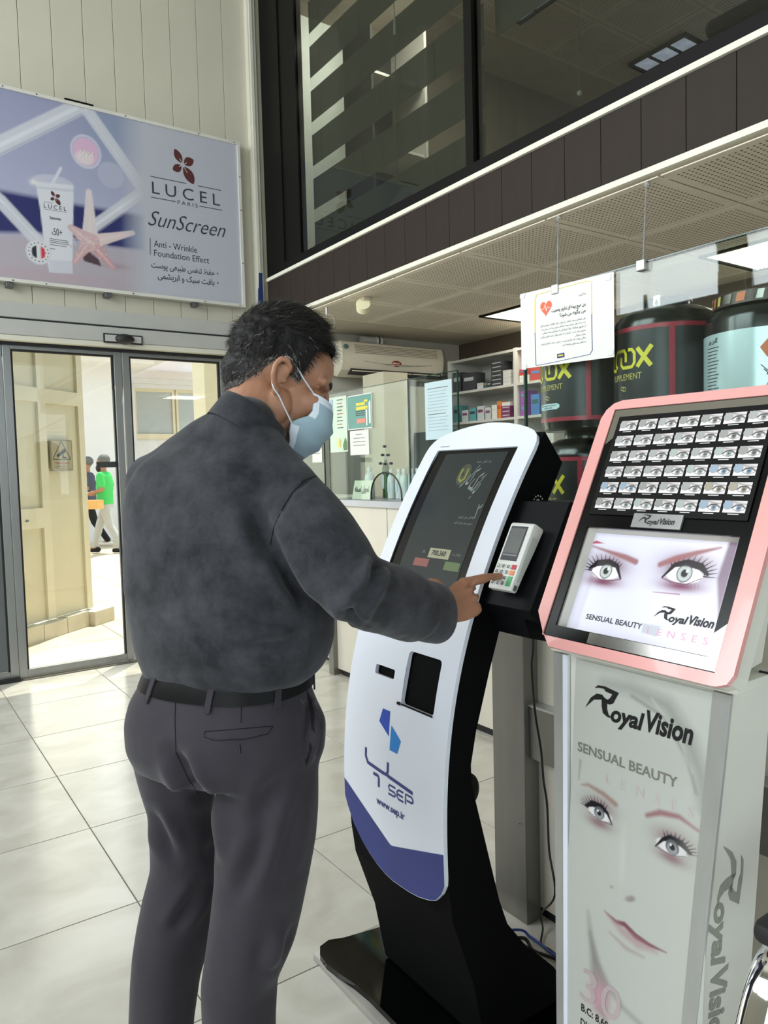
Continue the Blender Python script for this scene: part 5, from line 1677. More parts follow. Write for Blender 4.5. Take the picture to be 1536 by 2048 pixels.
ring_panel('black_panel', [(a, b) for a, b in pin], opn2, -.004, .001, M['bezel'])
# mirror strips at the top, upper left and bottom of the panel
pkpanel('mirror_strip', [(.976, 1.4535), (.631, 1.4535), (.631, 1.437), (.953, 1.437), (.958, 1.400), (.976, 1.385)], .0012, .0022, M['mirror'])
pkpanel('mirror_strip', [(.875, 1.0275), (.630, 1.0275), (.630, 1.0960), (.6475, 1.0800), (.6475, 1.0455), (.875, 1.0455)], .0012, .0022, M['mirror'])
# card board with forty-two lens cards
pkpanel('card_board', [(.960, 1.2490), (.642, 1.2490), (.642, 1.4385), (.960, 1.4385)], .0012, .0042, mat('card_board_black', (9, 8, 8), .5, spec=.15))
def card_art(tint, hue):
    A = Art(0, .0385, 0, .0215, 26, 15, (226, 220, 220))
    A.glow(.020, .018, .02, .006, (176, 168, 168), .5)
    A.line([(.012, .0205), (.026, .0165), (.0385, .0155)], .002, (120, 108, 108), .8)
    A.ell(.0262, .0085, .0095, .0050, (238, 238, 238), 1)
    A.line([(.0150, .0085), (.0205, .0135), (.0300, .0140), (.0375, .0085)], .0026, (24, 18, 22), 1)
    A.line([(.0170, .0060), (.0262, .0028), (.0355, .0058)], .0016, (80, 60, 66), .8)
    A.ell(.0265, .0087, .0048, .0048, (60, 60, 64), 1)
    A.ell(.0265, .0087, .0040, .0040, hue, 1)
    A.ell(.0265, .0087, .0018, .0018, (12, 10, 14), 1)
    return A
LB = ['grey', 'grey', 'green', 'blue', 'hazel']
cards = []
for v_, hue in enumerate(((140, 142, 142), (120, 120, 118), (150, 164, 158), (120, 146, 172), (140, 128, 104))):
    A = card_art(None, hue)
    o = A.build(lambda u, v: tuple(Vector(PK(.950 - u, 1.2605 + v * .89, .0046))), 'lens_card', M['print_gloss'], ds_)
    q = []
    rimc = MB()
    cc = (.0070, .0135)
    n = 20
    V = [PK(.950 - cc[0] - .0082 * math.cos(2 * math.pi * i / n), 1.2605 + (cc[1] + .0082 * math.sin(2 * math.pi * i / n)) * .89, .0053) for i in range(n)]
    rimc.add(V, [tuple(range(n))])
    lens = rimc.build('lens', mat('lens_tint_%d' % v_, tuple(int(c * .6 + 80) for c in hue), .15, coat=.5), o)
    cap = MB().add([PK(.950 - .010, 1.2575, .0046), PK(.950 - .029, 1.2575, .0046), PK(.950 - .029, 1.2588, .0046), PK(.950 - .010, 1.2588, .0046)], [(0, 1, 2, 3)]).build('caption', M['white_plastic'], o)
    cards.append(o)
BL = {(0, 2): 2, (0, 4): 2, (0, 5): 3, (0, 6): 3, (1, 0): 3, (1, 1): 3, (1, 5): 4, (1, 6): 4, (2, 4): 2, (2, 5): 3, (2, 6): 3, (3, 3): 2, (3, 5): 2, (4, 2): 1, (5, 3): 1}
used = set()
for r_ in range(6):
    for c_ in range(7):
        v_ = BL.get((r_, c_), 0 if (r_ + c_) % 3 else 1)
        src = cards[v_]
        dz = .0298 * r_
        d = Vector((.511 * dz, -.0437 * c_, dz))
        if v_ not in used:
            used.add(v_)
            src.location = d
        else:
            cp = src.copy(); COL.objects.link(cp); cp.location = d
            for ch2 in src.children:
                c2 = ch2.copy(); COL.objects.link(c2); c2.parent = cp
# small name plate
pkpanel('name_plate', [(.855, 1.2290), (.755, 1.2290), (.755, 1.2535), (.855, 1.2535)], .0012, .0055, mat('brushed_plate', (150, 150, 150), .35, .6, var=.08))
def rv_logo(fn, u0, u1, v0, v1, m_, parent, outline=None):
    """swash R with an eye-shaped bowl, then 'oyal Vision' in a slanted hand; box is the ink box"""
    w_, h_ = u1 - u0, v1 - v0
    g_ = lambda a, b: (u0 + a * w_, v0 + b * h_)
    pts1 = [(.00, .42), (.05, .62), (.10, .76), (.15, .80), (.10, .88), (.14, .97), (.22, 1.0), (.335, .93), (.30, .74), (.235, .68), (.235, .80), (.27, .86), (.22, .88), (.185, .80), (.175, .66), (.145, .70), (.085, .66)]
    a = [(.0, .40), (.055, .66), (.115, .79), (.175, .80), (.19, .70), (.09, .64)]
    bq = [(.09, .90), (.125, .985), (.20, 1.0), (.335, .94), (.30, .76), (.235, .66), (.215, .69), (.255, .79), (.27, .87), (.205, .89), (.185, .94), (.13, .93)]
    cq = [(.165, .80), (.225, .70), (.225, .52), (.245, .40), (.285, .36), (.235, .34), (.185, .40), (.170, .55)]
    dq = [(.205, .74), (.26, .70), (.30, .76), (.285, .68), (.25, .63), (.215, .64)]
    for q in (a, bq, cq, dq):
        flat_poly(fn, [g_(*p) for p in q], m_, parent, 'swash_letter')
    letters('oyal', fn, u0 + w_ * .265, u0 + w_ * .585, v0 + h_ * .16, v0 + h_ * .66, m_, parent, shear=.25, off=.035)
    letters('Vision', fn, u0 + w_ * .60, u1, v0 + h_ * .30, v0 + h_ * .76, m_, parent, shear=.25, off=.035)
rv_logo(lambda u, v: PK(u, v, .0058), .842, .768, 1.2285, 1.2520, M['ink'], ds_)
# recessed screen
MB().prism([PK(.957, 1.0465, -.002), PK(.957, 1.2260, -.002), PK(.970, 1.2275, -.030), PK(.970, 1.0465, -.030)], (0, -.0008, 0)).build('screen_well', M['mirror'], ds_)
MB().prism([PK(.957, 1.2260, -.002), PK(.6485, 1.2260, -.002), PK(.6485, 1.2275, -.030), PK(.970, 1.2275, -.030)], (0, 0, .0008)).build('screen_well', M['mirror'], ds_)
ring_panel('frame_depth', [(p[0] * .98 + .016, p[1] * .985 + .0185) for p in po], opn2, -.046, -.0075, M['white_paint'])
box2 = MB().prism([PK(.990, 1.040, -.031), PK(.647, 1.045, -.031), PK(.647, 1.24, -.031), PK(.990, 1.24, -.031)], tuple(Vector((.012, 0, -.006)))).build('screen_back', M['black_body'], ds_)
A = Art(.957, .6485, 1.0465, 1.2260, 330, 200, (212, 210, 226))
# photograph on the screen: two made-up eyes on a pale face
A.glow(.70, 1.20, .05, .02, (232, 224, 230), .6)
A.poly([(.664, 1.226), (.6485, 1.226), (.6485, 1.10), (.655, 1.12), (.668, 1.16)], (96, 62, 88), .8, .006)
for cx_, cz_, sg_, s_ in ((.883, 1.150, 1, 1.0), (.727, 1.161, -1, 1.08)):
    A.glow(cx_ - .000, cz_ + .009 * s_, .044 * s_, .022 * s_, (96, 40, 70), 1)
    A.glow(cx_, cz_ - .018 * s_, .036 * s_, .0085 * s_, (112, 44, 78), 1)
    A.ell(cx_, cz_ - .001, .031 * s_, .0125 * s_, (240, 238, 242), 1, .002)
    A.line([(cx_ + .038 * s_ * sg_, cz_ + .003), (cx_ + .024 * s_ * sg_, cz_ + .013 * s_), (cx_, cz_ + .0165 * s_), (cx_ - .020 * s_ * sg_, cz_ + .012 * s_), (cx_ - .036 * s_ * sg_, cz_ - .009)], [.005, .0115, .0115, .008, .003], (20, 12, 20), 1, .0015)
    A.line([(cx_ + .030 * s_ * sg_, cz_ - .004), (cx_ + .008 * sg_, cz_ - .0145 * s_), (cx_ - .020 * sg_, cz_ - .0135 * s_), (cx_ - .036 * s_ * sg_, cz_ - .010)], .0016, (96, 50, 72), .9, .001)
    A.ell(cx_, cz_ + .001, .0135 * s_, .0135 * s_, (92, 96, 98), 1)
    A.ell(cx_, cz_ + .001, .0115 * s_, .0115 * s_, (176, 182, 180), 1)
    A.ell(cx_, cz_ + .001, .0058 * s_, .0058 * s_, (18, 16, 20), 1)
    A.ell(cx_ - .004, cz_ + .005, .0022, .0026, (250, 250, 252), 1)
    A.line([(cx_ - .012 * sg_, cz_ + .0135 * s_), (cx_ + .014 * sg_, cz_ + .013 * s_)], .005, (34, 20, 30), .8, .002)
    for k in range(13):
        a = math.radians(-10 + k * 12.5)
        ex, ez = cx_ + sg_ * .033 * s_ * math.cos(a), cz_ + .014 * s_ * math.sin(a) + .002
        L_ = .013 + .009 * math.cos(a)
        A.line([(ex, ez), (ex + sg_ * L_ * math.cos(a - .1), ez + L_ * .8 * math.sin(a) + .003)], [.0026, .0006], (18, 10, 18), 1, .0007)
    for k in range(9):
        ex = cx_ + sg_ * (.028 - .006 * k) * s_
        A.line([(ex, cz_ - .013 * s_), (ex + sg_ * .003, cz_ - .019 * s_)], [.0008, .0003], (80, 44, 66), .7, .0007)
A.line([(.826, 1.172), (.85, 1.178), (.885, 1.184), (.93, 1.192)], [.010, .0095, .006, .002], (140, 88, 88), .9, .004)
A.line([(.777, 1.172), (.75, 1.184), (.715, 1.196), (.676, 1.207)], [.009, .0105, .008, .003], (146, 92, 92), .9, .004)
A.poly([(.940, 1.196), (.905, 1.1985), (.925, 1.2025)], (170, 36, 60), .9, .0015)
A.line([(.775, 1.127), (.725, 1.129)], [.001, .002], (140, 40, 80), .8, .001)
A.poly([(.775, 1.076), (.742, 1.077), (.745, 1.060), (.775, 1.062)], (166, 170, 178), .7, .003)
A.ell(.845, 1.043, .006, .004, (110, 120, 128), .8, .002)
A.ell(.800, 1.043, .008, .004, (110, 120, 128), .8, .002)
A.build(lambda u, v: PK(.9832 + (u - .957) * 1.0275, 1.0516 + (v - 1.0465) * 1.0273, -.030), 'screen_image', M['print_screen'], ds_)
SF = lambda u, v: PK(.9832 + (u - .957) * 1.0275, 1.0516 + (v - 1.0465) * 1.0273, -.0294)
letters('SENSUAL BEAUTY', SF, .895, .776, 1.0665, 1.0755, M['ink_dark'], ds_, off=.02)
rv_logo(SF, .760, .652, 1.0765, 1.1080, M['ink'], ds_)
letters('LENSES', SF, .765, .655, 1.062, 1.0725, mat('pink_text', (214, 164, 190), .5, emit=.2), ds_, spacing=1.9)
# body of the stand: tilted housing, ledge, tapered pedestal
MB().prism([PK(.985, 1.035, -.046), PK(.985, 1.46, -.046), (1.300, .985, 1.455), (1.175, .985, 1.02), (1.120, .985, 1.012)], (0, -.355, 0)).build('head_housing', M['white_paint'], ds_)
MB().box((1.070, .612, .990), (1.205, .988, 1.006), .002).build('ledge', M['white_paint'], ds_, smooth=30)
def CB(y, z, o=0.0): return (1.075 - .076 * (.99 - z) - o, y, z)
def hw(z): return .142 + (.180 - .142) * (z - .40) / .59
ped = []
for z_ in (.990, .75, .50, .25, .012):
    h_ = hw(z_)
    xf = CB(0, z_)[0]
    ped.append([(xf + .003, .80 - h_ + .002, z_), (1.190, .80 - h_ + .002, z_), (1.190, .80 + h_ - .002, z_), (xf + .003, .80 + h_ - .002, z_)])
MB().rings(ped).build('pedestal', M['white_paint'], ds_)
def strip(nm, f0, f1, m_, o0=.0, o1=.006, z0=.012, z1=.988):
    rr_ = []
    for k in range(9):
        z_ = z0 + (z1 - z0) * k / 8
        h_ = hw(z_)
        a, b = .80 + h_ * f0, .80 + h_ * f1
        rr_.append([CB(a, z_, o0), CB(b, z_, o0), CB(b, z_, o1), CB(a, z_, o1)])
    return MB().rings(rr_).build(nm, m_, ds_)
strip('steel_strip', .865, 1.0, M['steel'])
strip('steel_strip', -1.0, -.83, M['steel'])
strip('white_strip', .80, .865, M['white_gloss'], 0, .007)
# back-lit portrait on the pedestal
def face_fn(u, v):
    h_ = hw(v)
    return CB(.80 + (u - .80) * 1.0, v, .0045)
A = Art(.925, .645, .02, .985, 200, 660, (172, 175, 169))
A.glow(.72, .86, .10, .05, (150, 152, 148), .25)
A.line([(.86, .955), (.80, .958), (.73, .945), (.69, .90), (.665, .85), (.66, .80)], [.01, .02, .028, .03, .022, .012], (128, 130, 126), .7, .025)
A.line([(.80, .945), (.735, .925), (.69, .87), (.672, .82)], .005, (108, 108, 104), .6, .006)
A.line([(.76, .95), (.71, .905), (.68, .85)], .003, (190, 190, 184), .5, .006)
A.line([(.905, .80), (.907, .765)], [.004, .001], (96, 96, 94), .6, .006)
for cx_, cz_, sg_, s_ in ((.858, .719, 1, 1.0), (.710, .717, -1, 1.08)):
    A.glow(cx_, cz_ + .012, .032 * s_, .017, (120, 84, 92), .85)
    A.glow(cx_, cz_ - .017, .027 * s_, .010, (122, 84, 94), .85)
    A.ell(cx_ - .002 * sg_, cz_, .026 * s_, .0105 * s_, (204, 204, 204), 1, .002)
    A.line([(cx_ + .030 * s_ * sg_, cz_ + .004), (cx_ + .016 * sg_, cz_ + .0125 * s_), (cx_ - .004 * sg_, cz_ + .0135 * s_), (cx_ - .018 * sg_, cz_ + .007), (cx_ - .029 * s_ * sg_, cz_ - .010)], [.005, .0115, .0105, .006, .002], (22, 18, 28), 1, .0015)
    A.line([(cx_ + .024 * sg_, cz_ - .005), (cx_, cz_ - .0115 * s_), (cx_ - .026 * s_ * sg_, cz_ - .010)], .0015, (96, 74, 84), .9, .001)
    A.ell(cx_, cz_ + .001, .0115 * s_, .0112 * s_, (84, 86, 90), 1)
    A.ell(cx_, cz_ - .001, .0088 * s_, .0084 * s_, (138, 140, 144), 1, .002)
    A.ell(cx_, cz_ + .001, .0048 * s_, .0048 * s_, (22, 20, 26), 1)
    A.ell(cx_ + .003, cz_ + .004, .0015, .0018, (240, 240, 240), 1)
    for k in range(11):
        a = math.radians(0 + k * 12)
        ex, ez = cx_ + sg_ * .026 * s_ * math.cos(a), cz_ + .0125 * math.sin(a) + .002
        L_ = .012 + .006 * math.cos(a)
        A.line([(ex, ez), (ex + sg_ * L_ * math.cos(a - .1), ez + L_ * .8 * math.sin(a) + .003)], [.0026, .0006], (22, 18, 28), 1, .0007)
A.line([(.824, .748), (.85, .757), (.885, .762), (.90, .757)], [.010, .009, .006, .002], (140, 112, 104), .85, .006)
A.line([(.760, .752), (.735, .766), (.70, .772), (.665, .762)], [.007, .010, .008, .004], (136, 84, 92), .85, .006)
A.ell(.786, .598, .0105, .0048, (96, 76, 84), .85, .004, rot=-.5)
A.ell(.825, .601, .0045, .0025, (130, 112, 114), .7, .003, rot=-.4)
A.glow(.80, .60, .028, .012, (174, 170, 166), .5)
A.glow(.805, .66, .006, .05, (188, 190, 184), .5)
A.line([(.838, .552), (.812, .545), (.795, .549), (.772, .540), (.745, .539), (.712, .543)], [.001, .007, .009, .011, .007, .001], (112, 58, 74), .95, .004)
A.line([(.832, .548), (.80, .536), (.768, .530), (.73, .534)], [.003, .016, .017, .005], (160, 128, 132), .65, .009)
A.line([(.825, .520), (.79, .510), (.755, .513)], [.003, .007, .003], (148, 128, 128), .7, .007)
A.line([(.874, .535), (.866, .495), (.850, .455), (.825, .425), (.79, .405), (.74, .395), (.70, .40)], [.002, .010, .014, .012, .008, .007, .003], (122, 122, 118), .65, .012)
A.poly([(.868, .50), (.862, .43), (.850, .37), (.825, .36), (.82, .415), (.845, .45)], (120, 114, 113), .75, .014)
A.glow(.842, .395, .022, .03, (186, 140, 152), .8)
A.glow(.805, .33, .02, .03, (188, 168, 172), .6)
A.glow(.68, .50, .02, .25, (176, 174, 168), .5)
A.build(face_fn, 'portrait_panel', M['print_lit'], ds_)
CF = lambda u, v: CB(u, v, .0052)
rv_logo(CF, .899, .681, .868, .949, M['ink'], ds_)
letters('SENSUAL BEAUTY', CF, .912, .705, .8165, .8345, mat('taupe_ink', (112, 112, 104), .5), ds_, off=.02)
letters('LENSES', CF, .846, .675, .778, .796, mat('faint_pink_ink', (184, 172, 172), .5), ds_, spacing=2.4)
letters('30', CF, .885, .795, .37, .430, mat('dusty_pink_ink', (176, 160, 164), .5), ds_, shear=.1)
letters('B.C: 8.60 mm', CF, .880, .790, .349, .363, M['ink'], ds_, off=.02)
letters('DIA: 14.20 mm', CF, .880, .785, .322, .336, M['ink'], ds_, off=.02)
# logo on the white side, running down
def SDF(u, v):
    # u: distance down from the top of the logo, v: 0 at rear .. towards front
    z_ = .742 - u
    y_ = .80 - hw(z_) - .0008
    return (1.139 - v, y_, z_)
def side_fn(a, b):
    # a along the lettering (downwards), b up of the letters (towards the rear of the stand)
    z_ = .742 - a
    return (1.042 + b, .80 - hw(z_) + .0012, z_)
MSG = mat('grey_green_vinyl', (150, 152, 142), .4, .2)
rv_logo(lambda u, v: side_fn(u, v + .0), 0.0, .36, -.010, .100, MSG, ds_)
sp = MB()
MB().box((1.085, .70, .006), (1.185, .90, .012)).build('foot_pad', M['black_rubber'], ds_)
MB().box((1.00, .66, .0), (1.20, .94, .012), .002).build('foot_plate', M['steel'], ds_)
MB().tube([(1.165, .6125, 1.0063), (1.165, .628, 1.0063)], .003, seg=8).build('ledge_slot', M['ink'], ds_)

# ================================================================== CHROME CHAIR ARM at the lower right
cr = thing('waiting_chair', 'chromed waiting chair with black arm pad at the lower right corner', 'chair', (1.05, .43, 0))
def arm(yc):
    P_ = smooth_pts([(.800, yc, .44), (.838, yc, .55), (.866, yc, .63), (.900, yc, .690), (.945, yc, .712), (1.05, yc, .718), (1.20, yc, .712)], 8)
    q = MB()
    V, F = [], []
    n = len(P_)
    for i, p in enumerate(P_):
        t_ = (P_[min(i + 1, n - 1)] - P_[max(i - 1, 0)]).normalized()
        nn = Vector((-t_.z, 0, t_.x))
        for s_ in range(16):
            a = 2 * math.pi * s_ / 16
            V.append(tuple(p + nn * .015 * math.cos(a) + Vector((0, .028 * math.sin(a), 0))))
    for i in range(n - 1):
        for s_ in range(16):
            F.append((i * 16 + s_, i * 16 + (s_ + 1) % 16, (i + 1) * 16 + (s_ + 1) % 16, (i + 1) * 16 + s_))
    F.append(tuple(range(16))); F.append(tuple((n - 1) * 16 + s_ for s_ in range(16))[::-1])
    q.add(V, F)
    fr_ = q.build('arm_frame', M['chrome'], cr, smooth=True)
    MB().tube([(.805, yc, .46), (.790, yc, .03)], .019, seg=16).build('leg', M['chrome'], cr, smooth=40)
    MB().box((.905, yc - .030, .726), (1.20, yc + .030, .756), .012).build('arm_pad', M['black_rubber'], cr, smooth=40)
arm(.470); arm(-.05)
MB().box((.93, -.02, .40), (1.36, .44, .425), .01).build('seat', M['chrome'], cr, smooth=40)
MB().box((1.34, -.02, .44), (1.365, .44, .85), .01).build('backrest', M['chrome'], cr, smooth=40)
MB().tube([(1.15, -.03, .40), (1.15, .45, .40)], .02, seg=12).build('beam', M['steel'], cr, smooth=40)
for yc in (.470, -.05):
    MB().tube([(1.30, yc, .70), (1.32, yc, .03)], .019, seg=16).build('leg', M['chrome'], cr, smooth=40)

# ================================================================== SUNSCREEN BANNER over the entrance
bn = thing('advertising_banner', 'sunscreen advertising board in a white frame above the sliding doors', 'banner', (0.9, 5.41, 3.2))
BX0, BX1, BZ0, BZ1 = -0.62, 2.478, 2.618, 3.858
box_obj('board', (BX0 + .01, 5.385, BZ0 + .01), (BX1 - .01, 5.43, BZ1 - .01), M['white_paint'], bn)
q = MB()
q.box((BX0, 5.372, BZ1 - .022), (BX1, 5.435, BZ1)).box((BX0, 5.372, BZ0), (BX1, 5.435, BZ0 + .022)).box((BX0, 5.372, BZ0 + .022), (BX0 + .022, 5.435, BZ1 - .022)).box((BX1 - .022, 5.372, BZ0 + .022), (BX1, 5.435, BZ1 - .022))
q.build('frame', mat('white_frame', (206, 204, 196), .5), bn)
for x_ in (0.30, 0.85, 1.05, 1.62, 2.15, 2.43):
    for z_ in (BZ0 + .010, BZ1 - .010):
        MB().ball((x_, 5.3715, z_), .0045, seg=8, ring=6).build('rivet', M['ink_dark'], bn)
for z_ in (2.95, 3.35, 3.6):
    MB().ball((BX1 - .010, 5.3715, z_), .0045, seg=8, ring=6).build('rivet', M['ink_dark'], bn)
A = Art(BX0 + .02, BX1 - .02, BZ0 + .02, BZ1 - .02, 430, 175, (176, 178, 187))
U_, V__ = A.U, A.V
xl0, xl1 = (1.557, 3.425)[0], (1.747, 3.462)[0]
left = np.clip((xl1 - U_) / (xl1 - xl0), 0, 1)
keep = A.C.copy()
g_ = np.clip((V__ - 3.0) / .85, 0, 1)
A.blend(np.ones_like(U_), (166, 168, 192))
A.blend(g_ * .8, (136, 140, 170))
A.glow((1.515, 3.759)[0], (1.515, 3.759)[1], .22, .25, (128, 142, 168), .6)
A.poly([(0.294, 3.216), (0.804, 3.192), (1.029, 3.188), (1.299, 3.184), (1.734, 3.187), (1.723, 2.945), (1.42, 2.925), (1.234, 2.954), (1.023, 2.955), (0.791, 2.924), (0.276, 2.874)], (38, 42, 96), 1, .035)
A.glow((1.679, 3.027)[0], (1.679, 3.027)[1], .10, .10, (70, 92, 150), .7)
A.poly([(0.275, 2.869), (0.79, 2.908), (1.022, 2.944), (1.232, 2.931), (1.723, 2.939), (1.708, 2.605), (0.258, 2.55)], (168, 160, 170), 1, .03)
A.glow((1.082, 2.682)[0], (1.082, 2.682)[1], .45, .05, (176, 150, 158), .5)
A.glow((1.528, 2.807)[0], (1.528, 2.807)[1], .10, .02, (150, 120, 132), .5)
for pts, w_ in ((((0.526, 3.263), (1.33, 3.849)), .105), (((1.342, 3.863), (1.414, 3.769), (1.696, 3.406)), .085), (((1.705, 3.337), (1.381, 3.062)), .075), (((0.69, 3.212), (0.801, 3.128), (1.03, 2.885)), .085)):
    A.line(pts, w_, (196, 198, 206), .9, .012)
    A.line(pts, w_ * .25, (212, 213, 220), .8, .010)
    A.line([(p[0] + .028, p[1] - .034) for p in pts], w_ * .08, (150, 152, 170), .7, .006)
A.ell(*(1.505, 3.426), .088, .088, (190, 192, 204), .35, .006)
A.ell(*(1.505, 3.426), .080, .080, (168, 170, 192), .5, .01)
A.ell(*(1.347, 3.55), .100, .112, (206, 200, 216), .8, .008)
A.ell(*(1.347, 3.55), .090, .100, (176, 170, 196), .9, .006)
A.ell(*(1.347, 3.55), .080, .088, (206, 170, 196), 1, .006)
A.ell(*(1.336, 3.505), .060, .045, (216, 206, 206), .8, .02)
# tube
A.line([(1.122, 3.295), (1.18, 3.406)], .018, (214, 214, 222), .8, .006)
A.ell(*(1.131, 3.297), .130, .055, (202, 203, 212), .5, .006)
A.poly([(1.017, 3.288), (1.253, 3.309), (1.254, 3.254), (1.22, 2.719), (1.075, 2.709), (1.053, 2.888), (1.037, 3.127)], (204, 205, 212), 1, .006)
A.poly([(1.019, 3.259), (1.251, 3.28), (1.251, 3.264), (1.021, 3.246)], (176, 178, 192), .6, .004)
A.glow((1.003, 3.281)[0], (1.003, 3.281)[1], .02, .02, (220, 220, 214), .9)
A.poly([(1.079, 2.792), (1.226, 2.801), (1.22, 2.719), (1.079, 2.709)], (190, 190, 202), .8, .006)
# starfish
c_ = (1.348, 2.949)
A.poly([(1.273, 2.875), (1.329, 2.889), (1.399, 2.836), (1.414, 2.792), (1.303, 2.812)], (66, 44, 54), .95, .006)
for tip, w_, col_ in (((1.354, 3.284), .095, (206, 196, 198)), ((1.639, 3.054), .080, (208, 190, 190)), ((1.491, 2.796), .080, (190, 146, 148)), ((1.237, 2.797), .070, (192, 154, 156)), ((1.226, 3.026), .10, (196, 166, 168))):
    mid = ((c_[0] + tip[0]) / 2, (c_[1] + tip[1]) / 2)
    A.line([c_, mid, tip], [w_ * 1.25, w_ * .78, w_ * .42], col_, 1, .006)
    A.line([c_, tip], [w_ * .25, .006], (216, 200, 200), .6, .01)
for k in range(60):
    a = rnd.random() * 6.28; r_ = .02 + rnd.random() * .13
    A.ell(c_[0] + r_ * math.cos(a), c_[1] - .03 + r_ * .6 * math.sin(a), .005, .005, (176, 122, 124) if k % 2 else (220, 206, 204), .6, .003)
A.ell(*(1.015, 2.832), .078, .080, (196, 196, 204), 1, .006)
A.ell(*(1.015, 2.832), .070, .072, (204, 204, 208), 1, .004)
fc_ = (1.015, 2.832)
A.poly([(fc_[0] - .012, fc_[1] - .042), (fc_[0] - .012, fc_[1] + .042), (fc_[0] - .035, fc_[1] + .030), (fc_[0] - .044, fc_[1]), (fc_[0] - .035, fc_[1] - .030)], (36, 38, 52), 1, .004)
A.poly([(fc_[0] + .014, fc_[1] - .042), (fc_[0] + .014, fc_[1] + .042), (fc_[0] + .035, fc_[1] + .030), (fc_[0] + .044, fc_[1]), (fc_[0] + .035, fc_[1] - .030)], (190, 50, 62), 1, .004)
A.C = keep * (1 - left[..., None]) + A.C * left[..., None]
A.build(lambda u, v: (u, 5.3835, v), 'printed_sheet', M['print'], bn)
BF = lambda u, v: (u, 5.3825, v)
BG = lambda u, v: (u, 5.3818, v)
def leaf_mark(cx_, cz_, s_, m_):
    for ang, L_, w_ in ((118, .105, .030), (32, .088, .034), (215, .080, .030), (-58, .135, .040)):
        a = math.radians(ang)
        dx, dz = math.cos(a), math.sin(a)
        pts = []
        for k in range(13):
            t_ = k / 12
            pts.append((t_ * L_ + .012, w_ * math.sin(math.pi * t_) ** .75))
        for k in range(12, -1, -1):
            t_ = k / 12
            pts.append((t_ * L_ + .012, -w_ * math.sin(math.pi * t_) ** .75 * .85))
        flat_poly(BF, [(cx_ + s_ * (p[0] * dx - p[1] * dz), cz_ + s_ * (p[0] * dz + p[1] * dx)) for p in pts], m_, bn, 'leaf_mark')
        stroke(BG, [(cx_ + s_ * .010 * dx, cz_ + s_ * .010 * dz), (cx_ + s_ * L_ * .45 * dx, cz_ + s_ * L_ * .45 * dz)], .003 * s_, M['paper'], bn, 'leaf_vein')
lm = (2.024, 3.602)
leaf_mark(lm[0], lm[1], 1.0, M['ink_brown'])
def btext(s_, p0, p1, m_, **kw):
    """p0 lower left, p1 upper right"""
    return letters(s_, BF, p0[0], p1[0], p0[1], p1[1], m_, bn, **kw)
btext('LUCEL', (1.788, 3.356), (2.305, 3.441), M['ink_dark'], spacing=1.35) if False else None
a0, a1 = (1.79, 3.355), (2.302, 3.358)
zt_ = (1.794, 3.439)[1]
letters('LUCEL', BF, a0[0], a1[0], a0[1], zt_, M['ink_dark'], bn, spacing=1.5)
l1, l2 = (1.781, 3.473), (2.057, 3.475)
stroke(BF, [(l1[0], l1[1]), (l2[0] - .01, l1[1])], .005, M['ink_dark'], bn, 'rule')
stroke(BF, [((2.134, 3.472)[0], l1[1]), ((2.317, 3.47)[0], l1[1])], .005, M['ink_dark'], bn, 'rule')
l3 = (1.779, 3.327)
stroke(BF, [(l3[0], l3[1]), ((1.959, 3.326)[0], l3[1])], .005, M['ink_dark'], bn, 'rule')
stroke(BF, [((2.139, 3.325)[0], l3[1]), ((2.317, 3.325)[0], l3[1])], .005, M['ink_dark'], bn, 'rule')
letters('PARIS', BF, (1.974, 3.321)[0], (2.126, 3.329)[0], l3[1] - .014, l3[1] + .014, M['ink_dark'], bn, spacing=1.5)
s0, s1 = (1.751, 3.131), (2.34, 3.141)
letters('SunScreen', BF, s0[0], s1[0], s0[1] - .005, (1.821, 3.234)[1], M['ink_dark'], bn, shear=.45, off=-.006)
stroke(BF, [(1.761, 3.038), (1.756, 2.918)], .004, M['ink_dark'], bn, 'rule')
w0 = (1.786, 2.98); w1 = (2.107, 2.988)
letters('Anti - Wrinkle', BF, w0[0], w1[0], w0[1], (1.788, 3.026)[1], M['ink_dark'], bn)
w0 = (1.785, 2.915); w1 = (2.199, 2.922)
letters('Foundation Effect', BF, w0[0], w1[0], w0[1], (1.787, 2.96)[1], M['ink_dark'], bn)
w0 = (1.76, 2.826); w1 = (2.238, 2.844)
letters('حفظ تنفس طبیعی پوست', BF, w0[0], w1[0], w0[1] - .012, w0[1] + .046, M['ink_dark'], bn, fa=True, off=.012)
w2 = (1.803, 2.765); w3 = (2.234, 2.762)
letters('بافت سبک و ابریشمی', BF, w2[0], w3[0], w2[1] - .020, w2[1] + .038, M['ink_dark'], bn, fa=True, off=.012)
for p in ((2.262, 2.85), (2.262, 2.78)):
    flat_poly(BF, [(p[0] + .006 * math.cos(k), p[1] + .006 * math.sin(k)) for k in [i * .785 for i in range(8)]], M['ink_dark'], bn, 'bullet')
lm = (1.134, 3.207)
leaf_mark(lm[0], lm[1], .38, M['ink_brown'])
t0_ = (1.062, 3.128)
letters('LUCEL', BF, t0_[0], (1.202, 3.139)[0], t0_[1], t0_[1] + .028, M['ink_dark'], bn, spacing=1.4)
stroke(BF, [(t0_[0], t0_[1] + .038), ((1.116, 3.173)[0], t0_[1] + .038)], .002, M['ink_dark'], bn, 'rule')
stroke(BF, [(t0_[0], t0_[1] - .008), ((1.202, 3.139)[0], t0_[1] - .008)], .002, M['ink_dark'], bn, 'rule')
p = (1.114, 2.958)
letters('50+', BF, p[0], (1.168, 2.966)[0], p[1], p[1] + .046, M['ink_dark'], bn)
letters('SPF', BF, p[0] - .012, p[0] - .004, p[1], p[1] + .02, M['ink_dark'], bn)
p = (1.095, 3.06)
letters('Sunscreen', BF, p[0], (1.164, 3.071)[0], p[1], p[1] + .02, M['ink_dark'], bn, off=.02)
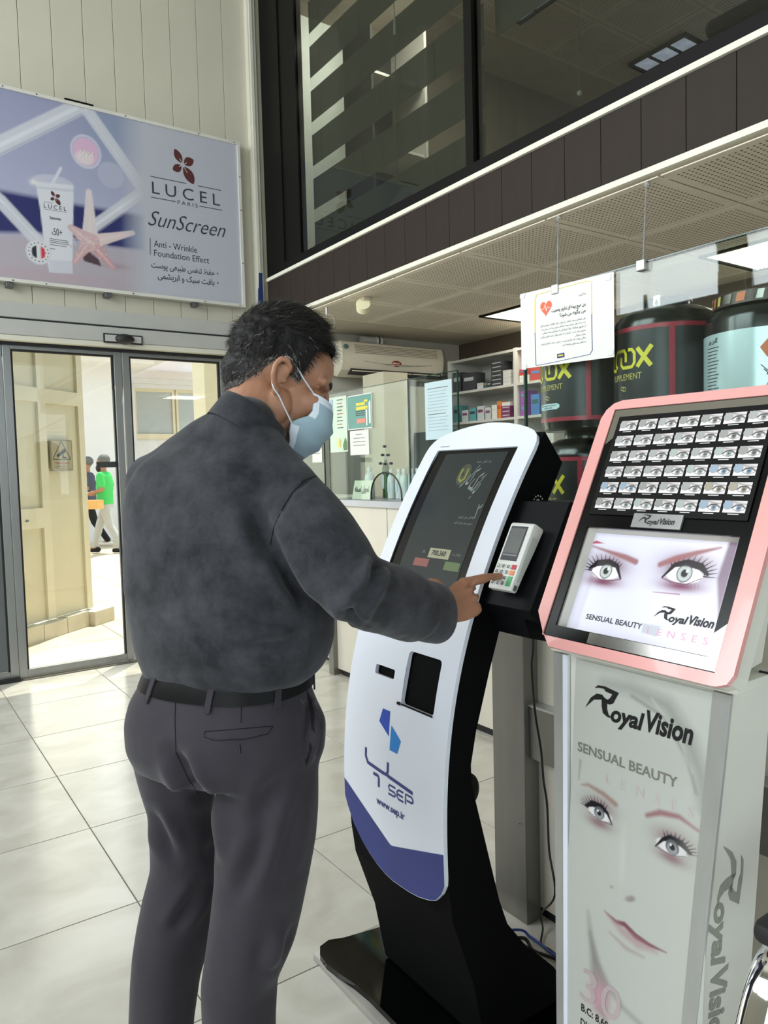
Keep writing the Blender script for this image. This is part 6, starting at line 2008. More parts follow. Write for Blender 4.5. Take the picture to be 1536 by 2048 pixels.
for k, (w_, yk) in enumerate(((100, 965), (104, 975), (104, 985), (90, 998), (30, 1020))):
    p = (1.086, 2.937)
    stroke(BF, [(p[0], p[1] - (yk - 960) * .00117), (p[0] + w_ * .00117, p[1] - (yk - 960) * .00117)], .0035, M['ink_grey'], bn, 'text_line')
letters('UVA', BG, (1.305, 3.541)[0], (1.396, 3.56)[0], (1.304, 3.515)[1], (1.306, 3.554)[1], M['paper'], bn, shear=.3)
for k in range(16):
    a = k * math.pi / 8
    flat_poly(BG, [(fc_[0] + .060 * math.cos(a) + dx, fc_[1] + .060 * math.sin(a) + dz) for dx, dz in ((-.003, -.003), (.003, -.003), (.003, .003), (-.003, .003))], M['ink_dark'], bn, 'seal_mark')
for px_ in ((0.833, 2.55)[0], (1.451, 2.557)[0], (2.084, 2.56)[0]):
    MB().box((px_ - .022, 5.38, BZ0 - .030), (px_ + .022, 5.448, BZ0 - .002), .003).build('bracket', M['alu_dark'], bn)
bk0, bk1 = (1.23, 3.844)[0], (1.417, 3.857)[0]
MB().box((bk0, 5.40, BZ1 + .001), (bk1, 5.448, BZ1 + .028), .004).build('bracket', M['black_frame'], bn)
bt_ = thing('cable_cover', 'dark blue cable cover on the corner post beside the man\'s hair', 'cover', (2.655, 5.39, 2.8))
b0_, b1_ = (2.6, 2.9), (2.635, 2.692)
MB().prism([(b0_[0] + .006, 5.384, b0_[1]), (b1_[0], 5.384, b0_[1]), (b1_[0], 5.384, b1_[1] - .35), (b0_[0] - .010, 5.384, b1_[1] - .35), (b0_[0], 5.384, b0_[1] - .12)], (0, .014, 0)).build('cover', mat('dark_blue_plastic', (20, 44, 96), .5), bt_)

# ================================================================== PEOPLE
def fuse(mb, voxel, smooth_it=4, factor=0.5):
    """closed overlapping volumes -> one continuous surface (numpy verts, faces)"""
    me = bpy.data.meshes.new('fuse')
    me.from_pydata(mb.v, [], mb.f)
    bm = bmesh.new(); bm.from_mesh(me)
    bmesh.ops.recalc_face_normals(bm, faces=bm.faces[:])
    bm.to_mesh(me); bm.free()
    o = bpy.data.objects.new('fuse', me)
    COL.objects.link(o)
    r = o.modifiers.new('r', 'REMESH')
    r.mode = 'VOXEL'
    r.voxel_size = voxel
    r.adaptivity = 0
    s_ = o.modifiers.new('s', 'SMOOTH')
    s_.factor = factor
    s_.iterations = smooth_it
    dg = bpy.context.evaluated_depsgraph_get()
    ev = o.evaluated_get(dg)
    m2 = ev.to_mesh()
    nv = len(m2.vertices)
    V = np.empty(nv * 3, np.float32)
    m2.vertices.foreach_get('co', V)
    N = np.empty(nv * 3, np.float32)
    m2.vertices.foreach_get('normal', N)
    F = [tuple(p.vertices) for p in m2.polygons]
    ev.to_mesh_clear()
    bpy.data.objects.remove(o)
    bpy.data.meshes.remove(me)
    return V.reshape(-1, 3).astype(float), F, N.reshape(-1, 3).astype(float)

def np_obj(name, V, F, m_, parent, smooth=True):
    off = ORG[parent.name]
    me = bpy.data.meshes.new(name)
    me.from_pydata((V - np.array(off)).tolist(), [], F)
    o = bpy.data.objects.new(name, me)
    COL.objects.link(o)
    o.parent = parent
    ORG[o.name] = off
    if m_: me.materials.append(m_)
    if smooth: me.polygons.foreach_set('use_smooth', [True] * len(me.polygons))
    return o

def vnoise(V, scale, seed=0.0, ax=(1, 1, 1)):
    a = V * np.array(ax) * scale + seed
    return np.array([noise.noise(Vector(p)) for p in a])

def ell_ring(c, ax_a, ax_b, a, b, n=40, p=2.3):
    c, A_, B_ = Vector(c), Vector(ax_a), Vector(ax_b)
    out = []
    for k in range(n):
        t_ = 2 * math.pi * k / n
        ct, st = math.cos(t_), math.sin(t_)
        x_ = abs(ct) ** (2 / p) * (1 if ct >= 0 else -1)
        y_ = abs(st) ** (2 / p) * (1 if st >= 0 else -1)
        out.append(c + A_ * a * x_ + B_ * b * y_)
    return out

CV = Vector((0, 0, 1.35))
man = thing('person', 'person in charcoal long-sleeved shirt and blue face mask pressing the card terminal', 'person', (.50, 1.30, 0))
f60 = Vector((.866, .5, 0)); r60 = Vector((.5, -.866, 0)); UP = Vector((0, 0, 1))

# ---- key joints (metres, world)
HIP = (0.5203, 1.2820, 0.8833)
SH_L = (0.4634, 1.4453, 1.3336)
SH_R = (0.5959, 1.1443, 1.3098)
NECK = (0.5716, 1.2665, 1.4190)
NECK_T = (0.5940, 1.2390, 1.5060)
EL_R = (0.6459, 1.0317, 1.1592)
WR_R = (0.8964, 1.0954, 1.0697)
HC = (0.6141, 1.2130, 1.5086)
TIP = Vector((1.0795, 1.135, 1.1175))

# ---- head, in its own frame (x forward, y left, z up; origin at the ear canals)
yawh = math.radians(-17)          # facing slightly past +x
Rh = Matrix.Rotation(yawh, 3, 'Z') @ Matrix.Rotation(math.radians(24), 3, 'Y') @ Matrix.Rotation(math.radians(-2), 3, 'X')
HCv = Vector(HC) + Matrix.Rotation(yawh, 3, 'Z') @ Vector((.008, .072, .004))
def H(x, y, z): return HCv + Rh @ Vector((x, y, z))
hm = MB()
def hb(c, r): hm.ball(H(*c), r, Rh, seg=28, ring=20)
hb((-.002, 0, .045), (.090, .073, .078))
hb((.045, 0, .050), (.054, .062, .056))
hb((-.042, 0, .004), (.052, .058, .056))
hb((.045, 0, -.015), (.052, .058, .075))
hb((.040, 0, -.060), (.050, .052, .048))
hb((.072, 0, -.084), (.022, .024, .020))
for s_ in (-1, 1):
    hb((.070, .040 * s_, -.010), (.030, .024, .028))
    hb((.010, .052 * s_, -.045), (.030, .018, .036))
    hm.capsule(H(.090, .018 * s_, .036), H(.076, .050 * s_, .034), .0125, .010)
hm.capsule(H(.097, 0, .022), H(.111, 0, -.016), .0090, .0105)
hb((.104, .009, -.018), (.010, .009, .007))
hb((.104, -.009, -.018), (.010, .009, .007))
hm.capsule(H(-.022, 0, -.020), Vector(NECK), .056, .060, seg=24)
hm.capsule(H(.012, 0, -.030), Vector(NECK) + f60 * .035, .048, .058, seg=24)
# ears
for s_ in (-1, 1):
    ring_ = [(.006, .070, .012), (.006, .078, .026), (-.004, .084, .034), (-.016, .086, .030), (-.021, .086, .016), (-.018, .083, .0), (-.011, .078, -.014), (-.003, .073, -.023)]
    for a, b in zip(ring_[:-1], ring_[1:]):
        hm.capsule(H(a[0], a[1] * s_, a[2]), H(b[0], b[1] * s_, b[2]), .0052, .0052, seg=10)
    hb((-.002, .072 * s_, -.022), (.008, .005, .009))
    hb((-.007, .073 * s_, .008), (.012, .005, .024))
    hb((.006, .071 * s_, .000), (.005, .005, .006))
# inner body that joins head, arms, hands and legs under the clothes
hm.capsule(Vector(NECK) - UP * .05, Vector(SH_R) - UP * .02, .04, .036)
hm.capsule(Vector(NECK) - UP * .05, Vector(SH_L) - UP * .02, .04, .036)
chest = Vector(NECK) * .0 + Vector(HIP) + UP * .34
hm.rings([ell_ring(Vector(HIP) + UP * (-.05), r60, f60, .13, .08), ell_ring(Vector(HIP) + UP * .10, r60, f60, .13, .09), ell_ring(Vector(HIP) + UP * .30, r60, f60, .14, .085), ell_ring(Vector(HIP) + UP * .46, r60, f60, .12, .065)])
hm.capsule(Vector(SH_R), Vector(EL_R), .043, .037)
hm.capsule(Vector(EL_R), Vector(WR_R), .037, .024)
EL_L = Vector(SH_L) + Vector((.03, .05, -.265))
WR_L = EL_L + f60 * .12 - UP * .19
hm.capsule(Vector(SH_L), EL_L, .042, .036)
hm.capsule(EL_L, WR_L, .036, .025)

# ---- hands: palm, five fingers, three joints each
def hand(mb, W, F_, N_, right=True, tips=None):
    """W wrist, F_ towards the fingers, N_ out of the back of the hand; U_ towards the thumb side"""
    F_ = F_.normalized()
    N_ = (N_ - F_ * N_.dot(F_)).normalized()
    U_ = N_.cross(F_) if right else F_.cross(N_)
    pm = []
    for t_, w_, h_ in ((-.012, .024, .019), (.012, .027, .018), (.040, .036, .016), (.070, .040, .0145), (.086, .038, .012)):
        pm.append(ell_ring(W + F_ * t_, U_, N_, w_, h_, 24, 2.4))
    mb.rings(pm)
    mcp = [(.086, .029), (.091, .010), (.086, -.009), (.077, -.026)]
    return F_, N_, U_, mcp
Fh = (TIP - Vector(WR_R)).normalized()
Nh = Vector((-.10, -.86, .42))
Fh, Nh, Uh, mcp = hand(hm, Vector(WR_R), Fh, Nh)
def finger(mb, base, d0, bend_axis, lens, radii, bends):
    p = base
    d = d0.normalized()
    for L_, (ra, rb), bnd in zip(lens, radii, bends):
        d = Matrix.Rotation(bnd, 3, bend_axis) @ d
        q_ = p + d * L_
        mb.capsule(p, q_, ra, rb, seg=12)
        p = q_
    return p
W = Vector(WR_R)
# the axis that curls fingers towards the palm (-Nh)
ax = Fh.cross(-Nh).normalized()
ib = W + Fh * mcp[0][0] + Uh * mcp[0][1]
di = (TIP - ib)
Li = di.length
hm.capsule(ib, ib + di * .46 + Nh * .006, .0112, .0104, seg=12)
hm.capsule(ib + di * .46 + Nh * .006, ib + di * .75 + Nh * .003, .0104, .0092, seg=12)
hm.capsule(ib + di * .75 + Nh * .003, TIP, .0092, .0074, seg=12)
for k, (L1_, L2_, L3_) in ((1, (.042, .026, .020)), (2, (.039, .025, .019)), (3, (.031, .020, .017))):
    b_ = W + Fh * mcp[k][0] + Uh * mcp[k][1]
    finger(hm, b_, Fh, ax, (L1_, L2_, L3_), ((.0088, .0090), (.0092, .0080), (.0080, .0070)), (math.radians(34), math.radians(98), math.radians(60)))
tb = W + Fh * .022 + Uh * .024 - Nh * .006
finger(hm, tb, Fh * .75 + Uh * .45 - Nh * .45, ax, (.040, .032, .024), ((.0125, .0108), (.0105, .0096), (.0094, .0080)), (0, math.radians(18), math.radians(20)))
# relaxed left hand in front of the belly
Fl = (WR_L - EL_L).normalized()
Nl = Vector((.3, .6, .75))
Fl, Nl, Ul, mcl = hand(hm, WR_L, Fl, Nl, right=False)
axl = Fl.cross(-Nl).normalized()
for k, (L1_, L2_, L3_) in enumerate(((.042, .025, .020), (.045, .028, .021), (.041, .026, .020), (.032, .020, .017))):
    finger(hm, WR_L + Fl * mcl[k][0] + Ul * mcl[k][1], Fl, axl, (L1_, L2_, L3_), ((.0098, .009), (.009, .0082), (.008, .0072)), (math.radians(22), math.radians(30), math.radians(22)))
finger(hm, WR_L + Fl * .022 + Ul * .024 - Nl * .006, Fl * .7 + Ul * .6 - Nl * .3, axl, (.040, .032, .024), ((.0125, .0108), (.0105, .0096), (.0094, .0080)), (0, math.radians(14), math.radians(16)))
# legs under the trousers down to the shoes
KN_R, KN_L = (0.5251, 1.1676, 0.6104), (0.4502, 1.3619, 0.5555)
AN_R = Vector((.452, 1.13, .09)); AN_L = Vector((.353, 1.315, .09))
for hp_, kn, an in ((Vector(HIP) + r60 * .09 - UP * .06, Vector(KN_R), AN_R), (Vector(HIP) - r60 * .09 - UP * .06, Vector(KN_L), AN_L)):
    hm.capsule(hp_, kn, .045, .036)
    hm.capsule(kn, an, .036, .030)
V, F, N = fuse(hm, .0030, 3)
# sculpt: eye sockets, closed lids, mouth line, nostril shadow
RhI = Rh.transposed()
L = (V - np.array(HCv)) @ np.array(Rh)      # head-frame coordinates
headm = (L[:, 2] > -.13) & (np.abs(L[:, 1]) < .1) & (L[:, 0] > -.13) & (L[:, 0] < .15)
def dent(c, r, amt, dirv):
    d = (L - np.array(c)) / np.array(r)
    w_ = np.exp(-(d ** 2).sum(1)) * headm
    return w_[:, None] * amt * (np.array(Rh @ Vector(dirv)))[None]
for s_ in (-1, 1):
    V = V + dent((.092, .031 * s_, .016), (.020, .017, .010), -.009, (1, 0, 0))
    V = V + dent((.088, .033 * s_, .013), (.012, .013, .006), .0045, (1, 0, 0))
V = V + dent((.106, 0, -.058), (.015, .022, .003), -.003, (1, 0, 0))
V = V + N * (vnoise(V, 60) * .0004)[:, None]
# wrinkles over the knuckles of the working hand
Wd = np.linalg.norm(V - np.array(W + Fh * .06), axis=1)
hw_ = np.exp(-(Wd / .05) ** 2)
tend = np.cos((V - np.array(W)) @ np.array(Uh) / .019 * 2 * math.pi) * .0009
V = V + N * (tend * hw_ * (N @ np.array(Nh) > .2))[:, None]
aF, bU, cN = (V - np.array(W)) @ np.array(Fh), (V - np.array(W)) @ np.array(Uh), (V - np.array(W)) @ np.array(Nh)
nearh = (aF > .060) & (aF < .17) & (np.abs(bU) < .06) & (np.abs(cN) < .08)
for b0_ in (.0190, .0003, -.0178):
    V = V - N * (nearh * .0050 * np.clip((aF - .066) / .022, 0, 1) * np.exp(-((bU - b0_) / .0026) ** 2) * (bU < .024) * ((aF < .104) | (b0_ < .01)))[:, None]
for k_ in range(4):
    V = V + N * (.0026 * np.exp(-(((aF - mcp[k_][0] + .002) / .011) ** 2 + ((bU - mcp[k_][1]) / .0075) ** 2)) * (cN > 0))[:, None]
skin = np_obj('body', V, F, M['skin'], man)

# skin tint: darker beard shadow and ear rim through a colour attribute would be paint; the material alone carries it

# ---- hair: offset of the skull surface inside the hair line, plus short strands
hl = np.array([(-.13, -.060), (-.0875, -.056), (-.063, -.040), (-.050, -.018), (-.036, .000), (-.028, .020), (.002, .028), (.007, .012), (.032, .010), (.036, .045), (.041, .072), (.055, .086), (.080, .090), (.13, .088)])
L = (V - np.array(HCv)) @ np.array(Rh)
hline = np.interp(L[:, 0], hl[:, 0], hl[:, 1])
edge = (L[:, 2] - hline)
inside = (edge > 0) & headm & ~((np.abs(L[:, 1]) > .076) & (L[:, 2] < .05)) & (L[:, 2] > -.075)
th = np.clip(edge / .05, 0, 1) ** .8 * (.009 + .026 * np.clip((L[:, 2] - .03) / .09, 0, 1) + .012 * np.clip((L[:, 0] - .03) / .05, 0, 1))
th = th + .0012
idx = np.where(inside)[0]
remap = -np.ones(len(V), int)
remap[idx] = np.arange(len(idx))
hF = [tuple(remap[i] for i in f) for f in F if all(inside[i] for i in f)]
N2 = N.copy()
fwd = np.array(Rh @ Vector((1, 0, .2)))
Vh = V + N2 * th[:, None] + fwd[None] * (np.clip((L[:, 0] - .05) / .05, 0, 1) * np.clip(edge / .02, 0, 1) * .026)[:, None]
Vh = Vh + N2 * (vnoise(Vh, 90) * .0022 * np.clip(edge / .02, 0, 1) + vnoise(Vh, 260) * .0012)[:, None]
def hair_mat(name, dark, light, amt):
    m = mat(name, dark, .55, spec=.25)
    nt = m.node_tree
    p = nt.nodes['Principled BSDF']
    tc = nt.nodes.new('ShaderNodeVertexColor')
    tc.layer_name = 'grey'
    mx = nt.nodes.new('ShaderNodeMix')
    mx.data_type = 'RGBA'
    mx.inputs[6].default_value = srgb(*dark)
    mx.inputs[7].default_value = srgb(*light)
    nt.links.new(tc.outputs[0], mx.inputs[0])
    nt.links.new(mx.outputs[2], p.inputs['Base Color'])
    return m
M['hair'] = hair_mat('hair', (12, 11, 11), (150, 142, 138), 1)
def grey_of(Lp):
    side = np.clip((.030 - Lp[:, 2]) / .05, 0, 1) * np.clip((.052 - (-Lp[:, 0])) / .05 + .4, 0, 1)
    return side
hair = np_obj('hair', Vh[idx], hF, M['hair'], man)
g_ = grey_of(L[idx]) * (.35 + .35 * (vnoise(V[idx], 300) > .1)) + .01
at = hair.data.color_attributes.new('grey', 'FLOAT_COLOR', 'POINT')
at.data.foreach_set('color', np.repeat(g_[:, None], 4, 1).ravel().astype(np.float32))
rs = np.random.RandomState(3)
pick = rs.choice(idx, 8000)
sv, sf, sg = [], [], []
down = np.array(Rh @ Vector((.55, 0, -.55)))
back_ = np.array(Rh @ Vector((-.25, 0, -.9)))
for i in pick:
    p0 = Vh[i] - N[i] * .002
    n_ = N[i]
    l_ = L[i]
    flow = down if l_[0] > -.02 else back_
    if l_[2] > .08: flow = np.array(Rh @ Vector((.9, 0, -.05)))
    flow = flow - n_ * flow.dot(n_)
    flow = flow / (np.linalg.norm(flow) + 1e-9) + rs.randn(3) * .28
    ln = .011 + .010 * max(0, min(1, (l_[2] - .0) / .09)) * rs.rand()
    if l_[2] < .03: ln *= .55
    tip = p0 + flow * ln + n_ * ln * (.30 + .25 * rs.rand())
    mid = (p0 + tip) / 2 + n_ * ln * .12
    sd_ = np.cross(flow, n_); sd_ = sd_ / (np.linalg.norm(sd_) + 1e-9) * .00055
    k = len(sv)
    sv += [p0 - sd_, p0 + sd_, mid + sd_ * .8, mid - sd_ * .8, tip]
    sf += [(k, k + 1, k + 2, k + 3), (k + 3, k + 2, k + 4)]
    el_ = l_[2] - np.interp(l_[0], hl[:, 0], hl[:, 1])
    gg = 0.75 if rs.rand() < .02 + .4 * grey_of(L[i:i + 1])[0] + (.45 if el_ < .022 and l_[2] < .06 else 0) else .05
    sg += [gg] * 5
so = np_obj('strands', np.array(sv), sf, M['hair'], man)
so['kind'] = 'stuff'
so.parent = hair
at = so.data.color_attributes.new('grey', 'FLOAT_COLOR', 'POINT')
at.data.foreach_set('color', np.repeat(np.array(sg)[:, None], 4, 1).ravel().astype(np.float32))
# eyebrow, lashes
M['brow'] = mat('brow_hair', (22, 17, 15), .6)
for s_ in (-1, 1):
    q = MB().tube([H(.0975, .012 * s_, .029), H(.0970, .024 * s_, .034), H(.0925, .038 * s_, .037), H(.081, .050 * s_, .033)], [.002, .0042, .0042, .002], seg=10)
    q.build('eyebrow', M['brow'], man, smooth=True)
    q = MB().tube([H(.0945, .020 * s_, .0100), H(.0955, .031 * s_, .0075), H(.0895, .043 * s_, .0105)], [.0010, .0022, .0010], seg=8)
    q.build('eyelashes', M['brow'], man, smooth=True)

# ---- face mask
M['mask'] = mat('mask_blue', (150, 174, 186), .75, var=.03, scale=20, bump=.12, bscale=500)
M['mask_w'] = mat('mask_white', (214, 222, 232), .75, var=.02)
rows = [(.004, .062, .060, .112), (-.012, .070, .062, .122), (-.028, .074, .063, .131), (-.040, .070, .064, .1335), (-.052, .056, .064, .132), (-.064, .045, .064, .127), (-.080, .048, .061, .121), (-.094, .056, .055, .112), (-.108, .060, .046, .100)]
def mask_pt(i_, t_, off=0):
    z_, xb, yw, xf = rows[i_]
    a = t_ * math.pi / 2          # -1 .. 1 across the face
    y_ = yw * math.sin(a) if abs(t_) < 1 else yw * t_
    x_ = xb + (xf - xb) * max(0, math.cos(a)) ** .62
    if i_ == 0: z_ = z_ + .010 * math.exp(-(t_ / .25) ** 2)
    z2 = z_ - .004 * (1 - abs(t_))
    pl_ = .0024 * math.sin(i_ * 2.4) * (1 - abs(t_) ** 4)
    return H(x_ + pl_ + off, y_ * (1 + off * 8), z2)
nt2 = 40
def mask_part(nm, i0, i1, t0_, t1_, m_, o0, o1):
    V_, F_ = [], []
    ii = np.linspace(i0, i1, int((i1 - i0) * 4) + 1)
    tt = np.linspace(t0_, t1_, max(3, int((t1_ - t0_) * nt2)))
    for off in (o0, o1):
        for a in ii:
            k0 = min(int(a), len(rows) - 2); fr__ = a - k0
            for b in tt:
                V_.append(mask_pt(k0, b, off).lerp(mask_pt(k0 + 1, b, off), fr__)[:])
    na, nb = len(ii), len(tt)
    def id_(o, i, j): return (o * na + i) * nb + j
    for i in range(na - 1):
        for j in range(nb - 1):
            F_.append((id_(1, i, j), id_(1, i + 1, j), id_(1, i + 1, j + 1), id_(1, i, j + 1)))
            F_.append((id_(0, i, j), id_(0, i, j + 1), id_(0, i + 1, j + 1), id_(0, i + 1, j)))
    for i in range(na - 1):
        for j in (0, nb - 1):
            F_.append((id_(0, i, j), id_(0, i + 1, j), id_(1, i + 1, j), id_(1, i, j)))
    for j in range(nb - 1):
        for i in (0, na - 1):
            F_.append((id_(0, i, j), id_(0, i, j + 1), id_(1, i, j + 1), id_(1, i, j)))
    return V_, F_
V_, F_ = mask_part('m', 0, 8, -1, 1, None, .0, .0018)
mk = MB().add(V_, F_).build('face_mask', M['mask'], man, smooth='all')
V_, F_ = mask_part('m', 0, .8, -1, 1, None, .0012, .0028)
MB().add(V_, F_).build('top_hem', M['mask_w'], mk, smooth='all')
for a, b in ((-1, -.955), (.955, 1)):
    for i0, i1 in ((0, 3), (5, 8)):
        V_, F_ = mask_part('m', i0, i1, a, b, None, .0012, .0026)
        MB().add(V_, F_).build('side_hem', M['mask_w'], mk, smooth='all')
for s_ in (-1, 1):
    up_ = smooth_pts([mask_pt(0, s_, .002), H(.038, .069 * s_, .018), H(.010, .0775 * s_, .036), H(-.006, .0800 * s_, .040), H(-.018, .079 * s_, .030)], 5)
    MB().tube(up_, .0013, seg=6).build('ear_loop', M['mask_w'], mk, smooth=True)
    dn = smooth_pts([mask_pt(5, s_, .002), H(.026, .068 * s_, -.046), H(.006, .075 * s_, -.030), H(-.008, .0795 * s_, -.022), H(-.018, .079 * s_, -.006), H(-.022, .080 * s_, .012), H(-.018, .079 * s_, .030)], 5)
    MB().tube(dn, .0013, seg=6).build('ear_loop', M['mask_w'], mk, smooth=True)

# ---- shirt
def cloth_mat(name, base, light, scale, rough=.85, weave=500, wb=.25):
    m = mat(name, base, rough, spec=.15, sheen=.15)
    nt = m.node_tree
    p = nt.nodes['Principled BSDF']
    tc = nt.nodes.new('ShaderNodeTexCoord')
    n1 = nt.nodes.new('ShaderNodeTexNoise')
    n1.inputs['Scale'].default_value = scale
    n1.inputs['Detail'].default_value = 9
    n1.inputs['Roughness'].default_value = .72
    nt.links.new(tc.outputs['Object'], n1.inputs['Vector'])
    r_ = nt.nodes.new('ShaderNodeValToRGB')
    r_.color_ramp.elements[0].position = .36
    r_.color_ramp.elements[1].position = .70
    r_.color_ramp.elements[0].color = srgb(*base)
    r_.color_ramp.elements[1].color = srgb(*light)
    nt.links.new(n1.outputs[0], r_.inputs[0])
    nt.links.new(r_.outputs[0], p.inputs['Base Color'])
    n2 = nt.nodes.new('ShaderNodeTexNoise')
    n2.inputs['Scale'].default_value = weave
    n2.inputs['Detail'].default_value = 2
    nt.links.new(tc.outputs['Object'], n2.inputs['Vector'])
    b = nt.nodes.new('ShaderNodeBump')
    b.inputs['Strength'].default_value = wb
    b.inputs['Distance'].default_value = .002
    nt.links.new(n2.outputs[0], b.inputs['Height'])
    nt.links.new(b.outputs[0], p.inputs['Normal'])
    return m
M['shirt'] = cloth_mat('charcoal_shirt', (31, 32, 36), (66, 67, 72), 12)
M['trousers'] = cloth_mat('grey_trousers', (46, 43, 49), (55, 51, 57), 6, .8, 700, .15)
M['belt'] = mat('black_leather', (5, 5, 6), .45, var=.1, spec=.15)
sm_ = MB()
TOR = [(0.5266, 1.2784, 0.9787, 0.1392), (0.5351, 1.2737, 0.9950, 0.1521), (0.5367, 1.2742, 1.0180, 0.1618), (0.5385, 1.2753, 1.0502, 0.1701), (0.5377, 1.2788, 1.0917, 0.1756), (0.5371, 1.2828, 1.1424, 0.1779), (0.5369, 1.2866, 1.1931, 0.1761), (0.5359, 1.2910, 1.2438, 0.1715), (0.5346, 1.2952, 1.2900, 0.1650), (0.5339, 1.2987, 1.3315, 0.1540), (0.5364, 1.2992, 1.3636, 0.1383)]
rg = []
for (cx_, cy_, cz_, hw2) in TOR:
    a = hw2 * 1.12
    b = hw2 * .80
    rg.append(ell_ring((cx_, cy_, cz_), r60, f60, a, b, 48, 2.5))
rg = [[p + (Vector(HIP) - p) * .10 - UP * .002 for p in rg[0]]] + rg
for (cx_, cy_, cz_, hw2), sc_ in (((0.5432, 1.2965, 1.3911, 0.1152), .72), ((0.5560, 1.2894, 1.4165, 0.0867), .66)):
    rg.append(ell_ring((cx_, cy_, cz_), r60, f60, hw2 * 1.08, hw2 * sc_, 48, 2.2))
sm_.rings(rg)
shR, shL, nk = Vector(SH_R), Vector(SH_L), Vector(NECK)
NKT = Vector((0.5844, 1.2419, 1.4538))
TILT = (Vector((.985, -.17, 0)) * .60 + UP * .80).normalized()
sm_.capsule(shL, nk + Vector((-.02, .01, -.045)), .058, .066, seg=24)
sm_.capsule(shR, nk + Vector((.02, -.01, -.055)), .060, .066, seg=24)
sm_.capsule(NKT - TILT * .050, shR, .064, .056, seg=24)
sm_.capsule(NKT - TILT * .050, shL, .066, .056, seg=24)
sm_.capsule(shL.lerp(nk, .55) - UP * .05, shR.lerp(nk, .5) - UP * .05, .085, .085, seg=24)
sm_.capsule(nk - UP * .06 - f60 * .02, Vector(NKT) - TILT * .035, .080, .064, seg=24)
# raised collar band that leans with the neck
# right sleeve
upA = [(0, .060), (.25, .067), (.5, .070), (.75, .068), (1, .060)]
elb = Vector(EL_R)
for (t0_, r0), (t1_, r1) in zip(upA[:-1], upA[1:]):
    sm_.capsule(shR.lerp(elb, t0_), shR.lerp(elb, t1_), r0, r1, seg=24)
wr = Vector(WR_R)
cufe = elb.lerp(wr, .97)
foA = [(0, .058), (.25, .059), (.5, .056), (.74, .051)]
for (t0_, r0), (t1_, r1) in zip(foA[:-1], foA[1:]):
    sm_.capsule(elb.lerp(wr, t0_), elb.lerp(wr, t1_), r0, r1, seg=24)
sm_.capsule(elb.lerp(wr, .18) - UP * .010, elb.lerp(wr, .62) - UP * .012, .058, .054, seg=24)
# left sleeve
for (t0_, r0), (t1_, r1) in zip(upA[:-1], upA[1:]):
    sm_.capsule(shL.lerp(EL_L, t0_), shL.lerp(EL_L, t1_), r0 * .9, r1 * .9, seg=24)
for (t0_, r0), (t1_, r1) in zip(foA[:-1], foA[1:]):
    sm_.capsule(EL_L.lerp(WR_L, t0_), EL_L.lerp(WR_L, t1_), r0 * .85, r1 * .85, seg=24)
V, F, N = fuse(sm_, .0056, 12)
# folds
dz = V[:, 2]
dl = (V - np.array(HIP)) @ np.array(r60)
bk = -(V - np.array(HIP)) @ np.array(f60)
fold = np.zeros(len(V))
fold += .0045 * vnoise(V, 7, 3.1, (1, 1, .6))
fold += .0022 * vnoise(V, 18, 1.7, (1, 1, .55))
# blousing above the belt
fold += .004 * np.exp(-((dz - 1.02) / .05) ** 2) * (1 + vnoise(V, 11, 9.0, (1, 1, .2)))
def crease(a, b, w_, amt, side=1.0):
    """a drawn fold: a groove with a raised lip along the segment a-b"""
    a, b = np.array(a), np.array(b)
    ab = b - a
    t_ = np.clip(((V - a) @ ab) / (ab @ ab), 0, 1)
    c = a + t_[:, None] * ab
    d = V - c
    vd = V - np.array(CV)
    vd = vd / np.linalg.norm(vd, axis=1)[:, None]
    along = (d * vd).sum(1)
    d = d - along[:, None] * vd
    gate = np.clip(-(N * vd).sum(1) * 3, 0, 1) * (np.abs(along) < .16)
    dist = np.linalg.norm(d, axis=1)
    env = np.sin(np.clip(t_, .02, .98) * math.pi) ** .6
    return 2.0 * gate * amt * env * (-np.exp(-(dist / w_) ** 2) + .45 * np.exp(-((dist - 1.9 * w_) / w_) ** 2))
ax_arm = (elb - shR).normalized()
fo_ax = (wr - elb).normalized()
vwd = (CV - elb).normalized()
sd2 = ax_arm.cross(vwd).normalized()
es = elb + vwd * .066
fold += crease((0.6789, 1.0052, 1.1933), (0.6477, 0.9990, 1.1448), .0085, .016)
fold += crease((0.6655, 1.0120, 1.1592), (0.6111, 0.9972, 1.1070), .0095, .009)
fold += crease((0.7372, 1.0348, 1.1503), (0.6791, 1.0213, 1.0793), .007, .006)
fold += crease((0.8212, 1.0596, 1.1181), (0.7505, 1.0427, 1.0492), .006, .004)
fold += crease((0.5751, 0.9884, 1.1448), (0.6782, 0.9978, 1.0833), .006, .004)
# armhole seam, hollow under the shoulder blade
fold += crease((0.6009, 1.0639, 1.3418), (0.5682, 1.0785, 1.3143), .003, .0016)
fold += crease((0.5682, 1.0785, 1.3143), (0.5403, 1.0996, 1.2538), .003, .0016)
fold += crease((0.5229, 1.1451, 1.2944), (0.5403, 1.1028, 1.2124), .016, .010)
fold += crease((0.5385, 1.0985, 1.2212), (0.5902, 1.0860, 1.1213), .012, .012)
fold += crease((0.4707, 1.1830, 1.1486), (0.5808, 1.0910, 1.1007), .014, .006)
fold += crease((0.4318, 1.3362, 1.0374), (0.4687, 1.2052, 1.0987), .012, .005)
fold += crease((0.4851, 1.1420, 1.0560), (0.5694, 1.0722, 1.0679), .010, .005)
V = V + N * fold[:, None]
shirt = np_obj('shirt', V, F, M['shirt'], man)
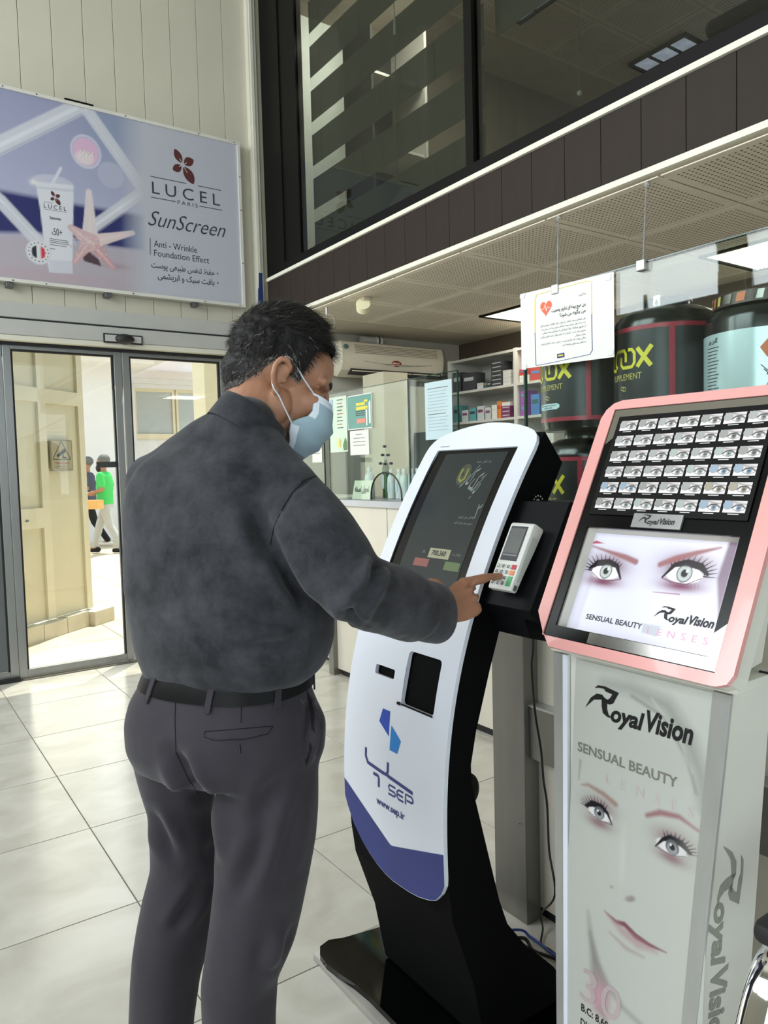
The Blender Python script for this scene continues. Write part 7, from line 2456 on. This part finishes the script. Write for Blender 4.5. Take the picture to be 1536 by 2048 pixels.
# stand collar, leaning forward with the neck
rc = []
tilt = TILT
ea = r60 - tilt * r60.dot(tilt); ea.normalize()
eb = tilt.cross(ea)
ci = Vector(NKT)
for hh, rr_ in ((-.050, .069), (-.030, .0680), (-.012, .0670), (.0, .0660), (.001, .0635), (-.012, .0640), (-.03, .067)):
    rc.append([ci + ea * math.sin(2 * math.pi * k / 48) * rr_ + eb * math.cos(2 * math.pi * k / 48) * rr_ * 1.02 + tilt * hh for k in range(48)])
MB().rings(rc, cap=False).build('collar', M['shirt'], shirt, smooth='all')
# cuff, turned back and flared
cu = []
fx_ = fo_ax
ua = UP - fx_ * UP.dot(fx_); ua.normalize()
ub = fx_.cross(ua)
cdir = wr + fx_ * -.040
for t_, ra, rb in ((-.074, .050, .046), (-.070, .0545, .050), (-.060, .0560, .051), (-.020, .0565, .052), (.004, .0560, .051), (.008, .0545, .050), (.006, .0520, .048), (-.030, .0500, .046)):
    R_ = []
    for k in range(48):
        a = 2 * math.pi * k / 48
        wob = 1 + .03 * math.sin(3 * a + t_ * 30)
        R_.append(cdir + fx_ * (t_ + .012 * math.cos(a - 2.6)) + ua * ra * math.cos(a) * wob - ua * .006 + ub * rb * math.sin(a) * wob)
    cu.append(R_)
MB().rings(cu, cap=False).build('cuff', M['shirt'], shirt, smooth='all')
cu = []
fl_ = (WR_L - EL_L).normalized()
ua = UP - fl_ * UP.dot(fl_); ua.normalize()
ub = fl_.cross(ua)
for t_, ra in ((-.07, .040), (-.06, .046), (-.01, .045), (.0, .042), (-.02, .040)):
    cu.append([WR_L + fl_ * t_ + ua * ra * math.cos(2 * math.pi * k / 32) + ub * ra * math.sin(2 * math.pi * k / 32) for k in range(32)])
MB().rings(cu, cap=False).build('cuff', M['shirt'], shirt, smooth='all')

# ---- belt and trousers
tm = MB()
PEL = [(0.5278, 1.2782, 0.9879, 0.1420), (0.5222, 1.2801, 0.9604, 0.1480), (0.5179, 1.2810, 0.9311, 0.1613), (0.5193, 1.2774, 0.8942, 0.1738), (0.5171, 1.2756, 0.8481, 0.1715), (0.5169, 1.2734, 0.8159, 0.1567)]
rg = [ell_ring((a, b, c), r60, f60, w_ * 1.10, w_ * .80, 48, 2.4) for a, b, c, w_ in PEL]
tm.rings(rg)
LEG_R = [(0.5688, 1.1956, 0.9144, 0.0832), (0.5660, 1.1878, 0.8626, 0.0820), (0.5547, 1.1793, 0.8045, 0.0858), (0.5478, 1.1743, 0.7539, 0.0868), (0.5403, 1.1698, 0.7037, 0.0852), (0.5299, 1.1668, 0.6452, 0.0805), (0.5166, 1.1657, 0.5873, 0.0776), (0.5039, 1.1649, 0.5385, 0.0747), (0.4923, 1.1647, 0.5074, 0.0700), (0.4800, 1.1649, 0.4765, 0.0646), (0.4715, 1.1538, 0.4092, 0.0615)]
LEG_L = [(0.4620, 1.3538, 0.8958, 0.0886), (0.4606, 1.3627, 0.8358, 0.0854), (0.4578, 1.3717, 0.7654, 0.0698), (0.4606, 1.3716, 0.7058, 0.0590), (0.4614, 1.3669, 0.6483, 0.0599), (0.4607, 1.3640, 0.6004, 0.0614), (0.4513, 1.3664, 0.5432, 0.0690), (0.4410, 1.3694, 0.4860, 0.0719), (0.4282, 1.3690, 0.4416, 0.0688), (0.4150, 1.3683, 0.3881, 0.0628), (0.4028, 1.3650, 0.3093, 0.0579)]
def leg(Ls, an, yaw_deg):
    rr_ = []
    for a, b, c, w_ in Ls:
        rr_.append(ell_ring((a, b, c), r60, f60, w_ * 1.0, w_ * 1.02, 36, 2.2))
    lx2 = Vector(Ls[-1][:3])
    w_ = Ls[-1][3]
    for t_ in (.5, .9, 1.0):
        p = lx2.lerp(Vector((an.x, an.y, .05)), t_)
        rr_.append(ell_ring(p, r60, f60, w_ * (1 + .04 * t_), w_ * (1.02 + .10 * t_), 36, 2.2))
    tm.rings(rr_)
leg(LEG_R, AN_R, 0)
leg(LEG_L, AN_L, 0)
V, F, N = fuse(tm, .0060, 16)
fold = .0030 * vnoise(V, 6, 5.5, (1, 1, .35)) + .0012 * vnoise(V, 16, 2.5, (1, 1, .3))
fold += crease((0.4053, 1.2334, 0.8786), (0.4328, 1.2090, 0.8051), .012, .012)
fold += crease((0.4328, 1.2090, 0.8051), (0.4577, 1.2083, 0.6961), .014, .016)
fold += crease((0.5214, 1.0656, 0.8518), (0.4852, 1.1087, 0.7628), .016, .007)
fold += crease((0.5507, 1.0548, 0.8143), (0.5211, 1.0778, 0.6796), .014, .005)
fold += crease((0.5088, 1.0816, 0.7830), (0.4586, 1.1189, 0.6487), .014, .006)
fold += crease((0.3956, 1.3516, 0.7322), (0.4252, 1.3125, 0.6442), .010, .006)
fold += crease((0.4597, 1.2845, 0.5882), (0.4144, 1.3108, 0.5164), .012, .006)
fold += crease((0.5161, 1.0748, 0.5895), (0.5024, 1.0796, 0.5243), .014, -.008)
fold += crease((0.4348, 1.1491, 0.9237), (0.5161, 1.0753, 0.9367), .0025, .0035)
fold += crease((0.4342, 1.1488, 0.9139), (0.5120, 1.0772, 0.9231), .0025, .0030)
fold += crease((0.5810, 1.0813, 0.9673), (0.5739, 1.0731, 0.8693), .004, .008)
fold += crease((0.6118, 1.1078, 0.9545), (0.5866, 1.0824, 0.8675), .006, -.010)
V = V + N * fold[:, None]
tro = np_obj('trousers', V, F, M['trousers'], man)
# belt band and loops follow the waist ring
def waist(frac_z, grow):
    i = 0
    (a, b, c, w_), (a2, b2, c2, w2) = PEL[0], PEL[1]
    return ell_ring((a + (a2 - a) * frac_z, b + (b2 - b) * frac_z, c + (c2 - c) * frac_z), r60, f60, (w_ + (w2 - w_) * frac_z) * 1.10 + grow, (w_ + (w2 - w_) * frac_z) * .80 + grow, 72, 2.4)
MB().rings([waist(-.10, -.004), waist(-.10, .0028), waist(.40, .0042), waist(.95, .0036), waist(.95, -.004)], cap=False).build('belt', M['belt'], man, smooth=50)
def ring_at(frac_z, k, grow): return waist(frac_z, grow)[k]
for k in (49, 57, 67, 5, 17, 29, 39):
    k = k % 72
    a0, a1 = waist(-.2, .007), waist(1.35, .006)
    b0, b1 = waist(-.2, .004), waist(1.35, .003)
    tdir = (a0[(k + 1) % 72] - a0[k]).normalized() * .0055
    q = MB()
    q.rings([[b0[k] - tdir, b0[k] + tdir, a0[k] + tdir, a0[k] - tdir], [b1[k] - tdir, b1[k] + tdir, a1[k] + tdir, a1[k] - tdir]])
    q.build('belt_loop', M['trousers'], tro)
from mathutils.bvhtree import BVHTree
def bvh_of(o):
    return BVHTree.FromPolygons([tuple(v.co + Vector(ORG[o.name])) for v in o.data.vertices], [tuple(p.vertices) for p in o.data.polygons])
def on(bv, p, lift=.0012):
    """nearest front surface point of the garment along the sight line of p"""
    d = (Vector(p) - CV).normalized()
    h = bv.ray_cast(CV, d)
    return (h[0] + h[1] * lift) if h[0] is not None else Vector(p)
bt, bs = bvh_of(tro), bvh_of(shirt)
M['seam'] = mat('dark_seam', (34, 31, 35), .9, spec=.1)
M['seam_s'] = mat('shirt_seam', (22, 22, 25), .9, spec=.1)
def seam(name, bv, pts, r_, m_, par, lift=.0004):
    P_ = []
    for a, b in zip(pts[:-1], pts[1:]):
        for k in range(6):
            P_.append(on(bv, Vector(a).lerp(Vector(b), k / 6), lift))
    P_.append(on(bv, pts[-1], lift))
    MB().tube(P_, r_, seg=6).build(name, m_, par, smooth=True)
seam('pocket_welt', bt, [(0.4441, 1.1848, 0.9157), (0.4649, 1.1704, 0.9167), (0.4996, 1.1465, 0.9190), (0.5384, 1.1197, 0.9220)], .0007, M['seam'], tro)
seam('pocket_welt', bt, [(0.4441, 1.1848, 0.9157), (0.4429, 1.1849, 0.9065), (0.4571, 1.1747, 0.9001), (0.4986, 1.1459, 0.9013), (0.5301, 1.1246, 0.9088), (0.5384, 1.1197, 0.9220)], .0006, M['seam'], tro)
seam('button_slit', bt, [(0.4899, 1.1514, 0.8932), (0.4904, 1.1499, 0.8772)], .0018, M['ink'], tro)
seam('back_dart', bt, [(0.4983, 1.1520, 0.9838), (0.4946, 1.1507, 0.9284)], .0006, M['seam'], tro)
seam('waist_seam', bt, [(0.3879, 1.2902, 0.9925), (0.4167, 1.2454, 0.9865), (0.4622, 1.2013, 0.9819), (0.5141, 1.1530, 0.9805), (0.6009, 1.1168, 0.9756)], .0007, M['seam'], tro)
seam('centre_seam', bt, [(0.4246, 1.2638, 0.9791), (0.4199, 1.2628, 0.9198), (0.4182, 1.2599, 0.8630), (0.4323, 1.2470, 0.8188), (0.4471, 1.2344, 0.7877)], .0007, M['seam'], tro)
seam('logo_stitch', bt, [(0.5789, 1.0948, 0.9661), (0.5820, 1.0922, 0.9593), (0.5864, 1.0895, 0.9650)], .0006, M['ink_grey'], tro)
pl_ = [on(bt, p, .001) for p in ((0.5874, 1.0901, 0.9826), (0.5934, 1.0848, 0.9656), (0.5967, 1.0805, 0.9386), (0.5960, 1.0791, 0.9117), (0.5902, 1.0810, 0.8833), (0.5803, 1.0858, 0.8542), (0.5794, 1.0870, 0.8618), (0.5872, 1.0837, 0.8901), (0.5914, 1.0827, 0.9178), (0.5915, 1.0845, 0.9430), (0.5892, 1.0876, 0.9641))]
MB().add([tuple(p) for p in pl_], [(0, 1, 10), (1, 2, 9, 10), (2, 3, 8, 9), (3, 4, 7, 8), (4, 5, 6, 7)]).build('pocket_gap_shade', M['seam'], tro)  # dark patch laid on the cloth as the shade inside the pocket gap
seam('armhole_seam', bs, [(0.5961, 1.0488, 1.3402), (0.5791, 1.0601, 1.3327), (0.5635, 1.0696, 1.3146), (0.5495, 1.0776, 1.2908), (0.5358, 1.0848, 1.2589), (0.5296, 1.0871, 1.2309)], .0006, M['seam_s'], shirt)
# shoes
for an in (AN_R, AN_L):
    q = MB()
    c = Vector((an.x, an.y, 0))
    prf = [(-.085, .036, .070), (-.06, .042, .085), (.0, .044, .088), (.07, .047, .062), (.13, .046, .048), (.17, .036, .040), (.188, .018, .030)]
    rr_ = []
    for t_, w_, h_ in prf:
        rr_.append([c + f60 * t_ + r60 * w_ * math.cos(2 * math.pi * k / 20) + UP * (.014 + h_ / 2 + h_ / 2 * math.sin(2 * math.pi * k / 20) * (1 if math.sin(2 * math.pi * k / 20) > 0 else .98)) for k in range(20)])
    q.rings(rr_)
    sho = q.build('shoe', M['belt'], man, smooth=True)
    q = MB()
    ol = [c + f60 * t_ + r60 * w_ for t_, w_, h_ in prf] + [c + f60 * t_ - r60 * w_ for t_, w_, h_ in prf[::-1]]
    q.prism([tuple(p + UP * .001) for p in ol], (0, 0, .014)).build('sole', M['black_rubber'], sho)

# ================================================================== PASSERS-BY OUTSIDE
def passer(cx, cy, face, shirt_m, trou_m, label, stride=.28, beard=True, box_=False, shoes=None):
    t = thing('person', label, 'person', (cx, cy, -.015))
    fd = Vector((face[0], face[1], 0)).normalized()
    rd = Vector((fd.y, -fd.x, 0))
    o = Vector((cx, cy, -.015))
    P_ = lambda f_, r_, z_: o + fd * f_ + rd * r_ + UP * z_
    b = MB()
    b.ball(P_(.02, 0, 1.60), (.095, .075, .115), seg=20, ring=14)
    b.ball(P_(.07, 0, 1.55), (.045, .045, .06), seg=14, ring=10)
    b.capsule(P_(.115, 0, 1.60), P_(.125, 0, 1.58), .012, .014, seg=8)
    b.capsule(P_(0, 0, 1.38), P_(.01, 0, 1.53), .055, .05, seg=14)
    b.rings([ell_ring(P_(0, 0, z_), rd, fd, a, c, 20) for z_, a, c in ((.92, .14, .10), (1.15, .14, .10), (1.35, .17, .09), (1.42, .12, .07))])
    for s_ in (-1, 1):
        el = P_(-.04, .20 * s_, 1.12)
        wr2 = P_(.20, .15 * s_, 1.06)
        b.capsule(P_(0, .17 * s_, 1.37), el, .045, .038, seg=12)
        b.capsule(el, wr2, .036, .027, seg=12)
        b.ball(P_(.26, .13 * s_, 1.05), (.045, .03, .045), seg=12, ring=8)
        for k in range(4):
            b.capsule(P_(.28, .12 * s_ - .0 * s_, 1.07 - k * .02), P_(.33, .10 * s_, 1.065 - k * .02), .010, .008, seg=8)
        b.capsule(P_(.26, .12 * s_, 1.08), P_(.29, .09 * s_, 1.11), .011, .009, seg=8)
        hp_ = P_(0, .08 * s_, .90)
        kn = P_(stride * .5 * s_ * .9 + .03, .08 * s_, .48)
        an = P_(stride * s_ - .02, .08 * s_, .08)
        b.capsule(hp_, kn, .075, .055, seg=12)
        b.capsule(kn, an, .052, .036, seg=12)
        b.capsule(an, an + fd * .14 - UP * .03, .036, .03, seg=10)
    V, F, N = fuse(b, .013, 3)
    np_obj('body', V, F, M['skin'], t)
    c = MB()
    c.rings([ell_ring(P_(0, 0, z_), rd, fd, a, d, 28) for z_, a, d in ((.86, .175, .125), (1.0, .17, .125), (1.2, .175, .125), (1.36, .20, .11), (1.43, .11, .08))])
    for s_ in (-1, 1):
        c.capsule(P_(0, .165 * s_, 1.37), P_(-.035, .19 * s_, 1.20), .062, .058, seg=14)
    V, F, N = fuse(c, .013, 4)
    np_obj('shirt', V, F, shirt_m, t)
    c = MB()
    c.rings([ell_ring(P_(0, 0, z_), rd, fd, a, d, 24) for z_, a, d in ((.80, .165, .12), (.92, .165, .12))])
    for s_ in (-1, 1):
        c.capsule(P_(0, .08 * s_, .88), P_(stride * .5 * s_ * .9 + .03, .08 * s_, .48), .09, .072, seg=14)
        c.capsule(P_(stride * .5 * s_ * .9 + .03, .08 * s_, .48), P_(stride * s_ - .02, .08 * s_, .13), .07, .055, seg=14)
        an = P_(stride * s_ - .02, .08 * s_, .055)
        MB().capsule(an - fd * .06, an + fd * .15 - UP * .005, .046, .036, seg=12).build('shoe', shoes or M['charcoal_box'], t, smooth=True)
    V, F, N = fuse(c, .013, 3)
    np_obj('trousers', V, F, trou_m, t)
    h = MB()
    h.ball(P_(-.012, 0, 1.645), (.105, .085, .095), seg=20, ring=12)
    h.build('hair', mat('grey_hair', (96, 98, 98), .7) if 'grey_hair' not in bpy.data.materials else bpy.data.materials['grey_hair'], t, smooth=True)
    if beard:
        h = MB()
        h.ball(P_(.085, 0, 1.495), (.055, .055, .075), seg=16, ring=10)
        h.build('beard', M['brow'], t, smooth=True)
    return t, P_
gm = mat('bright_green_cloth', (60, 188, 92), .8, var=.06)
lg = mat('light_grey_cloth', (170, 172, 172), .8, var=.06)
pg_, Pg = passer(3.42, 13.5, (-.80, .60), gm, lg, 'person in a green t-shirt walking outside with a cardboard box under the arm')
bx = thing('cardboard_box', 'tan cardboard box carried by the person in green outside', 'box', tuple(Pg(.16, -.39, .80)))
fd = Vector((-.80, .60, 0)); rd = Vector((.60, .80, 0))
o_ = Pg(0, 0, 0)
def bpt(f_, r_, z_): return tuple(o_ + fd * f_ + rd * r_ + UP * z_)
MB().add([bpt(a, b, c) for c in (.80, .95) for a, b in ((-.08, -.52), (.40, -.52), (.40, -.26), (-.08, -.26))],
         [(0, 3, 2, 1), (4, 5, 6, 7), (0, 1, 5, 4), (1, 2, 6, 5), (2, 3, 7, 6), (3, 0, 4, 7)]).build('carton', mat('tan_cardboard', (216, 164, 96), .8), bx)
MB().add([bpt(a, b, .9525) for a, b in ((-.08, -.42), (.40, -.42), (.40, -.36), (-.08, -.36))], [(0, 1, 2, 3)]).build('tape', mat('pale_tape', (226, 190, 136), .5), bx)
passer(3.50, 15.0, (-.85, .52), mat('dark_stripe_cloth', (60, 66, 84), .8), M['charcoal_box'], 'person in dark clothes and white shoes walking ahead, half hidden by the gate', .32, False, shoes=M['white_paint'])
bar = thing('push_bar', 'dark bar across the left door leaf at head height of the passer-by', 'bar', (1.42, 5.46, 1.46))
MB().box(((1.335, 1.421)[0], 5.456, (1.41, 1.416)[1] - .010), (1.478, 5.462, (1.411, 1.437)[1] + .010)).build('bar', M['ink_dark'], bar)
